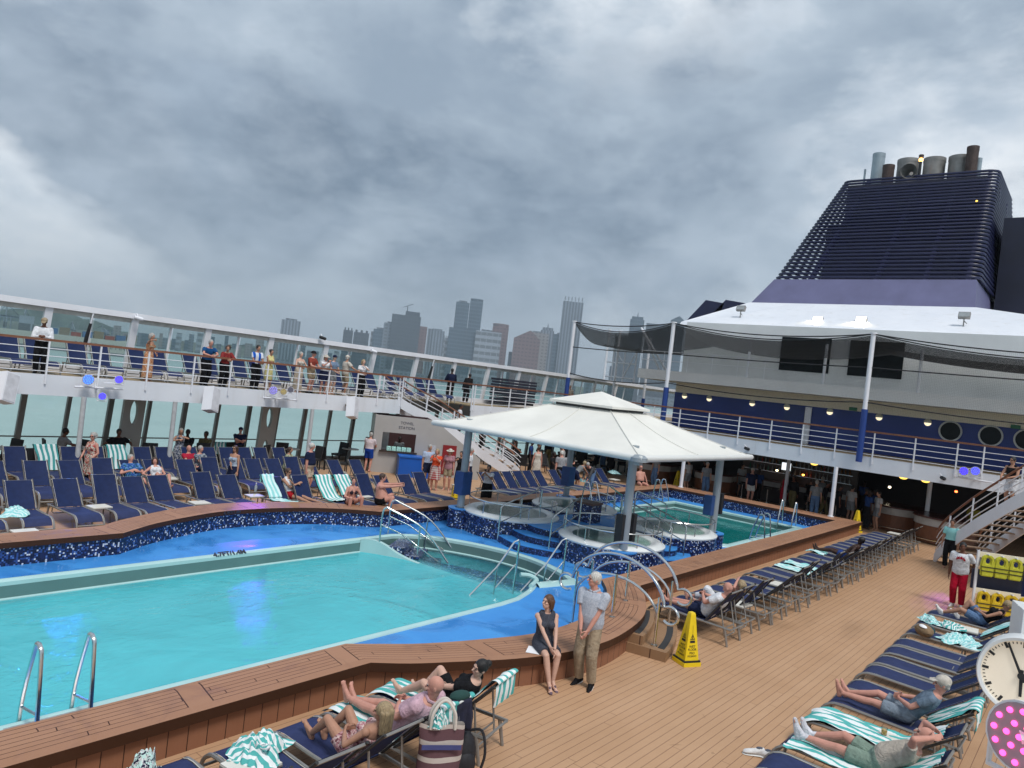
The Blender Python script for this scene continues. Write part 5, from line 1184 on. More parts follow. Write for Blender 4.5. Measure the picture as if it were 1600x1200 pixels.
def heap(label, p, rz, size=(.6, .5), h=.14, mat=TOWEL, seed=1, grp='crumpled pool towels', name='crumpled_towel', cat='towel'):
    rnd = random.Random(seed); n = 34; mb = MB(); U = []; W = [(rnd.uniform(3, 11), rnd.uniform(-11, 11), rnd.uniform(0, 6.3), rnd.uniform(.4, 1)) for _ in range(9)]
    for i in range(n+1):
        for j in range(n+1):
            u, v = i/n-.5, j/n-.5; r = hypot(u, v)*2
            f = sum(a*abs(sin(kx*u*2+ky*v*2+q)) for kx, ky, q, a in W)/5.2; g = sum(a*sin(kx*v*2-ky*u*2+q) for kx, ky, q, a in W)/5
            e = max(0, 1-r**2.4); rr = 1+.16*sin(3*atan2(v, u)+W[0][2])+.1*sin(5*atan2(v, u)+W[1][2])
            mb.v.append(V((u*size[0]*rr+.05*g, v*size[1]*rr+.05*f, .008+h*f*(.25+.75*e)*(1.0 if r < 1 else .45)))); U.append((u*1.3+.10*f, v*1.3+.1*g))
    for i in range(n):
        for j in range(n): q = i*(n+1)+j; ids = (q, q+n+1, q+n+2, q+1); mb.face(ids, [U[c] for c in ids])
    o = mb.build(name, mat, None, True, ang=0); o.location = p; o.rotation_euler = (0, 0, rz); tag(o, label, cat, grp); return o
SEAT = [(1.24, .30), (1.15, .37), (1.0, .40), (.6, .385), (.25, .375), (.02, .38)]
G1 = 'striped pool towels spread over loungers'
(x, y, r) = CX[0]; drape('striped towel spread under the woman in black and hanging over the lounger back', (x, y), radians(r), 47, SEAT+over(47, .1, .28), seed=3)
(x, y, r) = CX[1]; drape('striped towel spread under the bald man, draped over his lounger back', (x, y), radians(r), 47, SEAT[:]+over(47, .1, .38), seed=5)
p = V((4.68, 6.62, .37)); heap('crumpled turquoise striped towel heaped on the front lounger seat', p, .6, (.62, .50), .24, seed=4)
p = V((3.66, 7.02, .375)); heap('small patterned bundle of clothes at the bottom left corner', p, .2, (.22, .2), .2, print_mat('bundle_print', (.5, .7, .65), (.02, .02, .05), (.6, .6, .6), 30), 8, None, 'clothes_bundle', 'clothes')
drape('striped towel over the lounger back behind the man in the cap', (BX[8], 1.75), R90, 38, [bk(38, .15)]+over(38, .3, .3), w=.62, seed=6)
drape('broad striped towel spread on the lounger seat next to the man in the cap', (BX[9], 1.75), R90, 38, SEAT+[bk(38, .3), bk(38, .6)], w=.66, seed=7, wr=.02)
drape('striped towel under the man with hands behind his head', (BX[10], 1.75), R90, 38, [(1.1, .40), (.7, .40), (.3, .39), (.02, .39), bk(38, .4), bk(38, .78)], w=.58, seed=9, yo=.14, wr=.02)
drape('pale striped towel hung over a lounger back beside the white box', (BX[1], 1.75), R90, 38, over(38, .05, .4), w=.6, mat=TOWELL, seed=10)
for i, (X_, dy, sz, lb) in enumerate(((BX[1], .95, (.4, .35), 'small crumpled towel near the foot of the second right hand lounger'), (BX[1], .55, (.5, .4), 'green crumpled towel on the second right hand lounger'), (BX[2]+.05, .35, (.8, .45), 'long crumpled towel strewn over the third right hand lounger'), (BX[2]-.1, .05, (.6, .4), 'crumpled towel at the back of the third right hand lounger'))):
    heap(lb, V((X_, 1.75+dy, .38)), .5+i, sz, .15, TOWELL if i != 1 else TOWEL, 20+i)
for i, x in enumerate((AX[8], AX[9])):
    drape(['pale towel laid along a pool wall lounger, nearer one', 'pale towel laid along a pool wall lounger, farther one'][i], (x, 5.82), R90, 47, SEAT[2:]+[bk(47, .3)], w=.5, mat=TOWELL, seed=30+i, wr=.03)
drape('pale towel heaped beside the shirtless man on the pool wall row', (AX[13]-.2, 5.9), R90, 47, SEAT[1:4], w=.45, mat=TOWELL, seed=33, wr=.03)
for i in (0,): drape('striped towel folded over the first front row lounger back', (FX[0][0]+.1, FX[0][1]), RL, 56, over(56, .45, .2), seed=12)
heap('crumpled striped towel thrown across the second front row lounger', V((6.1, 18.75, .38)), 1.2, (.95, .45), .16, TOWELL, 41)
drape('pale striped towel draped off the lounger behind the man in the tank top', (FX[8][0]-.15, FX[8][1]), RL, 47, [(1.2, .33), (1.0, .41), (.4, .39), (0.02, .38)]+over(47, .1, .2), w=.42, mat=TOWELL, seed=13, wr=.02)
drape('crisp striped towel over a lounger back left of its neighbour, by the bikini woman', (FX[10][0], FX[10][1]), RL, 47, [(.5, .38), (.1, .38)]+over(47, .1, .1), w=.6, seed=14)
drape('crisp striped towel over the lounger back just behind the bikini woman', (FX[11][0], FX[11][1]), RL, 47, over(47, .1, .1), w=.58, seed=15)
for i, (k, lb) in enumerate(((0, 'shaded striped towel over the leftmost back row lounger'), (2, 'shaded striped towel over the back row lounger left of the post'), (5, 'shaded striped towel over the back row lounger right of the floral dress'))):
    drape(lb, (LBX[k], 24.45), RL, 56, over(56, .0, .12), w=.6, mat=TOWELG, seed=16+i)
p = pz(341, 672, .9); q = py(341, 680, 26.6); drape('shaded striped towel over a wicker chair back by the windows', (q.x, 26.6), R90, 80, [(-.22, .55), (-.24, .8), (-.25, .97), (-.30, .97), (-.31, .7)], w=.46, mat=TOWELG, seed=21)
for i, (x, y, lb) in enumerate(((812, 757, 'pale towel on a lounger seen beneath the canopy'), (960, 740, 'white bundle on a lounger beyond the front canopy column'), (905, 752, 'striped towel held down by the stooping woman'))):
    heap(lb, pz(x, y, .4), i, (.7, .5), .18, TOWELL, 50+i)

# ---- signs
def make_sign():
    t = thing('wet_floor_sign', 'yellow wet floor cone sign', 'warning sign'); mb = MB(); h0, h1 = .145, .05
    k = len(mb.v)
    for z, h in ((.10, h0), (.88, h1), (.91, h1*.8)):
        for sx, sy in ((-1, -1), (1, -1), (1, 1), (-1, 1)): mb.v.append(V((sx*h, sy*h, z)))
    for L in (0, 1):
        for j in range(4): a = k+L*4; mb.face((a+j, a+(j+1) % 4, a+4+(j+1) % 4, a+4+j))
    mb.face((k+8, k+9, k+10, k+11)); mb.build('cone_body', YELLOW, t)
    MB().box((0, 0, .035), (.36, .36, .07)).build('base', YELLOW, t); MB().box((0, 0, .085), (.34, .34, .03)).build('black_band', BLACK, t)
    tilt = atan2(h0-h1, .78)
    for r in (0, 90, 180, 270):
        Rz = Matrix.Rotation(radians(r), 3, 'Z'); Rx = Matrix.Rotation(pi/2-tilt, 3, 'X')
        f = lambda z: Rz @ V((0, -(h0+(h1-h0)*(z-.1)/.78)-.003, z))
        for s, z, sz in (('WET', .335, .062), ('FLOOR', .285, .055), ('PISO', .225, .055), ('MOJADO', .175, .046)):
            text_mesh(s, sz, BLACK, 'lettering', t, f(z), Rz @ Rx, .001)
        mb = MB(); M3 = Rz @ Rx; o = f(.50)
        tri = [(-.05, -.045), (.05, -.045), (0, .055)]; inn = [(x*.68, y*.68-.002) for x, y in tri]
        for i in range(3):
            j = (i+1) % 3; mb.quad(*[o+M3 @ V((x, y, .001)) for x, y in (tri[i], tri[j], inn[j], inn[i])])
        mb.quad(*[o+M3 @ V((x, y, .001)) for x, y in ((-.008, -.03), (.008, -.03), (.006, .02), (-.006, .02))]); mb.quad(*[o+M3 @ V((x, y, .001)) for x, y in ((-.052, -.10), (.052, -.10), (.052, -.06), (-.052, -.06))])
        mb.quad(*[o+M3 @ V((x, y, .001)) for x, y in ((-.002, .06), (.002, .06), (.002, .2), (-.002, .2))]); mb.build('warning_symbol', BLACK, t)
    return t
sg = make_sign(); p = pz(1072, 1036); sg.location = (p.x, p.y, 0); sg.rotation_euler = (0, 0, radians(-28)); GS = 'yellow wet floor signs'; tag(sg, 'yellow wet floor cone standing alone on the deck by the teak steps', 'warning sign', GS)
for (x, y), r, lb in (((712, 781), -20, 'yellow wet floor cone beside the left canopy column'), ((1337, 831), -30, 'yellow wet floor cone at the corner of the pool wall by the bar counter'), ((1057, 762), -20, 'small distant yellow wet floor cone by the far corner of the green pool')):
    p = pz(x, y); dup(sg, (p.x, p.y, 0), radians(r), lb, GS)
# ---- small things
t = thing('paper_sheet', 'white sheet of paper on the wall beside the seated woman', 'paper', pz(834, 1016, .475)); MB().box((0, 0, .003), (.30, .21, .004), .5).build('sheet', M('paper_white', (.8, .8, .82), .7, 0, 0), t)
SHOE = M('white_shoe', (.66, .65, .64), .6, 0, .12, 25)
def shoe_mesh(mb, c, d, L=.27, w=.095, h=.10, open_=True):
    d = V(d).normalized(); s = V((-d.y, d.x, 0)); c = V(c); rows = []
    for t_, ww, hh in ((-.5, .55, .55), (-.42, .8, .95), (-.25, .85, 1.0), (0, .85, .72), (.25, 1.0, .55), (.42, .85, .42), (.5, .4, .25)):
        k = len(mb.v); p = c+d*(t_*L)
        for q in range(10):
            a = 2*pi*q/10; mb.v.append(p+s*(cos(a)*w/2*ww)+V((0, 0, max(0, h*hh*(.5+.5*sin(a))))))
        rows.append(k)
    for a, b in zip(rows, rows[1:]):
        for j in range(10): mb.face((a+j, a+(j+1) % 10, b+(j+1) % 10, b+j))
    mb.face([rows[0]+j for j in range(10)][::-1]); mb.face([rows[-1]+j for j in range(10)])
for i, (x, y, an) in enumerate(((1178, 1180, 120), (1192, 1183, 100))):
    p = pz(x, y); t = thing('white_shoe', ['white trainer lying nearer the left, beside the lounger foot', 'white trainer tucked right against the lounger foot'][i], 'shoe', p, 0, 'pair of white trainers'); d = V((cos(radians(an)), sin(radians(an)), 0))
    mb = MB(); shoe_mesh(mb, (0, 0, .015), d, .29, .105, .11); mb.build('shoe_upper', SHOE, t, True); mb = MB(); shoe_mesh(mb, (0, 0, 0), d, .30, .11, .03); mb.build('sole', M('shoe_sole', (.7, .7, .68), .6), t, True); MB().ell(V((0, 0, .105))-d*.07, (.055, .03, .02), 10, 6, Matrix.Rotation(radians(an), 3, 'Z')).build('shoe_opening', M('shoe_inside', (.08, .09, .12), .9), t, True)
# striped tote bag hung behind the bald man
tp = V((5.90, 5.22, .40)); tb = thing('tote_bag', 'cream tote bag with brown and blue stripes behind the bald man', 'bag', tp, radians(-38))
STR = stripe_mat('tote_stripes', (.50, .44, .40), (.13, .07, .08), .17, 'y', .0, .68)
mb = MB(); U = []; n, m = 12, 24
for i in range(n+1):
    z = .50*i/n
    for j in range(m):
        q = 2*pi*j/m; fl = 1+.05*sin(3*q+z*7); mb.v.append(V((.25*cos(q)*fl*(.92+.12*z), .085*sin(q)*(1.25-.6*z/.5)*fl, z+.012*sin(4*q)*(i/n)))); U.append((j/m, z))
for i in range(n):
    for j in range(m): ids = (i*m+j, i*m+(j+1) % m, (i+1)*m+(j+1) % m, (i+1)*m+j); mb.face(ids, [U[c] if k not in (1, 2) or j < m-1 else (1, U[c][1]) for k, c in enumerate(ids)])
mb.face(range(m)[::-1]); mb.build('bag_body', STR, tb, True)
MB().box((0, -.105, .29), (.42, .008, .05)).build('blue_stripe', M('tote_blue', (.05, .06, .18), .9), tb)
for y in (-.06, .05): MB().tube(smooth_path([(-.13, y, .46), (-.12, y, .62), (-.04, y*.6, .74), (.04, y*.6, .74), (.12, y, .62), (.13, y, .46)], 5), .017, 7).build('handle', M('tote_handle', (.55, .50, .45), .9), tb, True)
heap('striped towel stuffed into the tote bag', tp+V((0, 0, .46)), .4, (.24, .16), .22, TOWEL, 61)
bp_ = thing('backpack', 'black backpack on the deck behind the woman in black', 'bag', (6.55, 5.45, 0), radians(-25)); BPK = M('black_nylon', (.010, .010, .014), .7, 0, .3, 30, .2)
MB().ell((0, 0, .27), (.17, .15, .28), 18, 12).build('pack_body', BPK, bp_, True); MB().ell((0, -.12, .2), (.13, .07, .15), 14, 8).build('front_pocket', BPK, bp_, True)
for x in (-.08, .1): MB().tube(smooth_path([(x, .1, .48), (x+.12, -.02, .52), (x+.14, -.12, .3), (x+.1, -.12, .05), (x+.2, -.2, .015)], 5), .016, 6).build('strap', BPK, bp_, True)
jk = thing('hanging_jacket', 'dark navy jacket hung over the lounger back beside the tote bag', 'jacket', (6.30, 5.36, .74), radians(-20)); mb = MB(); k = 0
for i in range(9):
    for j in range(11): u, v = j/10-.5, i/8; mb.v.append(V((u*.26*(1+.3*v), -.03+.04*sin(u*22+v*3)*v, .28-.36*v)))
for i in range(8):
    for j in range(10): q = i*11+j; mb.face((q, q+1, q+12, q+11))
o = mb.build('jacket_cloth', M('navy_jacket', (.012, .014, .035), .9, 0, .3, 12), jk, True, ang=0); md = o.modifiers.new('s', 'SOLIDIFY'); md.thickness = .03
MB().ell((0, .0, .30), (.13, .07, .06), 12, 8).build('collar', M('dark_green_cap', (.012, .05, .045), .9), jk, True)
bb2 = thing('beach_bag', 'open tan and black beach bag on the third right hand lounger', 'bag', (BX[2]-.25, 2.62, .39), .5); MB().ell((0, 0, .10), (.24, .17, .12), 16, 8).build('bag_body', M('tan_canvas', (.20, .13, .07), .9, 0, .2, 20), bb2, True); MB().ell((.16, -.12, .09), (.20, .14, .09), 14, 8).build('dark_cloth', M('dark_teal_cloth', (.01, .04, .05), .9), bb2, True); MB().ell((-.06, .05, .19), (.13, .07, .03), 10, 6).build('paper', M('paper_white', None), bb2, True)

# ---- life vest rack at the foot of the right stairs
rk = thing('vest_rack', 'white metal rack hung with yellow life vests under the right stairs', 'rack', (22.3, 2.3, 0), radians(-62))
for sx in (-.05, 1.25): MB().bar((sx, 0, 0), (sx, 0, 1.72), .06, .05).build('upright', WHITE, rk)
for z in (.70, 1.62): MB().bar((-.05, 0, z), (1.25, 0, z), .05, .14).build('hang_rail', CREAM, rk)
for z in (.02, .95): MB().bar((-.05, .25, z), (1.25, .25, z), .04, .5).build('shelf', M('rack_dark', (.02, .025, .06), .6), rk)
for i in range(4):
    for z in (.72, 1.64): MB().tube([(.15+i*.32, 0, z), (.15+i*.32, -.13, z+.02)], .02, 8).build('peg', WHITE, rk)
MB().prism([(.3, .5), (1.25, .5), (1.25, .52), (.3, .52)], 0, 1.55).build('back_panel', M('rack_navy', (.012, .02, .075), .7), rk)
def make_vest(m_):
    t = thing('life_vest', 'yellow life vest', 'life vest'); mb = MB()
    out = [(-.14, -.5), (-.16, -.2), (-.13, -.02), (-.07, .03), (.07, .03), (.13, -.02), (.16, -.2), (.14, -.5)]; hole = [(-.05, -.18), (-.06, -.06), (0, -.02), (.06, -.06), (.05, -.18)]
    bm = bmesh.new()
    for lp in (out, hole):
        vs = [bm.verts.new((x, 0, z)) for x, z in lp]
        for i in range(len(vs)): bm.edges.new((vs[i], vs[(i+1) % len(vs)]))
    bmesh.ops.triangle_fill(bm, use_beauty=True, edges=bm.edges[:]); r = bmesh.ops.extrude_face_region(bm, geom=bm.faces[:]); bmesh.ops.translate(bm, vec=(0, -.10, 0), verts=[v for v in r['geom'] if isinstance(v, bmesh.types.BMVert)]); bmesh.ops.recalc_face_normals(bm, faces=bm.faces[:])
    bmesh.ops.bevel(bm, geom=[e for e in bm.edges if len(e.link_faces) == 2 and e.calc_face_angle(0) > 1], offset=.022, segments=2, affect='EDGES')
    me = bpy.data.meshes.new('vest_body'); bm.to_mesh(me); bm.free(); me.materials.append(m_); o = bpy.data.objects.new('vest_body', me); COL.objects.link(o); o.parent = t; me.shade_smooth(); me.set_sharp_from_angle(angle=radians(50))
    for z in (-.26, -.36): MB().box((0, -.105, z), (.305, .012, .02)).build('strap', BLACK, t)
    return t
VY = M('vest_lime', (.50, .50, .03), .6, 0, .12, 12, .1); VY2 = M('vest_yellow', (.62, .43, .01), .6, 0, .12, 12, .1)
def rk_pt(x, y, z): return Matrix.Rotation(radians(-62), 3, 'Z') @ V((x, y, 0))+V((22.3, 2.3, z))
for row, (z, m_, nm) in enumerate(((1.60, VY, 'lime yellow life vest'), (.68, VY2, 'golden yellow life vest'))):
    pr = make_vest(m_)
    for i in range(4):
        q = rk_pt(.15+i*.32, -.03, z); lb = '%s on the %s rail of the rack, %s from the left' % (nm, ('upper', 'lower')[row], ORD[i])
        if i == 0: pr.location = q; pr.rotation_euler = (0, 0, radians(-62)); tag(pr, lb, 'life vest', 'life vests on the white rack')
        else: dup(pr, q, radians(-62)+random.uniform(-.12, .12), lb, 'life vests on the white rack')
cu = thing('navy_curtain', 'dark navy curtain hanging at the right edge beside the vest rack', 'curtain', (21.2, 1.25, 0)); mb = MB(); n = 40
for i in range(n+1):
    for z in (1.05, 3.1): mb.v.append(V((.25*i/n*2-.4+.03*sin(i*1.1), -.012*i+.05*sin(i*1.3), z)))
for i in range(n): mb.face((2*i, 2*i+2, 2*i+3, 2*i+1))
mb.build('curtain_cloth', M('curtain_navy', (.008, .018, .085), .9, 0, .2, 3), cu, True, ang=0); MB().tube([(-.5, .02, 3.1), (.2, -.5, 3.1)], .02, 6).build('curtain_pole', STEEL, cu)
# ---- clock and pink stage light close to the camera
cc = V(ray(1596, 1056)).normalized(); CP = CAM+cc*4.5; rad = (V(ray(1596, 1056)).normalized()-V(ray(1526, 1052)).normalized()).length*4.5
nrm = (CAM-CP); nrm.z *= .45; nrm.normalize(); zu = (V((0, 0, 1))-nrm*nrm.z).normalized(); xu = zu.cross(nrm)
CM = Matrix((xu, zu, nrm)).transposed()                # local x right, y up, z towards viewer
ck = thing('deck_clock', 'round white rimmed deck clock at the right edge, cut by the frame', 'clock', CP)
def cl(mb): mb.v = [CM @ v for v in mb.v]; return mb
cl(MB().lathe([(rad*.9, -.16), (rad, -.14), (rad, .03), (rad*.97, .05), (rad*.90, .045), (rad*.89, .01), (0, .01)], (0, 0, 0), 48)).build('case', M('clock_case', (.66, .68, .68), .35, 0, .04), ck, True)
cl(MB().lathe([(rad*.89, .0125), (0, .0125)], (0, 0, 0), 48)).build('dial', M('clock_dial', (.74, .66, .54), .5, 0, .03, 2, 0, .5, (1.0, .82, .60), .12), ck)
mb = MB()
for i in range(60):
    a = radians(90-6*i); L, w, r0 = (.15, .034, .72) if i % 5 == 0 else (.055, .012, .80); c = V((cos(a), sin(a), 0)); s = V((-sin(a), cos(a), 0)); z = V((0, 0, .015))
    mb.quad(*[rad*(c*q+s*e)+z for q, e in ((r0, -w), (r0+L, -w), (r0+L, w), (r0, w))])
cl(mb).build('hour_marks', BLACK, ck)
def hand(deg, L, w, z, nm):
    a = radians(90-deg); c = V((cos(a), sin(a), 0)); s = V((-sin(a), cos(a), 0)); cl(MB().quad(*[rad*(c*q+s*e)+V((0, 0, z)) for q, e in ((-.16, -w), (L, -w*.75), (L, w*.75), (-.16, w))])).build(nm, BLACK, ck)
hand(-25, .84, .035, .022, 'minute_hand'); hand(178, .52, .045, .018, 'hour_hand'); cl(MB().lathe([(.045*rad*2, .018), (.045*rad*2, .028), (0, .028)], (0, 0, 0), 16)).build('hub', BLACK, ck)
MB().tube([V((0, 0, 0))-nrm*.12, V((0, 0, 0))-nrm*.12+V((.1, -.9, .2))], .04, 8).build('mounting_arm', WHITE, ck)
q = CAM+V(ray(1594, 1152)).normalized()*4.25; PK = (1.0, .06, .32)
pl_ = par_light('large round stage light with glowing pink lenses, cut by the right edge', q, (CAM-q)*.8+V((.5, 1.6, -.8)), PK, .155, es=2.2, lampm=M('pink_plate', (.32, .28, .31), .5))
MB().tube([V((0, 0, 0)), (.15, -.5, .12)], .03, 8).build('mounting_arm', WHITE, pl_)
bx = CAM+V(ray(1606, 988)).normalized()*4.7; t = thing('white_equipment_box', 'white metal equipment box above the clock at the right edge', 'box', bx); MB().box((.06, -.06, .02), (.22, .24, .20), .3).build('box_body', M('clock_case', None), t); MB().tube([(-.05, 0, .06), (-.055, .01, .06)], .012, 8).build('screw', ALU, t); MB().tube([(.1, -.1, -.05), (.2, -.8, -.1)], .03, 8).build('mounting_arm', WHITE, t)
# ================================================================== PEOPLE
SK = {'pale': M('skin_pale', (.56, .35, .27), .5, 0, .08, 12, 0, .2), 'pink': M('skin_pink', (.52, .26, .20), .5, 0, .1, 12, 0, .2), 'tan': M('skin_tan', (.40, .215, .145), .5, 0, .1, 12, 0, .2), 'brown': M('skin_brown', (.14, .062, .040), .5, 0, .1, 12, 0, .2), 'dark': M('skin_dark', (.050, .026, .02), .5, 0, .1, 12, 0, .2)}
def hair_mat(n, col):
    m, t, b = base_mat('hair_'+n); x, y, z = t.sep(t.co('Object'))[:3]; f = t.noise(t.comb(t.m('MULTIPLY', x, 95), t.m('MULTIPLY', y, 95), t.m('MULTIPLY', z, 11)), 1.0, 4, .6, .4)
    t.put(b.inputs['Base Color'], t.mix(t.mapr(f, .3, .7), tuple(k*.5 for k in col), tuple(min(1, k*1.35) for k in col))); b.inputs['Roughness'].default_value = .5
    t.put(b.inputs['Normal'], t.bump(f, .8, .012)); return m
HR = {}
for k_, c_ in (('grey', (.36, .35, .33)), ('white', (.55, .53, .49)), ('black', (.010, .008, .008)), ('brown', (.060, .030, .018)), ('auburn', (.10, .045, .022)), ('blonde', (.34, .25, .14))): HR[k_] = hair_mat(k_, c_)
EYE_M = M('eye_dark', (.02, .015, .012), .25, 0, 0); LIP = M('lip', (.30, .10, .085), .5, 0, 0)
CL = {}
def C(n, col):
    if 'cloth_'+n in MATS: return MATS['cloth_'+n]
    m, t, b = base_mat('cloth_'+n); MATS['cloth_'+n] = m; v = t.co('Object'); f = t.noise(v, 9, 4, .6, .9)
    t.put(b.inputs['Base Color'], t.mix(t.mapr(f, .35, .65), tuple(k*.80 for k in col), tuple(min(1, k*1.12) for k in col))); b.inputs['Roughness'].default_value = .9; b.inputs['Specular IOR Level'].default_value = .12
    t.put(b.inputs['Normal'], t.bump(t.m('ADD', f, t.m('MULTIPLY', t.noise(v, 26, 3, .5, 1.2), .35)), .75, .035)); return m
WHT = C('white', (.66, .67, .70)); BLK = C('black', (.012, .012, .014)); NVY = C('navy', (.014, .020, .052)); KHK = C('khaki', (.30, .24, .16)); GRY = C('grey', (.20, .21, .22)); RED = C('red', (.36, .012, .018)); MAR = C('maroon', (.22, .03, .03)); DEN = C('denim', (.10, .17, .30)); BGE = C('beige', (.50, .42, .33)); CRM = C('cream', (.52, .48, .42)); DKB = C('dark_blue', (.02, .05, .16)); PNK = C('pink', (.55, .36, .42)); OLV = C('olive', (.12, .10, .045))
FINAL = []
def cap(mb, p0, p1, r0, r1, n=10, c0=True, c1=True):
    p0, p1 = V(p0), V(p1); d = p1-p0
    if d.length < 1e-5: d = V((0, 0, 1e-4))
    d.normalize(); u, w = frame_of(d); rows = []
    seq = []
    if c0: seq += [(p0-d*r0*sin(q), r0*cos(q)) for q in (1.35, .95, .5)]
    seq += [(p0, r0), (p0.lerp(p1, .5), (r0+r1)/2), (p1, r1)]
    if c1: seq += [(p1+d*r1*sin(q), r1*cos(q)) for q in (.5, .95, 1.35)]
    for c, r in seq:
        rows.append(len(mb.v))
        for j in range(n): a = 2*pi*j/n; mb.v.append(c+u*(cos(a)*r)+w*(sin(a)*r))
    for a, b in zip(rows, rows[1:]):
        for j in range(n): mb.face((a+j, a+(j+1) % n, b+(j+1) % n, b+j))
    mb.face([rows[0]+j for j in range(n)][::-1]); mb.face([rows[-1]+j for j in range(n)])
def loft(mb, secs, n=18):           # (centre, lateral vec*rx, front vec*ry)
    rows = []
    for c, a, b in secs:
        rows.append(len(mb.v))
        for j in range(n): t = 2*pi*j/n; mb.v.append(c+a*cos(t)+b*sin(t))
    for p, q in zip(rows, rows[1:]):
        for j in range(n): mb.face((p+j, p+(j+1) % n, q+(j+1) % n, q+j))
    mb.face([rows[0]+j for j in range(n)][::-1]); mb.face([rows[-1]+j for j in range(n)])
def ik(a, b, l1, l2, pole):
    d = b-a; D = max(min(d.length, (l1+l2)*.998), abs(l1-l2)+.03); u = d.normalized(); x = (l1*l1-l2*l2+D*D)/(2*D); h = sqrt(max(0, l1*l1-x*x)); p = pole-u*pole.dot(u)
    p = p.normalized() if p.length > 1e-4 else frame_of(u)[0]
    return a+u*x+p*h, a+u*D
def skin_obj(name, mb, mat, parent, vox, it=3):
    o = mb.build(name, mat, parent, True, ang=0); m = o.modifiers.new('r', 'REMESH'); m.mode = 'VOXEL'; m.voxel_size = vox; m.use_smooth_shade = True
    s = o.modifiers.new('s', 'SMOOTH'); s.factor = .5; s.iterations = it; FINAL.append(o); return o
def stand(lean=.03, wl=(.05, .25, .80), wr=(.05, -.25, .80), al=(0, .10, .08), ar=(0, -.10, .08), look=(1, 0, 0), P=(0, 0, .93), S=None, el=(-.4, .6, -.3), er=(-.4, -.6, -.3), **k):
    return dict(P=P, S=S or (lean, 0, 1), wl=wl, wr=wr, al=al, ar=ar, look=look, el=el, er=er, kl=(1, .1, 0), kr=(1, -.1, 0), fl=(1, .2, -.05), fr=(1, -.2, -.05), **k)
CLASP = dict(wl=(.24, .05, .86), wr=(.24, -.05, .88)); CROSS = dict(wl=(.27, -.08, 1.20), wr=(.25, .08, 1.16)); PHONE = dict(wl=(.36, .05, 1.42), wr=(.36, -.05, 1.42), el=(0, .5, -.8), er=(0, -.5, -.8))
LEAN = dict(P=(-.02, 0, .90), S=(.34, 0, .94), wl=(.52, .02, 1.10), wr=(.50, -.08, 1.10), el=(-.1, .8, -.1), er=(-.1, -.8, -.1), al=(-.1, .1, .08), ar=(.05, -.12, .08))
def seat(h=.45, wl=(.38, .08, None), wr=(.38, -.08, None), al=(.46, .11, .08), ar=(.46, -.11, .08), S=(-.08, 0, 1), look=(1, 0, 0), **k):
    z = h+.11; f = lambda w: (w[0], w[1], z+.12 if w[2] is None else w[2])
    return dict(P=(0, 0, z), S=S, wl=f(wl), wr=f(wr), al=al, ar=ar, look=look, el=(-.3, .7, -.4), er=(-.3, -.7, -.4), kl=(.6, .15, 1), kr=(.6, -.15, 1), fl=(1, .15, -.1), fr=(1, -.15, -.1), **k)
def recline(a=47, wl=(.18, .06, .66), wr=(.18, -.06, .66), al=(.98, .09, .47), ar=(.98, -.09, .47), look=(1, 0, .2), fl=(.35, .15, 1), fr=(.35, -.15, 1), el=(-.1, .8, -.5), er=(-.1, -.8, -.5), kl=(0, .2, 1), kr=(0, -.2, 1), up=0, **k):
    q = radians(a); return dict(P=(.13, 0, .475), S=(-cos(q)*.97, 0, sin(q)), wl=wl, wr=wr, al=al, ar=ar, look=look, el=el, er=er, kl=kl, kr=kr, fl=fl, fr=fr, **k)
MALE = [(-.09, .105, .085), (-.02, .155, .108), (.06, .165, .114), (.16, .152, .106), (.26, .158, .112), (.36, .176, .118), (.43, .176, .104), (.485, .135, .08), (.535, .062, .058)]
FEM = [(-.09, .105, .09), (-.02, .168, .115), (.06, .168, .115), (.16, .134, .098), (.26, .138, .104), (.36, .152, .122), (.43, .150, .098), (.485, .115, .074), (.535, .054, .052)]
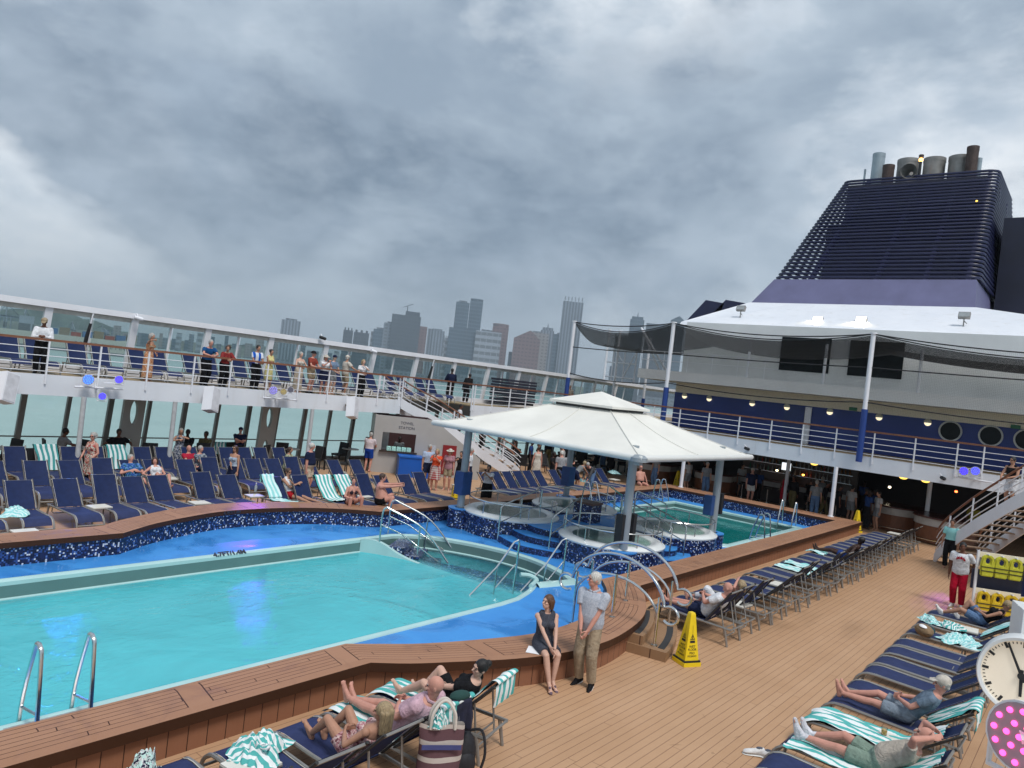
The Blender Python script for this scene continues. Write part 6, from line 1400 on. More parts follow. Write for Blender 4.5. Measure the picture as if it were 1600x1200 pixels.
def person(label, loc, deg, pose, h=1.72, g=1.0, sex='m', skin='pale', hair=('short', 'grey'), top=None, bottom=None, shoes=None, lod=2, hat=None, glasses=False, belly=0.0, twist=0, group=None, face=None, z_off=0, toplen=-.06):
    s = h/1.75; root = thing('person', label, 'person', loc, radians(deg), group); vox = (.0065, .010, .015)[lod]; inf = .010+.25*vox
    Vv = lambda t: V(t)*1.0
    P = Vv(pose['P']); S = V(pose['S']).normalized(); L = Matrix.Rotation(radians(twist), 3, S) @ V((0, 1, 0)); L = (L-S*L.dot(S)).normalized(); F = L.cross(S)
    secs = MALE if sex == 'm' else FEM; shw = .178 if sex == 'm' else .152
    bel = lambda t: belly*max(0, 1-abs(t-.16)/.2)
    def tors(t0, t1, e, widen=1.0):
        out = []; ts = [t0]+[q[0] for q in secs if t0 < q[0] < t1]+[t1]
        for t in ts:
            for (ta, xa, ya), (tb, xb, yb) in zip(secs, secs[1:]):
                if ta <= t <= tb or (t < secs[0][0] and ta == secs[0][0]): f = (t-ta)/(tb-ta); break
            else: f = 1
            rx, ry = xa+(xb-xa)*max(0, f), ya+(yb-ya)*max(0, f); b = bel(t)
            out.append((P+S*t+F*(b*.55-.02*max(0, t-.3)*3), L*((rx*g+e+b*.5)*widen), F*(ry*g+e+b*.6)))
        return out
    mb = MB(); loft(mb, tors(-.09, .535, 0))
    N = P+S*.53; sh = {1: P+S*.452+L*shw*g**.5, -1: P+S*.452-L*shw*g**.5}; hp = {1: P+L*.088-S*.01, -1: P-L*.088-S*.01}
    if sex == 'f':
        for q in (1, -1): mb.ell(P+S*.335+L*.072*q+F*.095*g, (.055, .055, .055), 10, 8)
    nd = (S*.55+V((0, 0, 1))*.45).normalized(); look = V(pose['look']).normalized(); Hc = N+nd*.155+(look*.02)
    upv = (nd-look*nd.dot(look)).normalized(); lat = upv.cross(look)
    HM = Matrix((look, lat, upv)).transposed(); hd = lambda a, b, c: Hc+HM @ V((a, b, c))
    cap(mb, N-S*.04, Hc-upv*.06-look*.01, .056 if sex == 'm' else .047, .052 if sex == 'm' else .045)
    mb.ell(hd(-.006, 0, .022), (.094, .074, .098), 18, 12, HM); mb.ell(hd(.024, 0, -.052), (.064, .054, .062), 14, 10, HM); mb.ell(hd(.052, 0, -.085), (.026, .028, .024), 10, 8, HM)
    cap(mb, hd(.084, 0, .012), hd(.108, 0, -.020), .009, .014); mb.ell(hd(.079, 0, .034), (.016, .045, .012), 10, 6, HM); mb.ell(hd(.08, 0, -.052), (.012, .024, .010), 10, 6, HM)
    for q in (1, -1): mb.ell(hd(-.012, .074*q, -.004), (.020, .011, .032), 8, 6, HM); mb.ell(hd(.058, .036*q, -.016), (.026, .022, .022), 8, 6, HM)
    arms, legs = {}, {}
    for q, w, e in ((1, 'wl', 'el'), (-1, 'wr', 'er')):
        a = sh[q]; el, wr = ik(a, V(pose[w]), .295*(1 if sex == 'm' else .95), .255, V(pose[e])); arms[q] = (a, el, wr); k = g**.5*(1 if sex == 'm' else .88)
        cap(mb, a, el, .052*k, .038*k); mid = el.lerp(wr, .3); cap(mb, el, mid, .037*k, .038*k); cap(mb, mid, wr, .038*k, .026*k); mb.ell(a-V((0, 0, .005)), (.06*k,)*3, 10, 8)
        f = (wr-el).normalized(); n = (-L*q*.8+F*-.25); n = n-f*n.dot(f); n = n.normalized() if n.length > .1 else frame_of(f)[0]; wv = f.cross(n)*q
        if V(wv).dot(F) < 0: wv = -wv
        loft(mb, [(wr-f*.01, wv*.026, n*.018), (wr+f*.03, wv*.038, n*.016), (wr+f*.07, wv*.042, n*.014), (wr+f*.095, wv*.036, n*.011)], 10)
        fr = (.0085, .0095, .0125)[lod]; curl = pose.get('curl', .55)
        for i, (o_, Ln) in enumerate(((.030, .072), (.010, .080), (-.010, .075), (-.029, .058))):
            p = wr+f*.088+wv*o_; d = (f+wv*o_*1.2).normalized()
            for sg in range(3):
                d = (d+n*curl*(.45 if sg == 0 else .6)).normalized(); p2 = p+d*Ln*(.42, .32, .26)[sg]; cap(mb, p, p2, fr*(1-.08*sg), fr*(.92-.1*sg), 7); p = p2
        t0 = wr+f*.022+wv*.030; t1 = t0+(f*.6+wv*.75+n*.2).normalized()*.042; cap(mb, t0, t1, fr*1.35, fr*1.1, 7); cap(mb, t1, t1+(f*.9+wv*.25+n*.3).normalized()*.032, fr*1.1, fr*.9, 7)
    for q, an, kn, fd in ((1, 'al', 'kl', 'fl'), (-1, 'ar', 'kr', 'fr')):
        a = hp[q]; k_, ank = ik(a, V(pose[an]), .435, .425, V(pose[kn])); legs[q] = (a, k_, ank, V(pose[fd]).normalized()); k = g**.6
        cap(mb, a, a.lerp(k_, .5), .086*k, .073*k, 12); cap(mb, a.lerp(k_, .5), k_, .073*k, .053*k, 12); kb = k_.lerp(ank, .28); back = (k_-(a+ank)/2); back = back.normalized() if back.length > .02 else F
        cap(mb, k_, kb-back*.012, .051*k, .054*k, 12); cap(mb, kb-back*.012, ank, .054*k, .033*k, 12)
        dn = (ank-k_).normalized(); d = legs[q][3]; d = (d-dn*d.dot(dn)*.6).normalized(); he = ank+dn*.042-d*.045; ba = ank+dn*.052+d*.115; to = ank+dn*.060+d*.175
        cap(mb, ank, he, .034, .034); cap(mb, he, ba, .032, .031); cap(mb, ank+d*.02, ba, .032, .026); cap(mb, ba, to, .031, .020); sd = dn.cross(d)
        if lod < 2:
            for i in range(5): c = to-d*.015+sd*(i-2)*.0145*q; cap(mb, c, c+d*(.030-.004*i), .0095-.0006*i, .0085-.0006*i, 7)
        legs[q] += (dn, d, he, ba, to)
    def scale(mb): mb.v = [p*s for p in mb.v]; return mb
    skin_obj('body', scale(mb), SK[skin], root, vox*s)
    # face and hair
    if lod == 0 or face:
        for q in (1, -1): scale(MB().ell(hd(.0795, .031*q, .010), (.010, .012, .008), 8, 6, HM)).build('eye', EYE_M, root, True)
        scale(MB().ell(hd(.0885, 0, -.053), (.006, .021, .0055), 8, 6, HM)).build('mouth', LIP, root, True)
        for q in (1, -1): scale(MB().tube([hd(.084, .015*q, .034), hd(.083, .033*q, .038), hd(.070, .050*q, .032)], .004, 5)).build('eyebrow', HR.get(hair[1], HR['brown']), root, True)
    if glasses:
        g_ = MB()
        for q in (1, -1): g_.ell(hd(.090, .031*q, .010), (.008, .026, .018), 10, 6, HM); g_.tube([hd(.085, .05*q, .014), hd(.03, .078*q, .014), hd(-.02, .077*q, .012)], .004, 5)
        g_.tube([hd(.096, .01, .013), hd(.096, -.01, .013)], .004, 5); scale(g_).build('sunglasses', BLK, root, True)
    if hair and hair[0] != 'bald':
        hm = MB(); HMt = HR[hair[1]]
        hm.ell(hd(-.014, 0, .032), (.098, .085, .098), 18, 12, HM)
        if hair[0] in ('long', 'bob'):
            zl = -.21 if hair[0] == 'long' else -.085
            for b, c, r in ((.068, -.02, .034), (-.068, -.02, .034), (.05, -.06, .04), (-.05, -.06, .04), (0, -.082, .05)): cap(hm, hd(c, b, .03), hd(c-.012, b*1.12, zl+.02*abs(b)), r, r*.75)
        elif hair[0] == 'bun': hm.ell(hd(-.105, 0, .065), (.046, .046, .046), 12, 8); cap(hm, hd(-.05, 0, -.03), hd(-.09, 0, .03), .04, .04)
        elif hair[0] == 'pony': cap(hm, hd(-.10, 0, .03), hd(-.13, .01, -.14), .032, .018)
        elif hair[0] == 'curly':
            rr = random.Random(len(label))
            for i in range(34): a = rr.uniform(0, 6.28); e = rr.uniform(-.6, 1.4); hm.ell(hd(-.025+.09*cos(e)*cos(a) if cos(a) < .4 else -.02, .095*cos(e)*sin(a), .02+.10*sin(e)), (.032,)*3, 7, 5)
        else: cap(hm, hd(-.06, .03, -.03), hd(-.06, -.03, -.03), .035, .035)
        skin_obj('hair', scale(hm), HMt, root, max(.009, vox)*s, 1)
    if hat:
        kind_, hmat = hat; hb = MB(); hb.ell(hd(-.012, 0, .050), (.105, .092, .082), 18, 12, HM)
        if kind_ == 'cap': loft(hb, [(hd(.07, 0, .052), HM @ V((0, .075, 0)), HM @ V((.0, 0, .010))), (hd(.165, 0, .040), HM @ V((0, .055, 0)), HM @ V((0, 0, .006)))], 12)
        else:
            R_ = .19 if kind_ == 'sunhat' else .145; loft(hb, [(hd(-.01, 0, .028), HM @ V((R_, 0, -.02)), HM @ V((0, R_*.9, 0))), (hd(-.01, 0, .046), HM @ V((R_*.97, 0, -.02)), HM @ V((0, R_*.87, 0)))], 20)
        skin_obj('hat', scale(hb), hmat, root, .009*s, 1)
    cv = max(.009, vox)*s; hips = lambda q, f: legs[q][0].lerp(legs[q][1], f)
    if top:
        ty, mt = top; c = MB(); e = inf+(.012 if ty in ('shirt', 'loose') else 0)
        if ty == 'bikini':
            for q in (1, -1): c.ell(P+S*.335+L*.072*q+F*.100*g, (.060, .060, .060), 10, 8)
            for q in (1, -1): cap(c, P+S*.36+L*.075*q+F*.13*g, P+S*.52+L*.04*q, .012, .010)
        else:
            up = {'tank': .455, 'strapless': .40}.get(ty, .505); loft(c, tors(toplen if ty != 'dress' else -.09, up, e))
            if sex == 'f':
                for q in (1, -1): c.ell(P+S*.335+L*.072*q+F*.095*g, (.055+e,)*3, 10, 8)
            if ty == 'tank' or ty == 'dress':
                for q in (1, -1): cap(c, P+S*.42+L*.10*q, P+S*.50+L*.085*q-F*.0, .055+e, .045+e*.8)
            if ty in ('tee', 'shirt', 'loose', 'long'):
                for q in (1, -1):
                    a, el, wr = arms[q]; fz = .62 if ty != 'long' else 1.0; cap(c, a, a.lerp(el, fz), .058*g**.5+e, .047*g**.5+e+.006, 12, True, fz == 1.0)
                    if ty == 'long': cap(c, el, el.lerp(wr, .93), .043+e, .033+e, 12, True, False)
        skin_obj('shirt' if ty != 'dress' else 'dress', scale(c), mt, root, cv)
        if ty in ('shirt',) and lod == 0:
            co_ = MB()
            for q in (1, -1): co_.tube([N+F*.072-S*.02+L*.01*q, N+F*.05+L*.05*q-S*.005, N-F*.02+L*.075*q+S*.012, N-F*.07+L*.03*q+S*.02], [.020, .018, .018, .016], 7)
            scale(co_).build('collar', mt, root, True)
    if bottom:
        ty, mt = bottom; c = MB(); e = inf+.002
        if ty in ('shorts', 'trousers', 'capri', 'swim', 'brief'):
            loft(c, tors(-.09, .10, e)); fz = {'shorts': .74, 'trousers': 1, 'capri': 1, 'swim': .5, 'brief': .12}[ty]; loose = .022 if ty in ('shorts', 'swim') else .012
            for q in (1, -1):
                a, k_, ank = legs[q][:3]; cap(c, a, a.lerp(k_, min(fz, .5)), .088*g**.6+e, .076*g**.6+e+loose*.5, 12, True, fz > .5)
                if fz > .5: cap(c, a.lerp(k_, .5), a.lerp(k_, fz), .076*g**.6+e+loose*.5, .062*g**.6+e+loose, 12, True, fz == 1)
                if fz == 1: cap(c, k_, k_.lerp(ank, .97 if ty == 'trousers' else .55), .060*g**.6+e+loose, .046+e+loose, 12, True, False)
        else:
            ln = {'skirt': .48, 'mini': .34, 'long': .80}[ty]; loft(c, tors(-.09, .12, e))
            if legs[1][1].z > P.z-.25:
                for q in (1, -1): cap(c, legs[q][0], hips(q, .8), .09+e, .072+e+.01, 12, True, False)
                cap(c, (hips(1, .1)+hips(-1, .1))/2, (hips(1, .75)+hips(-1, .75))/2, .085, .07, 12, True, False)
            else:
                w0, w1 = .172*g+e, (.20 if ty != 'mini' else .21)*g; loft(c, [(P+S*.03, L*w0, F*(.125*g+e)), (P-V((0, 0, .12)), L*(w0+.012), F*(.14*g+e)), (P-V((0, 0, ln)), L*w1, F*(.165*g+e))])
        skin_obj({'shorts': 'shorts', 'trousers': 'trousers', 'capri': 'trousers', 'swim': 'swim_shorts', 'brief': 'swimwear'}.get(ty, 'skirt'), scale(c), mt, root, cv)
    if shoes:
        ty, mt = shoes
        for q in (1, -1):
            a, k_, ank, _, dn, d, he, ba, to = legs[q]; c = MB()
            if ty == 'flip':
                cap(c, he+dn*.030, to+dn*.022+d*.012, .026, .03); lo = he+dn*.03
                cap(c, ba-dn*.03+d*.0, ba-dn*.005+d*.03, .02, .012); skin_obj('sandal', scale(c), mt, root, .008*s, 1); continue
            if ty == 'sock': cap(c, ank-dn*.09, ank, .040, .042); cap(c, ank, he, .042, .041)
            else: cap(c, ank-dn*.005, he, .043, .044)
            cap(c, he, ba, .041, .040); cap(c, ank+d*.03, ba, .04, .033); cap(c, ba, to+d*.01, .039, .029); skin_obj('sock' if ty == 'sock' else 'shoe', scale(c), mt, root, .009*s, 2)
            if lod == 0 and ty == 'shoe':
                so = MB(); cap(so, he+dn*.035, ba+dn*.026, .036, .04); cap(so, ba+dn*.026, to+dn*.014+d*.01, .04, .028); skin_obj('shoe_sole', scale(so), SHOE, FINAL[-1], .009*s, 1)
    Rz = Matrix.Rotation(radians(deg), 3, 'Z'); wp = lambda v: Rz @ (v*s)+V(loc)
    return dict(root=root, wl=wp(arms[1][2]), wr=wp(arms[-1][2]), head=wp(Hc), F=Rz @ F, hl=wp(arms[1][2]+(arms[1][2]-arms[1][1]).normalized()*.1), hr=wp(arms[-1][2]+(arms[-1][2]-arms[-1][1]).normalized()*.1))
def phone(label, p, d):
    t = thing('phone', label, 'phone', p, atan2(d.y, d.x)); MB().box((0, 0, 0), (.009, .15, .075)).build('phone_case', BLACK, t); MB().box((-.0055, 0, 0), (.002, .14, .068)).build('screen', GLASSDARK, t)

G_UP = None
def up(xp, label, deg, pose, Y=25.42, **k): p = py(xp, 570, Y); return person(label, (p.x, Y, DECK2), deg, pose, **k)
FLOR = print_mat('print_orange', (.50, .22, .10), (.62, .45, .30), (.35, .10, .05), 22); FLOR2 = print_mat('print_floral_red', (.60, .52, .44), (.42, .05, .05), (.10, .10, .08), 20); FLOR3 = print_mat('print_navy_white', (.02, .03, .07), (.50, .52, .56), (.10, .13, .2), 22); LEAF = print_mat('print_leaf', (.42, .42, .30), (.05, .09, .04), (.2, .22, .12), 18); HAWA = print_mat('print_blue_hawaii', (.015, .06, .24), (.10, .22, .45), (.02, .09, .10), 14); CHK = check_mat('check_red_white', (.52, .48, .46), (.30, .03, .035), .085); SHP = print_mat('print_grey_shirt', (.40, .43, .49), (.33, .36, .42), (.46, .48, .53), 34); GREYDOT = print_mat('print_charcoal_dots', (.040, .044, .060), (.065, .07, .09), (.10, .105, .125), 90, .56); BLW = check_mat('blue_white_panels', (.60, .63, .68), (.01, .09, .45), .22, 'yy'); BAND = print_mat('print_bandana', (.40, .20, .22), (.55, .42, .40), (.16, .05, .06), 26)
up(62, 'person in white jacket and cap looking at a phone at the left railing', -112, stand(wl=(.3, .05, 1.15), wr=(.3, -.05, 1.15), look=(.9, -.1, -.5)), h=1.74, skin='brown', hair=('short', 'black'), top=('long', WHT), bottom=('trousers', BLK), shoes=('shoe', BLK), hat=('cap', KHK), g=1.1)
up(231, 'person in an orange patterned wrap with grey hair, hand raised to her face', -50, stand(wr=(.2, -.1, 1.5), wl=(.15, .2, 1.0), look=(1, -.1, 0)), Y=25.7, h=1.68, sex='f', skin='tan', hair=('bob', 'grey'), top=('strapless', FLOR), bottom=('long', FLOR))
up(322, 'person in a blue polo shirt and black trousers leaning on the railing with folded arms', -95, stand(**LEAN), h=1.76, hair=('short', 'grey'), skin='pink', top=('tee', C('royal_blue', (.012, .07, .20))), bottom=('trousers', BLK), shoes=('shoe', BLK), g=1.05)
up(351, 'person in a maroon long sleeved top with curly hair leaning on the railing', -100, stand(**dict(LEAN, look=(1, -.5, 0))), h=1.63, sex='f', hair=('curly', 'brown'), skin='tan', top=('long', MAR), bottom=('trousers', BLK), shoes=('shoe', BLK), g=1.12)
up(400, 'person in a blue and white panelled shirt with black hair at the railing', -90, stand(wl=(.3, .04, 1.05), wr=(.3, -.04, 1.05)), h=1.72, skin='tan', hair=('short', 'black'), top=('tee', BLW), bottom=('trousers', BLK), shoes=('shoe', BLK))
up(421, 'person in a pale yellow dress with short black hair at the railing', -85, stand(**CROSS), h=1.62, sex='f', skin='tan', hair=('bun', 'black'), top=('dress', C('pale_yellow', (.62, .56, .25))), bottom=('skirt', C('pale_yellow', None)), shoes=('flip', BLK), g=.9)
up(468, 'person in a strapless cream top and long beige skirt at the railing', -90, stand(wl=(.35, .15, 1.08), wr=(.35, -.15, 1.08)), h=1.66, sex='f', hair=('bun', 'grey'), top=('strapless', CRM), bottom=('long', BGE))
up(487, 'person in a rust red tee, dark hat and khaki shorts at the railing', -70, stand(wl=(.36, .1, 1.08), wr=(.36, -.1, 1.08), look=(1, .4, 0)), h=1.76, skin='pink', hair=('short', 'grey'), top=('tee', C('rust', (.25, .05, .035))), bottom=('shorts', KHK), shoes=('shoe', BLK), hat=('brim', BLK), g=1.1)
r = up(508, 'person in a white blouse and sun hat raising a phone at the railing', -100, stand(**PHONE), h=1.66, sex='f', skin='pink', hair=('bob', 'blonde'), top=('tee', WHT), bottom=('mini', NVY), hat=('sunhat', CRM), g=1.1); phone('phone raised by the person in the white blouse at the railing', (r['hl']+r['hr'])/2, r['F'])
up(521, 'person in a grey blue shirt and cap behind the raised phone', -80, stand(wl=(.3, .1, 1.0), wr=(.3, -.1, 1.0)), Y=25.9, h=1.7, top=('tee', C('grey_blue', (.18, .25, .36))), bottom=('shorts', GRY), hat=('cap', NVY))
up(541, 'person in a cream tee and pale cap seen from behind, one arm on the railing', -10, stand(wr=(.42, -.3, 1.1), look=(.9, .5, 0)), Y=25.7, h=1.76, skin='tan', hair=('short', 'white'), top=('loose', CRM), bottom=('shorts', KHK), shoes=('shoe', SHOE), hat=('cap', CRM), g=1.08)
up(567, 'person with blonde hair, white top and black trousers, hand at her face by the railing', -100, stand(wl=(.18, .02, 1.42), wr=(.32, -.1, 1.08)), h=1.66, sex='f', hair=('bob', 'blonde'), top=('tee', WHT), bottom=('trousers', BLK), shoes=('shoe', BLK))
up(708, 'person in dark clothes with a backpack standing by the upper deck windows', 60, stand(wl=(.3, .1, 1.1), wr=(.3, -.1, 1.1)), Y=27.3, h=1.78, skin='dark', hair=('short', 'black'), top=('long', NVY), bottom=('trousers', BLK), g=1.1)
up(733, 'person in black bending by the upper deck windows', 20, stand(S=(.5, 0, .85)), Y=27.2, h=1.7, skin='brown', hair=('short', 'black'), top=('long', BLK), bottom=('trousers', BLK))
up(895, 'person partly hidden behind the net pole above the canopy', -150, stand(), Y=26.4, h=1.66, skin='tan', hair=('short', 'grey'), top=('tee', BGE), bottom=('shorts', KHK))
# seated by the windows and on the left deck
def at(xp, yp, z, label, deg, pose, **k):
    p = pz(xp, yp, z); return person(label, (p.x, p.y, 0), deg, pose, **k)
def atY(xp, Y, label, deg, pose, yp=690, **k): p = py(xp, yp, Y); return person(label, (p.x, Y, 0), deg, pose, **k)
atY(95, 26.6, 'person in a grey tee sitting at a table by the left windows', 0, seat(.45, wl=(.5, .1, .8), wr=(.5, -.1, .8), S=(.15, 0, 1)), skin='brown', hair=('short', 'black'), top=('tee', GRY), bottom=('shorts', BLK), h=1.8, g=1.1)
atY(185, 26.6, 'heavy person in a black tee sitting facing the pool by the left windows', -95, seat(.45, wl=(.1, .4, .8), wr=(.2, -.35, .75)), skin='brown', hair=('short', 'black'), top=('tee', BLK), bottom=('shorts', BLK), h=1.8, g=1.25)
atY(146, 23.35, 'person in a red floral sleeveless dress with grey hair standing among the loungers', -160, stand(wl=(.2, .2, .95), wr=(.2, -.2, .95), look=(1, .3, 0)), h=1.68, sex='f', skin='pink', hair=('curly', 'grey'), top=('tank', FLOR2), bottom=('skirt', FLOR2), glasses=True, g=1.15)
atY(281, 25.6, 'person in a navy and white print top with hand to her mouth', -110, stand(wl=(.2, .02, 1.42), wr=(.2, -.05, 1.3), el=(.1, .9, -.2), er=(.1, -.9, -.2)), h=1.62, sex='f', skin='tan', hair=('bob', 'grey'), top=('tank', FLOR3), bottom=('skirt', FLOR3), g=1.05)
atY(292, 26.7, 'person in dark clothes sitting behind the navy print top', -120, seat(.45), skin='dark', hair=('short', 'black'), top=('tee', BLK), bottom=('trousers', BLK), h=1.84)
atY(320, 26.6, 'person in an olive tee sitting by the windows', -150, seat(.45, wl=(.3, -.05, .78), wr=(.28, .06, .74)), skin='brown', hair=('short', 'black'), top=('tee', OLV), bottom=('shorts', BLK), h=1.78, g=1.1)
atY(300, 24.2, 'bald person in a red shirt sitting low among the back loungers', -95, seat(.3, S=(-.35, 0, 1)), skin='pink', hair=('bald', 'grey'), top=('tee', C('bright_red', (.38, .02, .045))), bottom=('shorts', NVY), h=1.72)
atY(316, 23.9, 'person in a grey tee turned aside on a back row lounger', -70, seat(.34, wl=(.35, .25, .5)), skin='pink', hair=('short', 'grey'), top=('tee', print_mat('print_grey_tee', (.12, .15, .2), (.3, .33, .36), (.05, .06, .08), 10)), bottom=('shorts', NVY), h=1.7, g=1.1)
atY(374, 26.3, 'person in a navy cap and dark tee with crossed arms by the windows', -115, stand(P=(0, 0, .9), **CROSS), skin='pink', hair=('short', 'brown'), top=('tee', NVY), bottom=('trousers', BLK), hat=('cap', NVY), h=1.66, g=1.15)
atY(370, 21.3, 'person in sunglasses and an off shoulder blue top holding a wine glass', -165, stand(wr=(.25, .12, 1.02), wl=(.08, .26, .8), look=(1, .2, .0)), h=1.62, sex='f', skin='tan', hair=('long', 'brown'), top=('strapless', print_mat('print_pale_blue', (.30, .38, .48), (.45, .5, .56), (.2, .27, .38), 16)), bottom=('long', NVY), glasses=True, g=1.1)
at(205, 752, .4, 'person in a blue printed shirt reclining beside the woman in white', -92, recline(52, wl=(.20, .1, .72), wr=(.15, -.12, .74), look=(1, .25, .1)), skin='pink', hair=('short', 'grey'), top=('shirt', HAWA), bottom=('shorts', NVY), h=1.75, belly=.06, g=1.12)
at(243, 754, .4, 'person in a white tank top, bare legs drawn up, beside the blue printed shirt', -92, recline(55, al=(.75, .12, .40), ar=(.68, -.12, .42), wl=(.25, .05, .7), wr=(.15, -.3, .66), look=(1, -.4, .1)), sex='f', skin='pink', hair=('bob', 'brown'), top=('tank', WHT), bottom=('swim', BLK), h=1.68, g=1.1)
atY(452, 23.3, 'person in a leaf print outfit sitting between the standing man and the loungers', -60, seat(.45, S=(.1, 0, 1)), sex='f', skin='tan', hair=('bob', 'brown'), top=('long', LEAF), bottom=('trousers', LEAF), h=1.66, g=1.1)
at(477, 774, 0, 'person in a navy polo and khaki shorts standing among the left loungers', -60, stand(look=(1, .5, .05)), h=1.80, skin='pink', hair=('short', 'white'), top=('tee', NVY), bottom=('shorts', BGE), shoes=('shoe', BLK), g=1.2, belly=.07)
at(452, 777, .36, 'person in a white tank top, red shorts and sunglasses on a front row lounger', -80, seat(.34, S=(-.30, 0, 1), wl=(.16, -.14, .86), wr=(.18, .10, .80), al=(.85, .3, .36), ar=(.85, .05, .34)), skin='tan', hair=('short', 'brown'), top=('tank', WHT), bottom=('swim', RED), glasses=True, h=1.74, lod=1)
at(547, 787, .47, 'person in a bikini sitting on the far pool wall', -100, seat(.44, S=(.12, 0, 1), wl=(.30, .1, .72), wr=(.30, -.1, .70), al=(.32, .2, .32), ar=(.32, -.2, .32), look=(1, -.6, 0)), sex='f', skin='pink', hair=('pony', 'brown'), top=('bikini', C('bikini_dark', (.03, .02, .03))), bottom=('brief', C('bikini_dark', None)), h=1.66, g=1.1, lod=1)
r = at(592, 788, .47, 'shirtless person on the far pool wall stretching both arms to take a photo', -40, seat(.44, S=(.0, 0, 1), wl=(.62, .06, 1.10), wr=(.62, -.06, 1.06), al=(.3, .3, .3), ar=(.3, -.3, .3), look=(1, .0, .05)), skin='pink', hair=('short', 'brown'), bottom=('swim', BLK), h=1.82, g=1.2, belly=.12, lod=1); phone('phone held out by the shirtless person on the far pool wall', (r['hl']+r['hr'])/2, r['F'])
at(573, 737, 0, 'person in a white tee and blue shorts standing at the kiosk counter with back turned', 30, stand(wl=(.35, .1, 1.05), wr=(.35, -.1, 1.05)), h=1.74, skin='pink', hair=('short', 'grey'), top=('tee', C('offwhite_pink', (.58, .50, .52))), bottom=('shorts', C('bright_blue', (.01, .05, .30))), g=1.15)
person('person with black hair leaning out behind the kiosk customer', (21.9, 25.6, 0), -150, stand(wl=(.4, .2, 1.1)), h=1.7, skin='brown', hair=('short', 'black'), top=('tee', GRY), bottom=('trousers', BLK))
person('person in pale grey inside the kiosk window', (23.0, 24.9, 0), -130, stand(S=(.3, 0, 1)), h=1.6, skin='dark', hair=('short', 'black'), top=('tee', GRY), bottom=('trousers', BLK))
GK = None
at(664, 762, 0, 'person in a pale blue tee standing behind the woman in orange', -110, stand(look=(1, .3, 0)), h=1.76, skin='tan', hair=('short', 'grey'), top=('tee', C('pale_blue', (.36, .44, .58))), bottom=('shorts', NVY), shoes=('shoe', SHOE), g=1.15)
r = at(677, 766, 0, 'person in an orange top and red checked skirt taking a photo with a phone', -150, stand(**PHONE), h=1.66, sex='f', skin='pink', hair=('bob', 'blonde'), top=('tee', C('coral_orange', (.62, .08, .03))), bottom=('skirt', CHK), shoes=('flip', BLK), g=1.2, lod=1); phone('phone held up by the person in the orange top', (r['hl']+r['hr'])/2, r['F'])
at(697, 766, 0, 'person in a pink shirt, pale sun hat and khaki shorts near the left canopy column', -150, stand(wl=(.1, .24, .85)), h=1.68, sex='f', skin='pink', hair=('bob', 'blonde'), top=('shirt', C('dusty_pink', (.36, .19, .22))), bottom=('shorts', KHK), hat=('sunhat', CRM), shoes=('flip', BGE), lod=1)
person('person in a white tee with grey hair half hidden by the left canopy column', (22.3, 19.9, 0), -60, stand(), h=1.78, skin='pink', hair=('short', 'grey'), top=('tee', WHT), bottom=('shorts', NVY))
at(715, 768, 0, 'person in a black top half hidden behind the left canopy column, hand at her cheek', -160, stand(wr=(.2, -.16, 1.35)), h=1.64, sex='f', skin='tan', hair=('bun', 'black'), top=('tee', BLK), bottom=('trousers', BLK))
r = at(757, 797, 0, 'person in a white tee and black skirt raising a phone beside the whirlpool', -150, stand(wr=(.42, -.06, 1.5), wl=(.36, .02, 1.38), el=(0, .6, -.8), er=(0, -.6, -.8)), h=1.62, sex='f', skin='tan', hair=('pony', 'black'), top=('tee', WHT), bottom=('long', BLK), g=1.1, lod=1); phone('phone raised by the person in white tee beside the whirlpool', r['hr'], r['F'])
person('person coming down the left stairs in a white shirt', (26.6, 24.75, 1.55), -50, stand(), h=1.7, skin='brown', hair=('short', 'black'), top=('tee', WHT), bottom=('trousers', BLK))
person('person with dark hair lower on the left stairs', (27.6, 24.1, 1.0), -60, stand(), h=1.7, skin='brown', hair=('short', 'black'), top=('tee', BLK), bottom=('trousers', BLK))
# beyond the canopy
at(836, 752, 0, 'person in a cream backless dress walking away beyond the whirlpools', 50, stand(al=(.15, .1, .08), ar=(-.15, -.1, .08)), h=1.68, sex='f', skin='pink', hair=('bun', 'brown'), top=('tank', CRM), bottom=('long', CRM), g=1.05)
at(873, 766, 0, 'person in a grey tee and black shorts with back turned by the front canopy column', 60, stand(S=(.15, 0, 1), look=(1, .1, -.5)), h=1.80, skin='pink', hair=('short', 'white'), top=('tee', C('light_grey', (.28, .28, .29))), bottom=('shorts', BLK), g=1.2)
at(900, 768, 0, 'person bending over a striped towel behind the front canopy column', -20, stand(S=(.75, 0, .65), P=(-.15, 0, .9), wl=(.6, .1, .8), wr=(.6, -.1, .8)), h=1.64, sex='f', skin='tan', hair=('short', 'blonde'), top=('tank', GRY), bottom=('shorts', NVY))
at(919, 768, 0, 'person in a dark grey sweater stooping deeply over a lounger', 190, stand(S=(.9, 0, .42), P=(-.2, 0, .9), wl=(.55, .1, .5), wr=(.55, -.1, .5), look=(.8, 0, -.6)), h=1.76, skin='pink', hair=('short', 'grey'), top=('long', C('charcoal', (.07, .07, .075))), bottom=('trousers', DEN))
person('person in a black dress sitting in the shade behind the grey tee', (32.0, 21.6, 0), -140, seat(.45, wl=(.25, .05, .75), wr=(.25, -.05, .75)), h=1.7, sex='f', skin='pink', hair=('long', 'brown'), top=('tee', BLK), bottom=('skirt', BLK))
at(999, 757, .47, 'shirtless person in sunglasses sitting on the far pool wall beyond the front column', -120, seat(.44, wl=(.1, .35, .5), wr=(.1, -.35, .5), al=(.4, .15, .1), ar=(.4, -.15, .1)), h=1.78, skin='pink', hair=('bald', 'grey'), bottom=('brief', BLK), glasses=True, g=1.15, belly=.06)
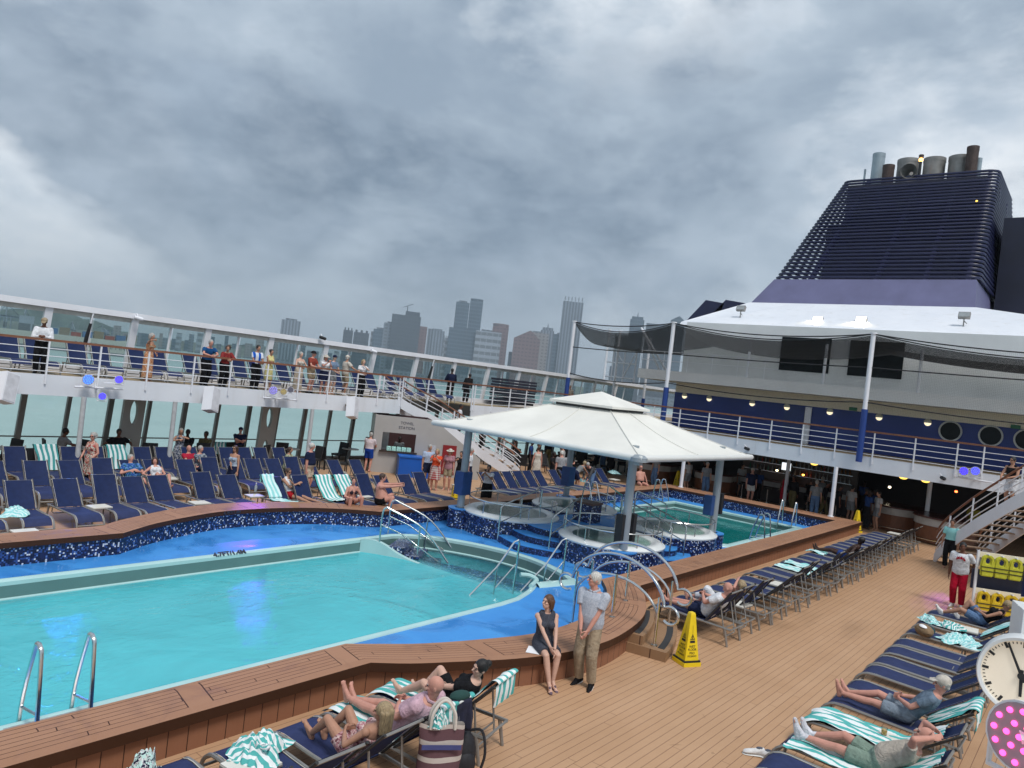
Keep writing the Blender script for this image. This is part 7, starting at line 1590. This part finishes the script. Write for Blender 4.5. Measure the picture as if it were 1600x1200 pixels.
for i, (x, y, d) in enumerate(((34, 23.6, -100), (36.5, 22.8, 160), (39, 23.5, -120), (33.5, 24.8, -60), (38.4, 21.0, -150))): person('dim person sitting at a table in the shaded dining area', (x, y, 0), d, seat(.45), h=1.7, skin='tan', hair=('short', 'brown'), top=('tee', (BLK, NVY, GRY, BLK, WHT)[i]), bottom=('trousers', BLK), group='dim diners in the shade')
at(1099, 770, 0, 'person in a black top and khaki trousers walking behind the far white post', 80, stand(al=(.22, .1, .08), ar=(-.22, -.1, .1), S=(.15, 0, 1)), h=1.74, skin='brown', hair=('short', 'black'), top=('long', BLK), bottom=('trousers', OLV))
at(1155, 775, 0, 'person in a white tee and grey shorts in the shade behind the canopy tip', -130, stand(), h=1.74, skin='tan', hair=('short', 'black'), top=('tee', C('shaded_white', (.4, .4, .4))), bottom=('shorts', GRY))  # white tee darkened in its colour for the shade
at(1170, 786, 0, 'person in a navy top, pale cap and white shorts by the aft pool wall', -140, stand(), h=1.76, skin='pink', hair=('short', 'grey'), top=('loose', NVY), bottom=('shorts', C('offwhite', (.55, .55, .52))), hat=('cap', CRM), g=1.15)
at(1223, 793, 0, 'person in a red sleeveless dress standing at the bar', 40, stand(), h=1.66, sex='f', skin='brown', hair=('short', 'black'), top=('dress', C('dress_red', (.42, .012, .03))), bottom=('skirt', C('dress_red', None)), g=1.05)
at(1280, 800, 0, 'person in a grey tee and jeans standing at the bar left of the white post', 30, stand(), h=1.76, skin='tan', hair=('short', 'grey'), top=('tee', GRY), bottom=('trousers', DEN))
at(1262, 798, 0, 'person in black sitting at the bar beside the one in grey', 20, seat(.72, al=(.3, .1, .35), ar=(.3, -.1, .35)), h=1.7, skin='tan', hair=('short', 'brown'), top=('tee', BLK), bottom=('trousers', BLK))
at(1345, 805, 0, 'dim person in dark blue standing behind the left wooden counter', -150, stand(), h=1.72, skin='dark', hair=('short', 'black'), top=('tee', DKB), bottom=('trousers', BLK))
person('dim person in yellow standing behind the right wooden counter', (37.6, 4.3, 0), 180, stand(), h=1.72, skin='brown', hair=('short', 'black'), top=('tee', C('shaded_yellow', (.28, .24, .03))), bottom=('trousers', BLK))  # yellow tee darkened in its colour for the shade
person('dim barman behind the long bar', (38.55, 12.4, 0), 180, stand(), h=1.74, skin='dark', hair=('short', 'black'), top=('tee', BLK), bottom=('trousers', BLK))
# right side
r = at(1494, 948, 0, 'person in a white tee with red print and red trousers by the vest rack', 178, stand(look=(1, .15, 0), wl=(-.1, .18, .92)), h=1.75, skin='brown', hair=('short', 'black'), top=('loose', WHT), bottom=('trousers', C('bright_red_trousers', (.42, .008, .03))), shoes=('shoe', SHOE), g=1.12, lod=1)
q = MB()
for i in range(9): q.box((.178-.0022*abs(i-4)*2, (i-4)*.024, 1.33-.0025*(i-4)**2+.008*(i % 2)), (.012, .013+.006*(i % 3), .055+.02*(i % 2)), radians(-3*(i-4)))
q.build('shirt_print', C('bright_red_trousers', None), r['root'])
p = px(1547, 790, 27.0); person('person in a black tank top and white shorts leaning on the curved stair rail', (28.5, 2.32, 2.36), 150, stand(wl=(.38, .12, 1.05), wr=(.42, -.10, 1.02), S=(.12, 0, 1)), h=1.72, skin='tan', hair=('short', 'black'), top=('tank', BLK), bottom=('shorts', WHT), shoes=('shoe', SHOE), glasses=True, g=1.12, lod=1)
person('person hidden behind the foot of the right stairs with a striped towel', (29.2, 3.9, 0), 180, stand(), h=1.7, skin='tan', hair=('short', 'brown'), top=('tee', TOWELL), bottom=('trousers', BLK))
def on(x, y, rz, label, pose, **k): return person(label, (x, y, 0), rz, pose, **k)
on(BX[0], 1.78, 90, 'person in denim shorts reclining at the far end of the right row', recline(38, al=(.92, .08, .44), ar=(.62, -.08, .44), wl=(.2, .05, .68), wr=(.2, -.1, .66), look=(1, .1, -.1)), sex='f', skin='tan', hair=('bun', 'blonde'), top=('tank', BLK), bottom=('shorts', DEN), shoes=('shoe', SHOE), glasses=True, h=1.7, lod=1)
on(BX[8], 1.78, 90, 'person in a pale cap, grey polo and grey shorts reclining on the right row', recline(50, al=(1.02, .14, .50), ar=(.96, -.06, .47), wl=(.26, .05, .66), wr=(.24, -.03, .69), look=(1, .25, -.05)), skin='pink', hair=('short', 'grey'), top=('tee', C('slate', (.14, .19, .25))), bottom=('shorts', C('grey_shorts', (.20, .24, .29))), hat=('cap', CRM), h=1.78, lod=0)
on(BX[10], 1.72, 90, 'person in a beige tee, green shorts and white socks lying with hands behind his head', recline(40, al=(1.02, .12, .50), ar=(.95, -.10, .46), wl=(-.42, .13, 1.03), wr=(-.42, -.15, 1.03), el=(.5, 1, .25), er=(.5, -1, .25), look=(.9, .1, .5)), skin='pink', hair=('bald', 'grey'), top=('tee', C('beige_tee', (.44, .39, .33))), bottom=('shorts', C('sage', (.20, .27, .22))), shoes=('sock', C('sock_white', (.62, .62, .66))), h=1.78, g=1.1, belly=.05, lod=0)
r = on(AX[0], 5.82, 90, 'person in a white shirt lying by the teak steps using a phone', recline(50, wl=(.24, .04, .78), wr=(.24, -.05, .78), look=(1, 0, -.35), al=(1.05, .1, .48), ar=(1.05, -.1, .48)), skin='pink', hair=('bald', 'grey'), top=('loose', WHT), bottom=('shorts', NVY), shoes=('flip', BLK), h=1.76, g=1.12, belly=.05, lod=1); phone('phone held by the person in the white shirt by the steps', (r['hl']+r['hr'])/2, V((0, 1, .3)))
on(AX[1], 5.82, 90, 'person in white cropped trousers with knees up on the second lounger by the steps', recline(50, al=(.62, .1, .44), ar=(.95, -.1, .46), wl=(-.2, .1, 1.15), look=(1, .1, .1)), sex='f', skin='pink', hair=('bob', 'blonde'), top=('tee', C('stripe_dark', (.10, .09, .085))), bottom=('capri', WHT), h=1.68, lod=1)
on(AX[13], 5.85, 90, 'shirtless dark skinned person in blue trunks resting far along the pool wall row', recline(48, wl=(.1, .2, .6), wr=(.1, -.2, .6), look=(.8, .6, .1)), skin='dark', hair=('short', 'black'), bottom=('swim', C('trunks_blue', (.02, .05, .2))), h=1.76)
# foreground group
(x, y, rz) = CX[0]; on(x, y, rz, 'person in a black dress with dark hair tied back reclining on the front lounger', recline(52, al=(.84, .12, .47), ar=(.70, -.12, .44), kl=(0, .3, 1), wl=(.40, .16, .70), wr=(.25, -.05, .66), look=(.55, .85, .02), fl=(.6, .1, .9)), sex='f', skin='pale', hair=('bun', 'black'), top=('tee', BLK), bottom=('skirt', BLK), h=1.70, g=1.22, belly=.05, lod=0, twist=8)
(x, y, rz) = CX[1]; on(x, y, rz, 'bald person in a pink shirt and red shorts reclining on the front lounger', recline(50, al=(1.0, .06, .50), ar=(.98, -.03, .46), wl=(.22, .04, .70), wr=(.20, -.05, .73), look=(.9, .45, .0)), skin='pink', hair=('bald', 'grey'), top=('shirt', PNK), bottom=('swim', C('berry', (.36, .03, .07))), h=1.80, g=1.12, belly=.05, lod=0)
(x, y, rz) = CX[2]; on(x, y, rz, 'person with long blonde hair and a bandana print top sitting hunched on the front lounger', recline(50, al=(.78, .08, .44), ar=(.70, -.06, .44), wl=(.22, .10, .66), wr=(.20, -.08, .66), look=(.9, .45, .1)), sex='f', skin='tan', hair=('long', 'blonde'), top=('strapless', BAND), bottom=('swim', BAND), h=1.68, lod=0)
p = pz(846, 1010, .47); person('person in a sleeveless grey dress sitting on the pool wall with crossed ankles', (p.x, p.y-.02, 0), 232, seat(.45, S=(.10, 0, 1), wl=(.44, .08, .50), wr=(.40, .03, .58), al=(.42, .10, .09), ar=(.50, .02, .09), look=(.45, -.85, .12), curl=.3), sex='f', skin='pale', hair=('bob', 'auburn'), top=('dress', GREYDOT), bottom=('mini', GREYDOT), shoes=('flip', C('mauve_sandal', (.16, .11, .14))), h=1.70, lod=0)
p = pz(912, 1070, 0); person('tall grey haired person in a pale patterned shirt and khaki trousers standing with clasped hands', (p.x, p.y, 0), 188, stand(look=(.65, -.72, .06), al=(.03, .13, .08), ar=(-.02, -.10, .08), lean=.0, **CLASP), skin='pink', hair=('short', 'white'), top=('shirt', SHP), bottom=('trousers', C('khaki_trousers', (.33, .26, .18))), shoes=('shoe', BLK), h=1.80, g=1.10, belly=.03, lod=0, toplen=-.13)
# bake the modifiers so that every body is one plain continuous mesh
_dg = bpy.context.evaluated_depsgraph_get(); _dg.update(); _new = []
for o in FINAL:
    me = bpy.data.meshes.new_from_object(o.evaluated_get(_dg)); _new.append((o, me))
for o, me in _new:
    old = o.data; me.name = o.name; mats = list(old.materials); o.modifiers.clear(); o.data = me; me.materials.clear()
    for m in mats: me.materials.append(m)
    me.shade_smooth(); bpy.data.meshes.remove(old)

_src = [o for o in SC.objects if o.type == 'EMPTY' and o.parent is None and o.get('category') == 'person']
_pick = [next(o for o in _src if k in o['label']) for k in ('grey tee and jeans', 'khaki trousers walking', 'standing behind the left wooden', 'white tee and grey shorts', 'lower on the left stairs', 'black dress sitting', 'behind the seated' if False else 'dark clothes sitting')]
_rc = random.Random(21)
for i in range(26):
    x, y = (_rc.uniform(34.6, 37.2), _rc.uniform(7.5, 19)) if i < 14 else (_rc.uniform(29.5, 38), _rc.uniform(20.5, 26))
    dup(_pick[i % (5 if i < 14 else 7)], (x, y, 0), _rc.uniform(0, 6.28), 'dim guest in the shaded area under the aft deck', 'dim guests under the aft deck')
# ================================================================== SEA, LAND, CITY
SEA = -26.0
def sea_mat():
    m, t, b = base_mat('sea_water'); v = t.geo(); x, y, z = t.sep(v)[:3]
    n = t.noise(v, .02, 5, .6, .5)
    t.put(b.inputs['Base Color'], t.mix(t.mapr(n, .3, .7), (.34, .46, .45), (.42, .54, .53))); b.inputs['Roughness'].default_value = .35; b.inputs['Specular IOR Level'].default_value = .45
    h = t.m('ADD', t.noise(t.comb(t.m('MULTIPLY', x, 1.0), t.m('MULTIPLY', y, 2.2), 0), .16, 5, .6, .6), t.m('MULTIPLY', t.noise(v, .03, 3), 2))
    t.put(b.inputs['Normal'], t.bump(h, .55, 1.2)); return m
S_ = 5600
o = MB().quad((-S_, -S_, SEA), (S_, -S_, SEA), (S_, S_, SEA), (-S_, S_, SEA)).build('sea', sea_mat()); kind(o)
def far(x, y, D):
    d = ray(x, y); t = D/hypot(d.x, d.y); return CAM+d*t
def horizon(x):
    return 596.5+(x-800)*.1161
def tower_mat(name, base, dark, fx=3.5, fz=3.4, dz=.45, dx=.5):
    fx *= 1.7; fz *= 3.2 if fz < 100 else 1; base = (base[0]*.9, base[1]*.98, base[2]*1.1)  # base shifted to blue, distance haze put into the facade colours
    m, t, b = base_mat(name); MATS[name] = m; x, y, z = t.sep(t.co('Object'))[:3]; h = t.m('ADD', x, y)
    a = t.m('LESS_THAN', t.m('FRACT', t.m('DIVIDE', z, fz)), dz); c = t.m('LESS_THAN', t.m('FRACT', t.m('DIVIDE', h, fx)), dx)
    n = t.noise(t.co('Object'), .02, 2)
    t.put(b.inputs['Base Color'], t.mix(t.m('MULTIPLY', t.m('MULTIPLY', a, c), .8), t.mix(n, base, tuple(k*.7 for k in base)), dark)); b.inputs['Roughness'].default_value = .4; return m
TM = {'glass': tower_mat('tower_glass', (.09, .13, .16), (.03, .05, .07), 5, 4, .6, .8), 'grey': tower_mat('tower_grey', (.20, .22, .24), (.05, .06, .07), 9, 3.6, .5, .6), 'pale': tower_mat('tower_pale', (.34, .35, .36), (.08, .09, .10), 12, 7, .5, .9), 'rib': tower_mat('tower_ribbed', (.26, .28, .30), (.05, .06, .08), 6, 400, 1.0, .5), 'red': tower_mat('tower_red', (.20, .11, .10), (.06, .04, .04), 7, 3.6, .4, .6), 'dark': tower_mat('tower_dark', (.06, .075, .09), (.03, .04, .05), 6, 4, .5, .7), 'stone': tower_mat('tower_stone', (.30, .25, .22), (.08, .07, .07), 8, 3.6, .5, .5)}
def tower(label, x0, x1, yt, mat, D=2600, crown=None, depth=.8, group=None, name='city_tower', steps=None):
    xc = (x0+x1)/2; a, b = far(x0, yt, D), far(x1, yt, D); top = far(xc, yt, D).z; w = hypot(a.x-b.x, a.y-b.y); c = (a+b)/2
    rz = atan2(b.y-a.y, b.x-a.x); t = thing(name, label, 'skyscraper' if top > 110 else 'building', (c.x, c.y, SEA), rz, group); H = top-SEA; d = w*depth
    MB().box((0, 0, H/2), (w, d, H)).build('tower_shaft', TM[mat], t)
    MB().box((0, 0, H*.06), (w*1.15, d*1.15, H*.12)).build('podium', TM['grey'], t)
    if crown == 'flat': MB().box((0, 0, H+3), (w*.6, d*.6, 6)).build('plant_room', TM['grey'], t)
    elif crown == 'frame':
        q = MB(); hh = H*.05
        for i in range(6): q.box((-w/2+w*(i+.5)/6, -d*.25, H+hh/2), (w*.04, d*.5, hh))
        q.build('crown_fins', TM['pale'], t)
    elif crown == 'round': MB().prism([(w/2*cos(q), d/2*sin(q)) for q in [2*pi*i/20 for i in range(20)]], H, H+w*.22).build('rounded_crown', TM[mat], t)
    elif crown == 'spire':
        MB().box((0, 0, H+5), (w*.8, d*.8, 10)).build('crown_block', TM[mat], t); MB().tube([(0, 0, H+10), (0, 0, H+26)], [3.2, 1.0], 6).build('mast', TM['grey'], t)
    elif crown == 'wedge': MB().extr([(-w/2, -d/2, H), (w/2, -d/2, H), (w*.1, -d/2, H+w*.35)], (0, d, 0)).build('slanted_crown', TM[mat], t)
    elif crown == 'blocks':
        for i, e in enumerate((.16, .5, .84)): MB().box((-w/2+w*e, 0, H+4), (w*.14, d*.5, 9)).build('stair_head', TM[mat], t)
    elif crown == 'crane':
        MB().bar((0, 0, H), (0, 0, H+34), 3, 3).bar((-14, 0, H+30), (18, 0, H+44), 2, 2).build('roof_crane', TM['dark'], t); MB().box((w*.2, 0, H+8), (w*.5, d*.6, 16)).build('upper_block', TM['dark'], t)
    return t
for a in ((440, 470, 501, 'rib', 'flat', 'lone slab tower standing apart, leftmost in the skyline'), (537, 552, 516, 'dark', 'blocks', 'low dark block at the left end of the main cluster'), (553, 577, 520, 'dark', 'blocks', 'wide low dark block with roof bumps, second in the main cluster'), (580, 590, 518, 'pale', None, 'thin pale block in the left cluster'), (584, 606, 515, 'glass', 'flat', 'dark glass block left of the construction crane'),
          (600, 626, 506, 'grey', 'flat', 'stepped grey block just below the construction crane'), (613, 658, 494, 'dark', 'crane', 'broad dark tower with a crane on its roof'), (641, 668, 510, 'red', None, 'maroon fronted block right of the crane tower'), (669, 681, 514, 'rib', None, 'narrow ribbed block right of the maroon one'), (676, 695, 517, 'rib', 'flat', 'pale ribbed block between the maroon block and the twin towers'), (696, 703, 528, 'pale', None, 'small pale block before the twin towers'),
          (713, 734, 473, 'glass', 'flat', 'left one of the tall twin towers'), (702, 727, 513, 'glass', None, 'shorter glass block at the foot of the left twin tower'), (735, 755, 472, 'glass', 'round', 'right one of the tall twin towers'), (744, 784, 519, 'pale', 'flat', 'pale banded office block right of the twin towers'), (770, 795, 512, 'red', 'round', 'round topped brownish tower behind the banded block'), (795, 803, 550, 'dark', None, 'low dark block left of the reddish slab'),
          (803, 844, 531, 'red', 'wedge', 'wide reddish brown slab left of the stone tower'), (826, 858, 521, 'stone', 'flat', 'stone coloured tower with a raised roof block'), (845, 866, 517, 'rib', 'spire', 'ribbed tower topped by a small spire before the tall pale tower'), (864, 884, 523, 'glass', None, 'dark glass block at the foot of the tall pale tower'), (880, 912, 473, 'rib', 'frame', 'tallest pale tower with a finned crown'), (914, 926, 590, 'grey', None, 'low block right of the tallest tower'),
          (961, 990, 527, 'dark', 'flat', 'dark block seen through the net poles'), (985, 1007, 500, 'glass', 'spire', 'tapered tower with a figure like spire beyond the nets'), (1010, 1048, 508, 'dark', None, 'broad dark tower behind the net left of the funnel'), (1048, 1070, 502, 'glass', 'wedge', 'slant topped tower behind the thick net pole'), (953, 1000, 575, 'dark', None, 'long low dark building behind the lattice gantry')):
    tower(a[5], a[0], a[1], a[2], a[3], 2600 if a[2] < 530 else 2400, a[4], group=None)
rnd = random.Random(9)
for x0, w_, h_, m_ in ((590, 12, 62, 'grey'), (606, 9, 78, 'pale'), (631, 12, 66, 'stone'), (660, 9, 74, 'dark'), (681, 10, 80, 'grey'), (688, 9, 58, 'glass'), (697, 8, 66, 'pale'), (727, 9, 88, 'dark'), (757, 10, 70, 'pale'), (785, 9, 64, 'grey'), (815, 10, 84, 'pale'), (838, 9, 86, 'dark'), (856, 10, 70, 'grey'), (873, 8, 96, 'pale'), (566, 9, 44, 'pale'), (545, 8, 38, 'grey'), (1022, 14, 70, 'glass')):
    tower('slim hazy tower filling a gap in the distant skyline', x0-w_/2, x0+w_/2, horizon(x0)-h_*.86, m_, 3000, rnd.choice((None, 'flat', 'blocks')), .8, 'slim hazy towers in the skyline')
rnd = random.Random(5)
for i in range(46):
    x = 165+i*10.6+rnd.uniform(-3, 3); hgt = rnd.choice((6, 9, 12, 16, 20)) if x > 180 else 8; w = rnd.uniform(5, 13)
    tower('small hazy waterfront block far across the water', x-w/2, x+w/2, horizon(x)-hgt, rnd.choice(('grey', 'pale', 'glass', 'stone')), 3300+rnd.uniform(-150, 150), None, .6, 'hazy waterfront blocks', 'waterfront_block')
def ridge(label, xs, D, mat, depth=350, name='hills'):
    mb = MB(); n = len(xs); P = [far(x, y, D) for x, y in xs]; k0 = 0
    for x, y in xs:
        p = far(x, y, D); d = V((p.x, p.y, 0)).normalized()
        mb.v += [V((p.x, p.y, SEA-.5))-d*60, V((p.x, p.y, SEA+(p.z-SEA)*.6))-d*30, p.copy(), V((p.x, p.y, SEA-.5))+d*depth]
    for i in range(n-1):
        for j in range(3): a = i*4+j; mb.face((a, a+4, a+5, a+1))
    return kind(mb.build(name, mat, None, True, ang=0))
HILL = M('hill_foliage_hazed', (.085, .115, .095), .9, 0, .5, .02); LAND = M('shore_land', (.16, .18, .15), .9, 0, .4, .01)  # hill green paled, distance haze put into its colour
rnd = random.Random(3); xs = []
for i in range(90):
    x = -420+i*10; t_ = (x+420)/900; hh = 27*(.55+.45*sin(x*.017+.4))*(1 if x < 170 else max(.35, 1-(x-170)/240))+rnd.uniform(-1.5, 2.5); xs.append((x, horizon(x)-hh))
ridge('', xs, 3600, HILL)
xs = [(x, horizon(x)-(3.0+1.5*sin(x*.05))) for x in range(-420, 1700, 20)]; ridge('', xs, 3450, LAND, 900, 'far_shore')
# port cranes and a cargo ship beyond the left windscreen
for i, x in enumerate((8, 38, 112, 158)):
    b = far(x, horizon(x), 1900); t = thing('harbour_crane', ['tall harbour crane at the far left edge beyond the glass', 'harbour crane second from the left beyond the glass', 'harbour crane above the cargo ship', 'harbour crane right of the furled banner'][i], 'crane', (b.x, b.y, SEA), radians(40+20*i), 'harbour cranes'); H = (72, 66, 52, 50)[i]; mb = MB()
    for sx in (-9, 9):
        for sy in (-7, 7): mb.bar((sx, sy, 0), (sx*.7, sy, H*.62), 2, 2)
    mb.bar((-6, -7, H*.62), (-6, 7, H*.62), 2, 2).bar((6, -7, H*.62), (6, 7, H*.62), 2, 2).build('crane_legs', TM['pale'], t); MB().bar((-30, 0, H*.64), (48, 0, H*.64), 3, 3).bar((0, 0, H*.64), (0, 0, H), 2, 2).bar((0, 0, H), (46, 0, H*.66), 1.2, 1.2).bar((0, 0, H), (-28, 0, H*.66), 1.2, 1.2).build('crane_boom', TM['pale'], t)
    for q in range(3): MB().box((-20+q*14, 0, 7+q), (12, 9, 10)).build('container_stack', M('container_%d' % q, [(.25, .06, .04), (.05, .12, .25), (.2, .16, .1)][q], .7), t)
a, b = far(-60, 520, 1250), far(196, 548, 1250); d = (b-a); d.z = 0; Ls = d.length; rz = atan2(d.y, d.x); sh_ = thing('cargo_ship', 'long pale cargo ship with lettering on its hull beyond the left glass', 'ship', (a.x, a.y, SEA), rz)
HT = far(150, 529, 1250).z-SEA
MB().extr([(0, 0, -1), (Ls, 0, -1), (Ls+12, 0, HT+3), (Ls-14, 0, HT), (4, 0, HT), (-3, 0, HT)], (0, 26, 0)).build('hull', M('hull_pale', (.42, .42, .38), .6, 0, .08, .02), sh_); MB().extr([(0, -.3, -1), (Ls, -.3, -1), (Ls+3, -.3, 5), (0, -.3, 5)], (0, .3, 0)).build('boot_topping', M('hull_band', (.16, .18, .2), .6), sh_)
MB().box((Ls*.36, 13, HT+10), (18, 20, 22)).build('bridge_block', TM['pale'], sh_)
for i in range(9): MB().box((Ls*.45+i*14.5, 13, HT+3+1.2*(i % 3)), (12.5, 20, 6+2.4*(i % 3))).build('container_bay', M('container_%d' % (i % 3), None), sh_)
text_mesh('COSCO SHIPPING', 9.5, M('hull_letters', (.10, .12, .13), .7), 'hull_lettering', sh_, (Ls*.845, -.35, HT*.55), Matrix.Rotation(pi/2, 3, 'X'), .05)
for i, (x, y, D) in enumerate(((692, 591, 900), (1007, 631, 1300), (60, 640, 420))):
    p = far(x, y, D); t = thing('small_boat', ['small white boat beyond the windscreen near the stairs', 'small white boat beyond the glass by the net poles', 'small workboat seen through the lower windows'][i], 'boat', (p.x, p.y, SEA), radians(100)); MB().extr([(-9, -3, -.5), (9, -3, -.5), (13, -3, 2.6), (-9, -3, 2.2)], (0, 6, 0)).build('hull', WHITE, t); MB().box((-2, 0, 4), (8, 4.4, 3.6)).build('cabin', TM['pale'], t)
# hull of our own ship so that the deck does not float when seen from a step aside
hl = thing('ship_hull', 'white hull and forward deck carrying the whole pool area', 'ship', (20, 12.2, SEA)); MB().prism([(-30, -3.9), (90, -3.9), (90, 28.3), (-30, 28.3)], SEA-.6, -2.3).build('hull_plating', WHITED, hl, world=True)

# ================================================================== SKY, LIGHT, AIR, CAMERA
W = bpy.data.worlds.new('World'); SC.world = W; W.use_nodes = True; t = NT(W.node_tree); bg = W.node_tree.nodes['Background']
SUN_EL, SUN_AZ = radians(58), radians(250)          # direction towards the sun, measured from +X counter-clockwise
sk = t.n('ShaderNodeTexSky'); sk.sky_type = 'NISHITA'; sk.sun_disc = False; sk.sun_elevation = SUN_EL; sk.sun_rotation = pi/2-SUN_AZ; sk.dust_density = 3.0
d = t.co('Generated'); x, y, z = t.sep(d)[:3]; zz = t.m('MAXIMUM', z, 0.0); k = t.m('DIVIDE', 1.0, t.m('ADD', zz, .30))
pv = t.comb(t.m('MULTIPLY', x, k), t.m('MULTIPLY', y, k), t.m('MULTIPLY', zz, .8))
def blob(px_, py_, w):                              # soft weight round one direction of the sky
    c = ray(px_, py_).normalized(); dt = t.n('ShaderNodeVectorMath', operation='DOT_PRODUCT'); W.node_tree.links.new(d, dt.inputs[0]); dt.inputs[1].default_value = c
    return t.mapr(dt.outputs['Value'], cos(w), 1.0)
pd = t.comb(x, y, t.m('MULTIPLY', z, 1.7)); pe = t.comb(t.m('ADD', x, 3.3), t.m('ADD', y, 1.7), t.m('MULTIPLY', z, 1.9))
A = t.noise(pd, 2.4, 8, .58, .15); B = t.noise(pe, 3.3, 12, .58, .15); D3 = t.noise(pe, 8.0, 9, .60, .1)
BL = t.m('ABSOLUTE', t.m('SUBTRACT', t.m('MULTIPLY', t.noise(pe, 3.2, 8, .56, .1), 2.0), 1.0))
BD = t.m('ADD', t.m('ADD', t.m('MULTIPLY', B, .70), t.m('MULTIPLY', D3, .22)), t.m('MULTIPLY', BL, .28))
def plus(f, lst):
    for (bx_, by_, w_, g_) in lst: f = t.m('ADD', f, t.m('MULTIPLY', blob(bx_, by_, w_), g_))
    return f
cl_ = t.ramp(t.m('ADD', t.m('MULTIPLY', A, .62), t.m('MULTIPLY', B, .38)), [(.37, (1.7, 2.08, 2.5)), (.50, (2.7, 3.1, 3.48)), (.60, (4.0, 4.25, 4.5))])
gp = plus(t.m('ADD', t.m('MULTIPLY', A, .6), t.m('SUBTRACT', t.m('MULTIPLY', BD, 1.1), .35)), ((30, 215, .19, .34), (40, 335, .2, .26), (450, 240, .11, .34), (200, 190, .08, .18), (1120, 0, .36, .20), (1570, 215, .2, .22), (1390, 240, .14, .16), (430, 430, .22, .13), (640, 0, .22, .09), (180, 430, .16, .12), (850, 20, .2, .1)))
cl_ = t.mix(t.mapr(gp, .60, .84, 0, 1), cl_, t.ramp(t.m('ADD', t.m('MULTIPLY', D3, .6), t.m('MULTIPLY', B, .4)), [(.36, (2.9, 3.3, 3.7)), (.52, (4.4, 4.6, 4.75)), (.64, (5.6, 5.6, 5.5))]))
dk = plus(t.m('ADD', t.m('MULTIPLY', A, .35), t.m('SUBTRACT', t.m('MULTIPLY', BD, 1.2), .275)), ((215, 265, .13, .20), (385, 270, .15, .24), (330, 340, .14, .12), (620, 330, .28, .20), (120, 80, .17, .20), (1000, 330, .22, .13), (780, 450, .16, .12), (1200, 170, .16, .12), (900, 200, .2, .1)))
cl_ = t.mix(t.mapr(dk, .55, .70, 0, .9), cl_, t.ramp(t.m('ADD', t.m('MULTIPLY', D3, .5), t.m('MULTIPLY', A, .5)), [(.40, (.86, 1.17, 1.54)), (.60, (2.0, 2.4, 2.85))]))
hz = t.mapr(zz, 0.0, .16, .75, 0.0)
cl_ = t.mix(hz, cl_, (2.7, 3.1, 3.4))
fin_ = t.mix(.06, t.mix(1.0, cl_, (1.08, 1.11, 1.15), 'MULTIPLY'), sk.outputs[0])
t.put(bg.inputs[0], fin_); bg.inputs[1].default_value = .1
sl = bpy.data.lights.new('sun', 'SUN'); sl.energy = 1.5; sl.angle = radians(18); sl.color = (1.0, .965, .92); so = bpy.data.objects.new('sun', sl); COL.objects.link(so)
so.rotation_euler = V((-cos(SUN_AZ)*cos(SUN_EL), -sin(SUN_AZ)*cos(SUN_EL), -sin(SUN_EL))).to_track_quat('-Z', 'Y').to_euler(); so.location = (0, 0, 60)
hm = bpy.data.materials.new('haze_air'); hm.use_nodes = True; nt = hm.node_tree; nt.nodes.remove(nt.nodes['Principled BSDF']); vp = nt.nodes.new('ShaderNodeVolumePrincipled'); vp.inputs['Color'].default_value = (.78, .90, 1.0, 1); vp.inputs['Density'].default_value = HAZE; vp.inputs['Anisotropy'].default_value = .2
nt.links.new(vp.outputs[0], nt.nodes['Material Output'].inputs['Volume'])
if HAZE > 0:
    hb = MB().box((0, 0, (SEA-2+340)/2), (2*S_+200, 2*S_+200, 340-SEA+2)).build('haze', hm); hb['kind'] = 'stuff'
cd = bpy.data.cameras.new('camera'); cd.sensor_width = 36; cd.lens = FPX/1600*36; cd.clip_start = .1; cd.clip_end = 20000; co = bpy.data.objects.new('camera', cd); COL.objects.link(co)
Mx = Matrix((RT, UP, -FW)).transposed().to_4x4(); Mx.translation = CAM; co.matrix_world = Mx; SC.camera = co
SC.view_settings.view_transform = 'Standard'; SC.view_settings.look = 'None'; SC.view_settings.exposure = .8; SC.view_settings.gamma = 1; SC.view_settings.use_curve_mapping = False
SC.cycles.max_bounces = 7; SC.cycles.transparent_max_bounces = 24; SC.cycles.volume_bounces = 0
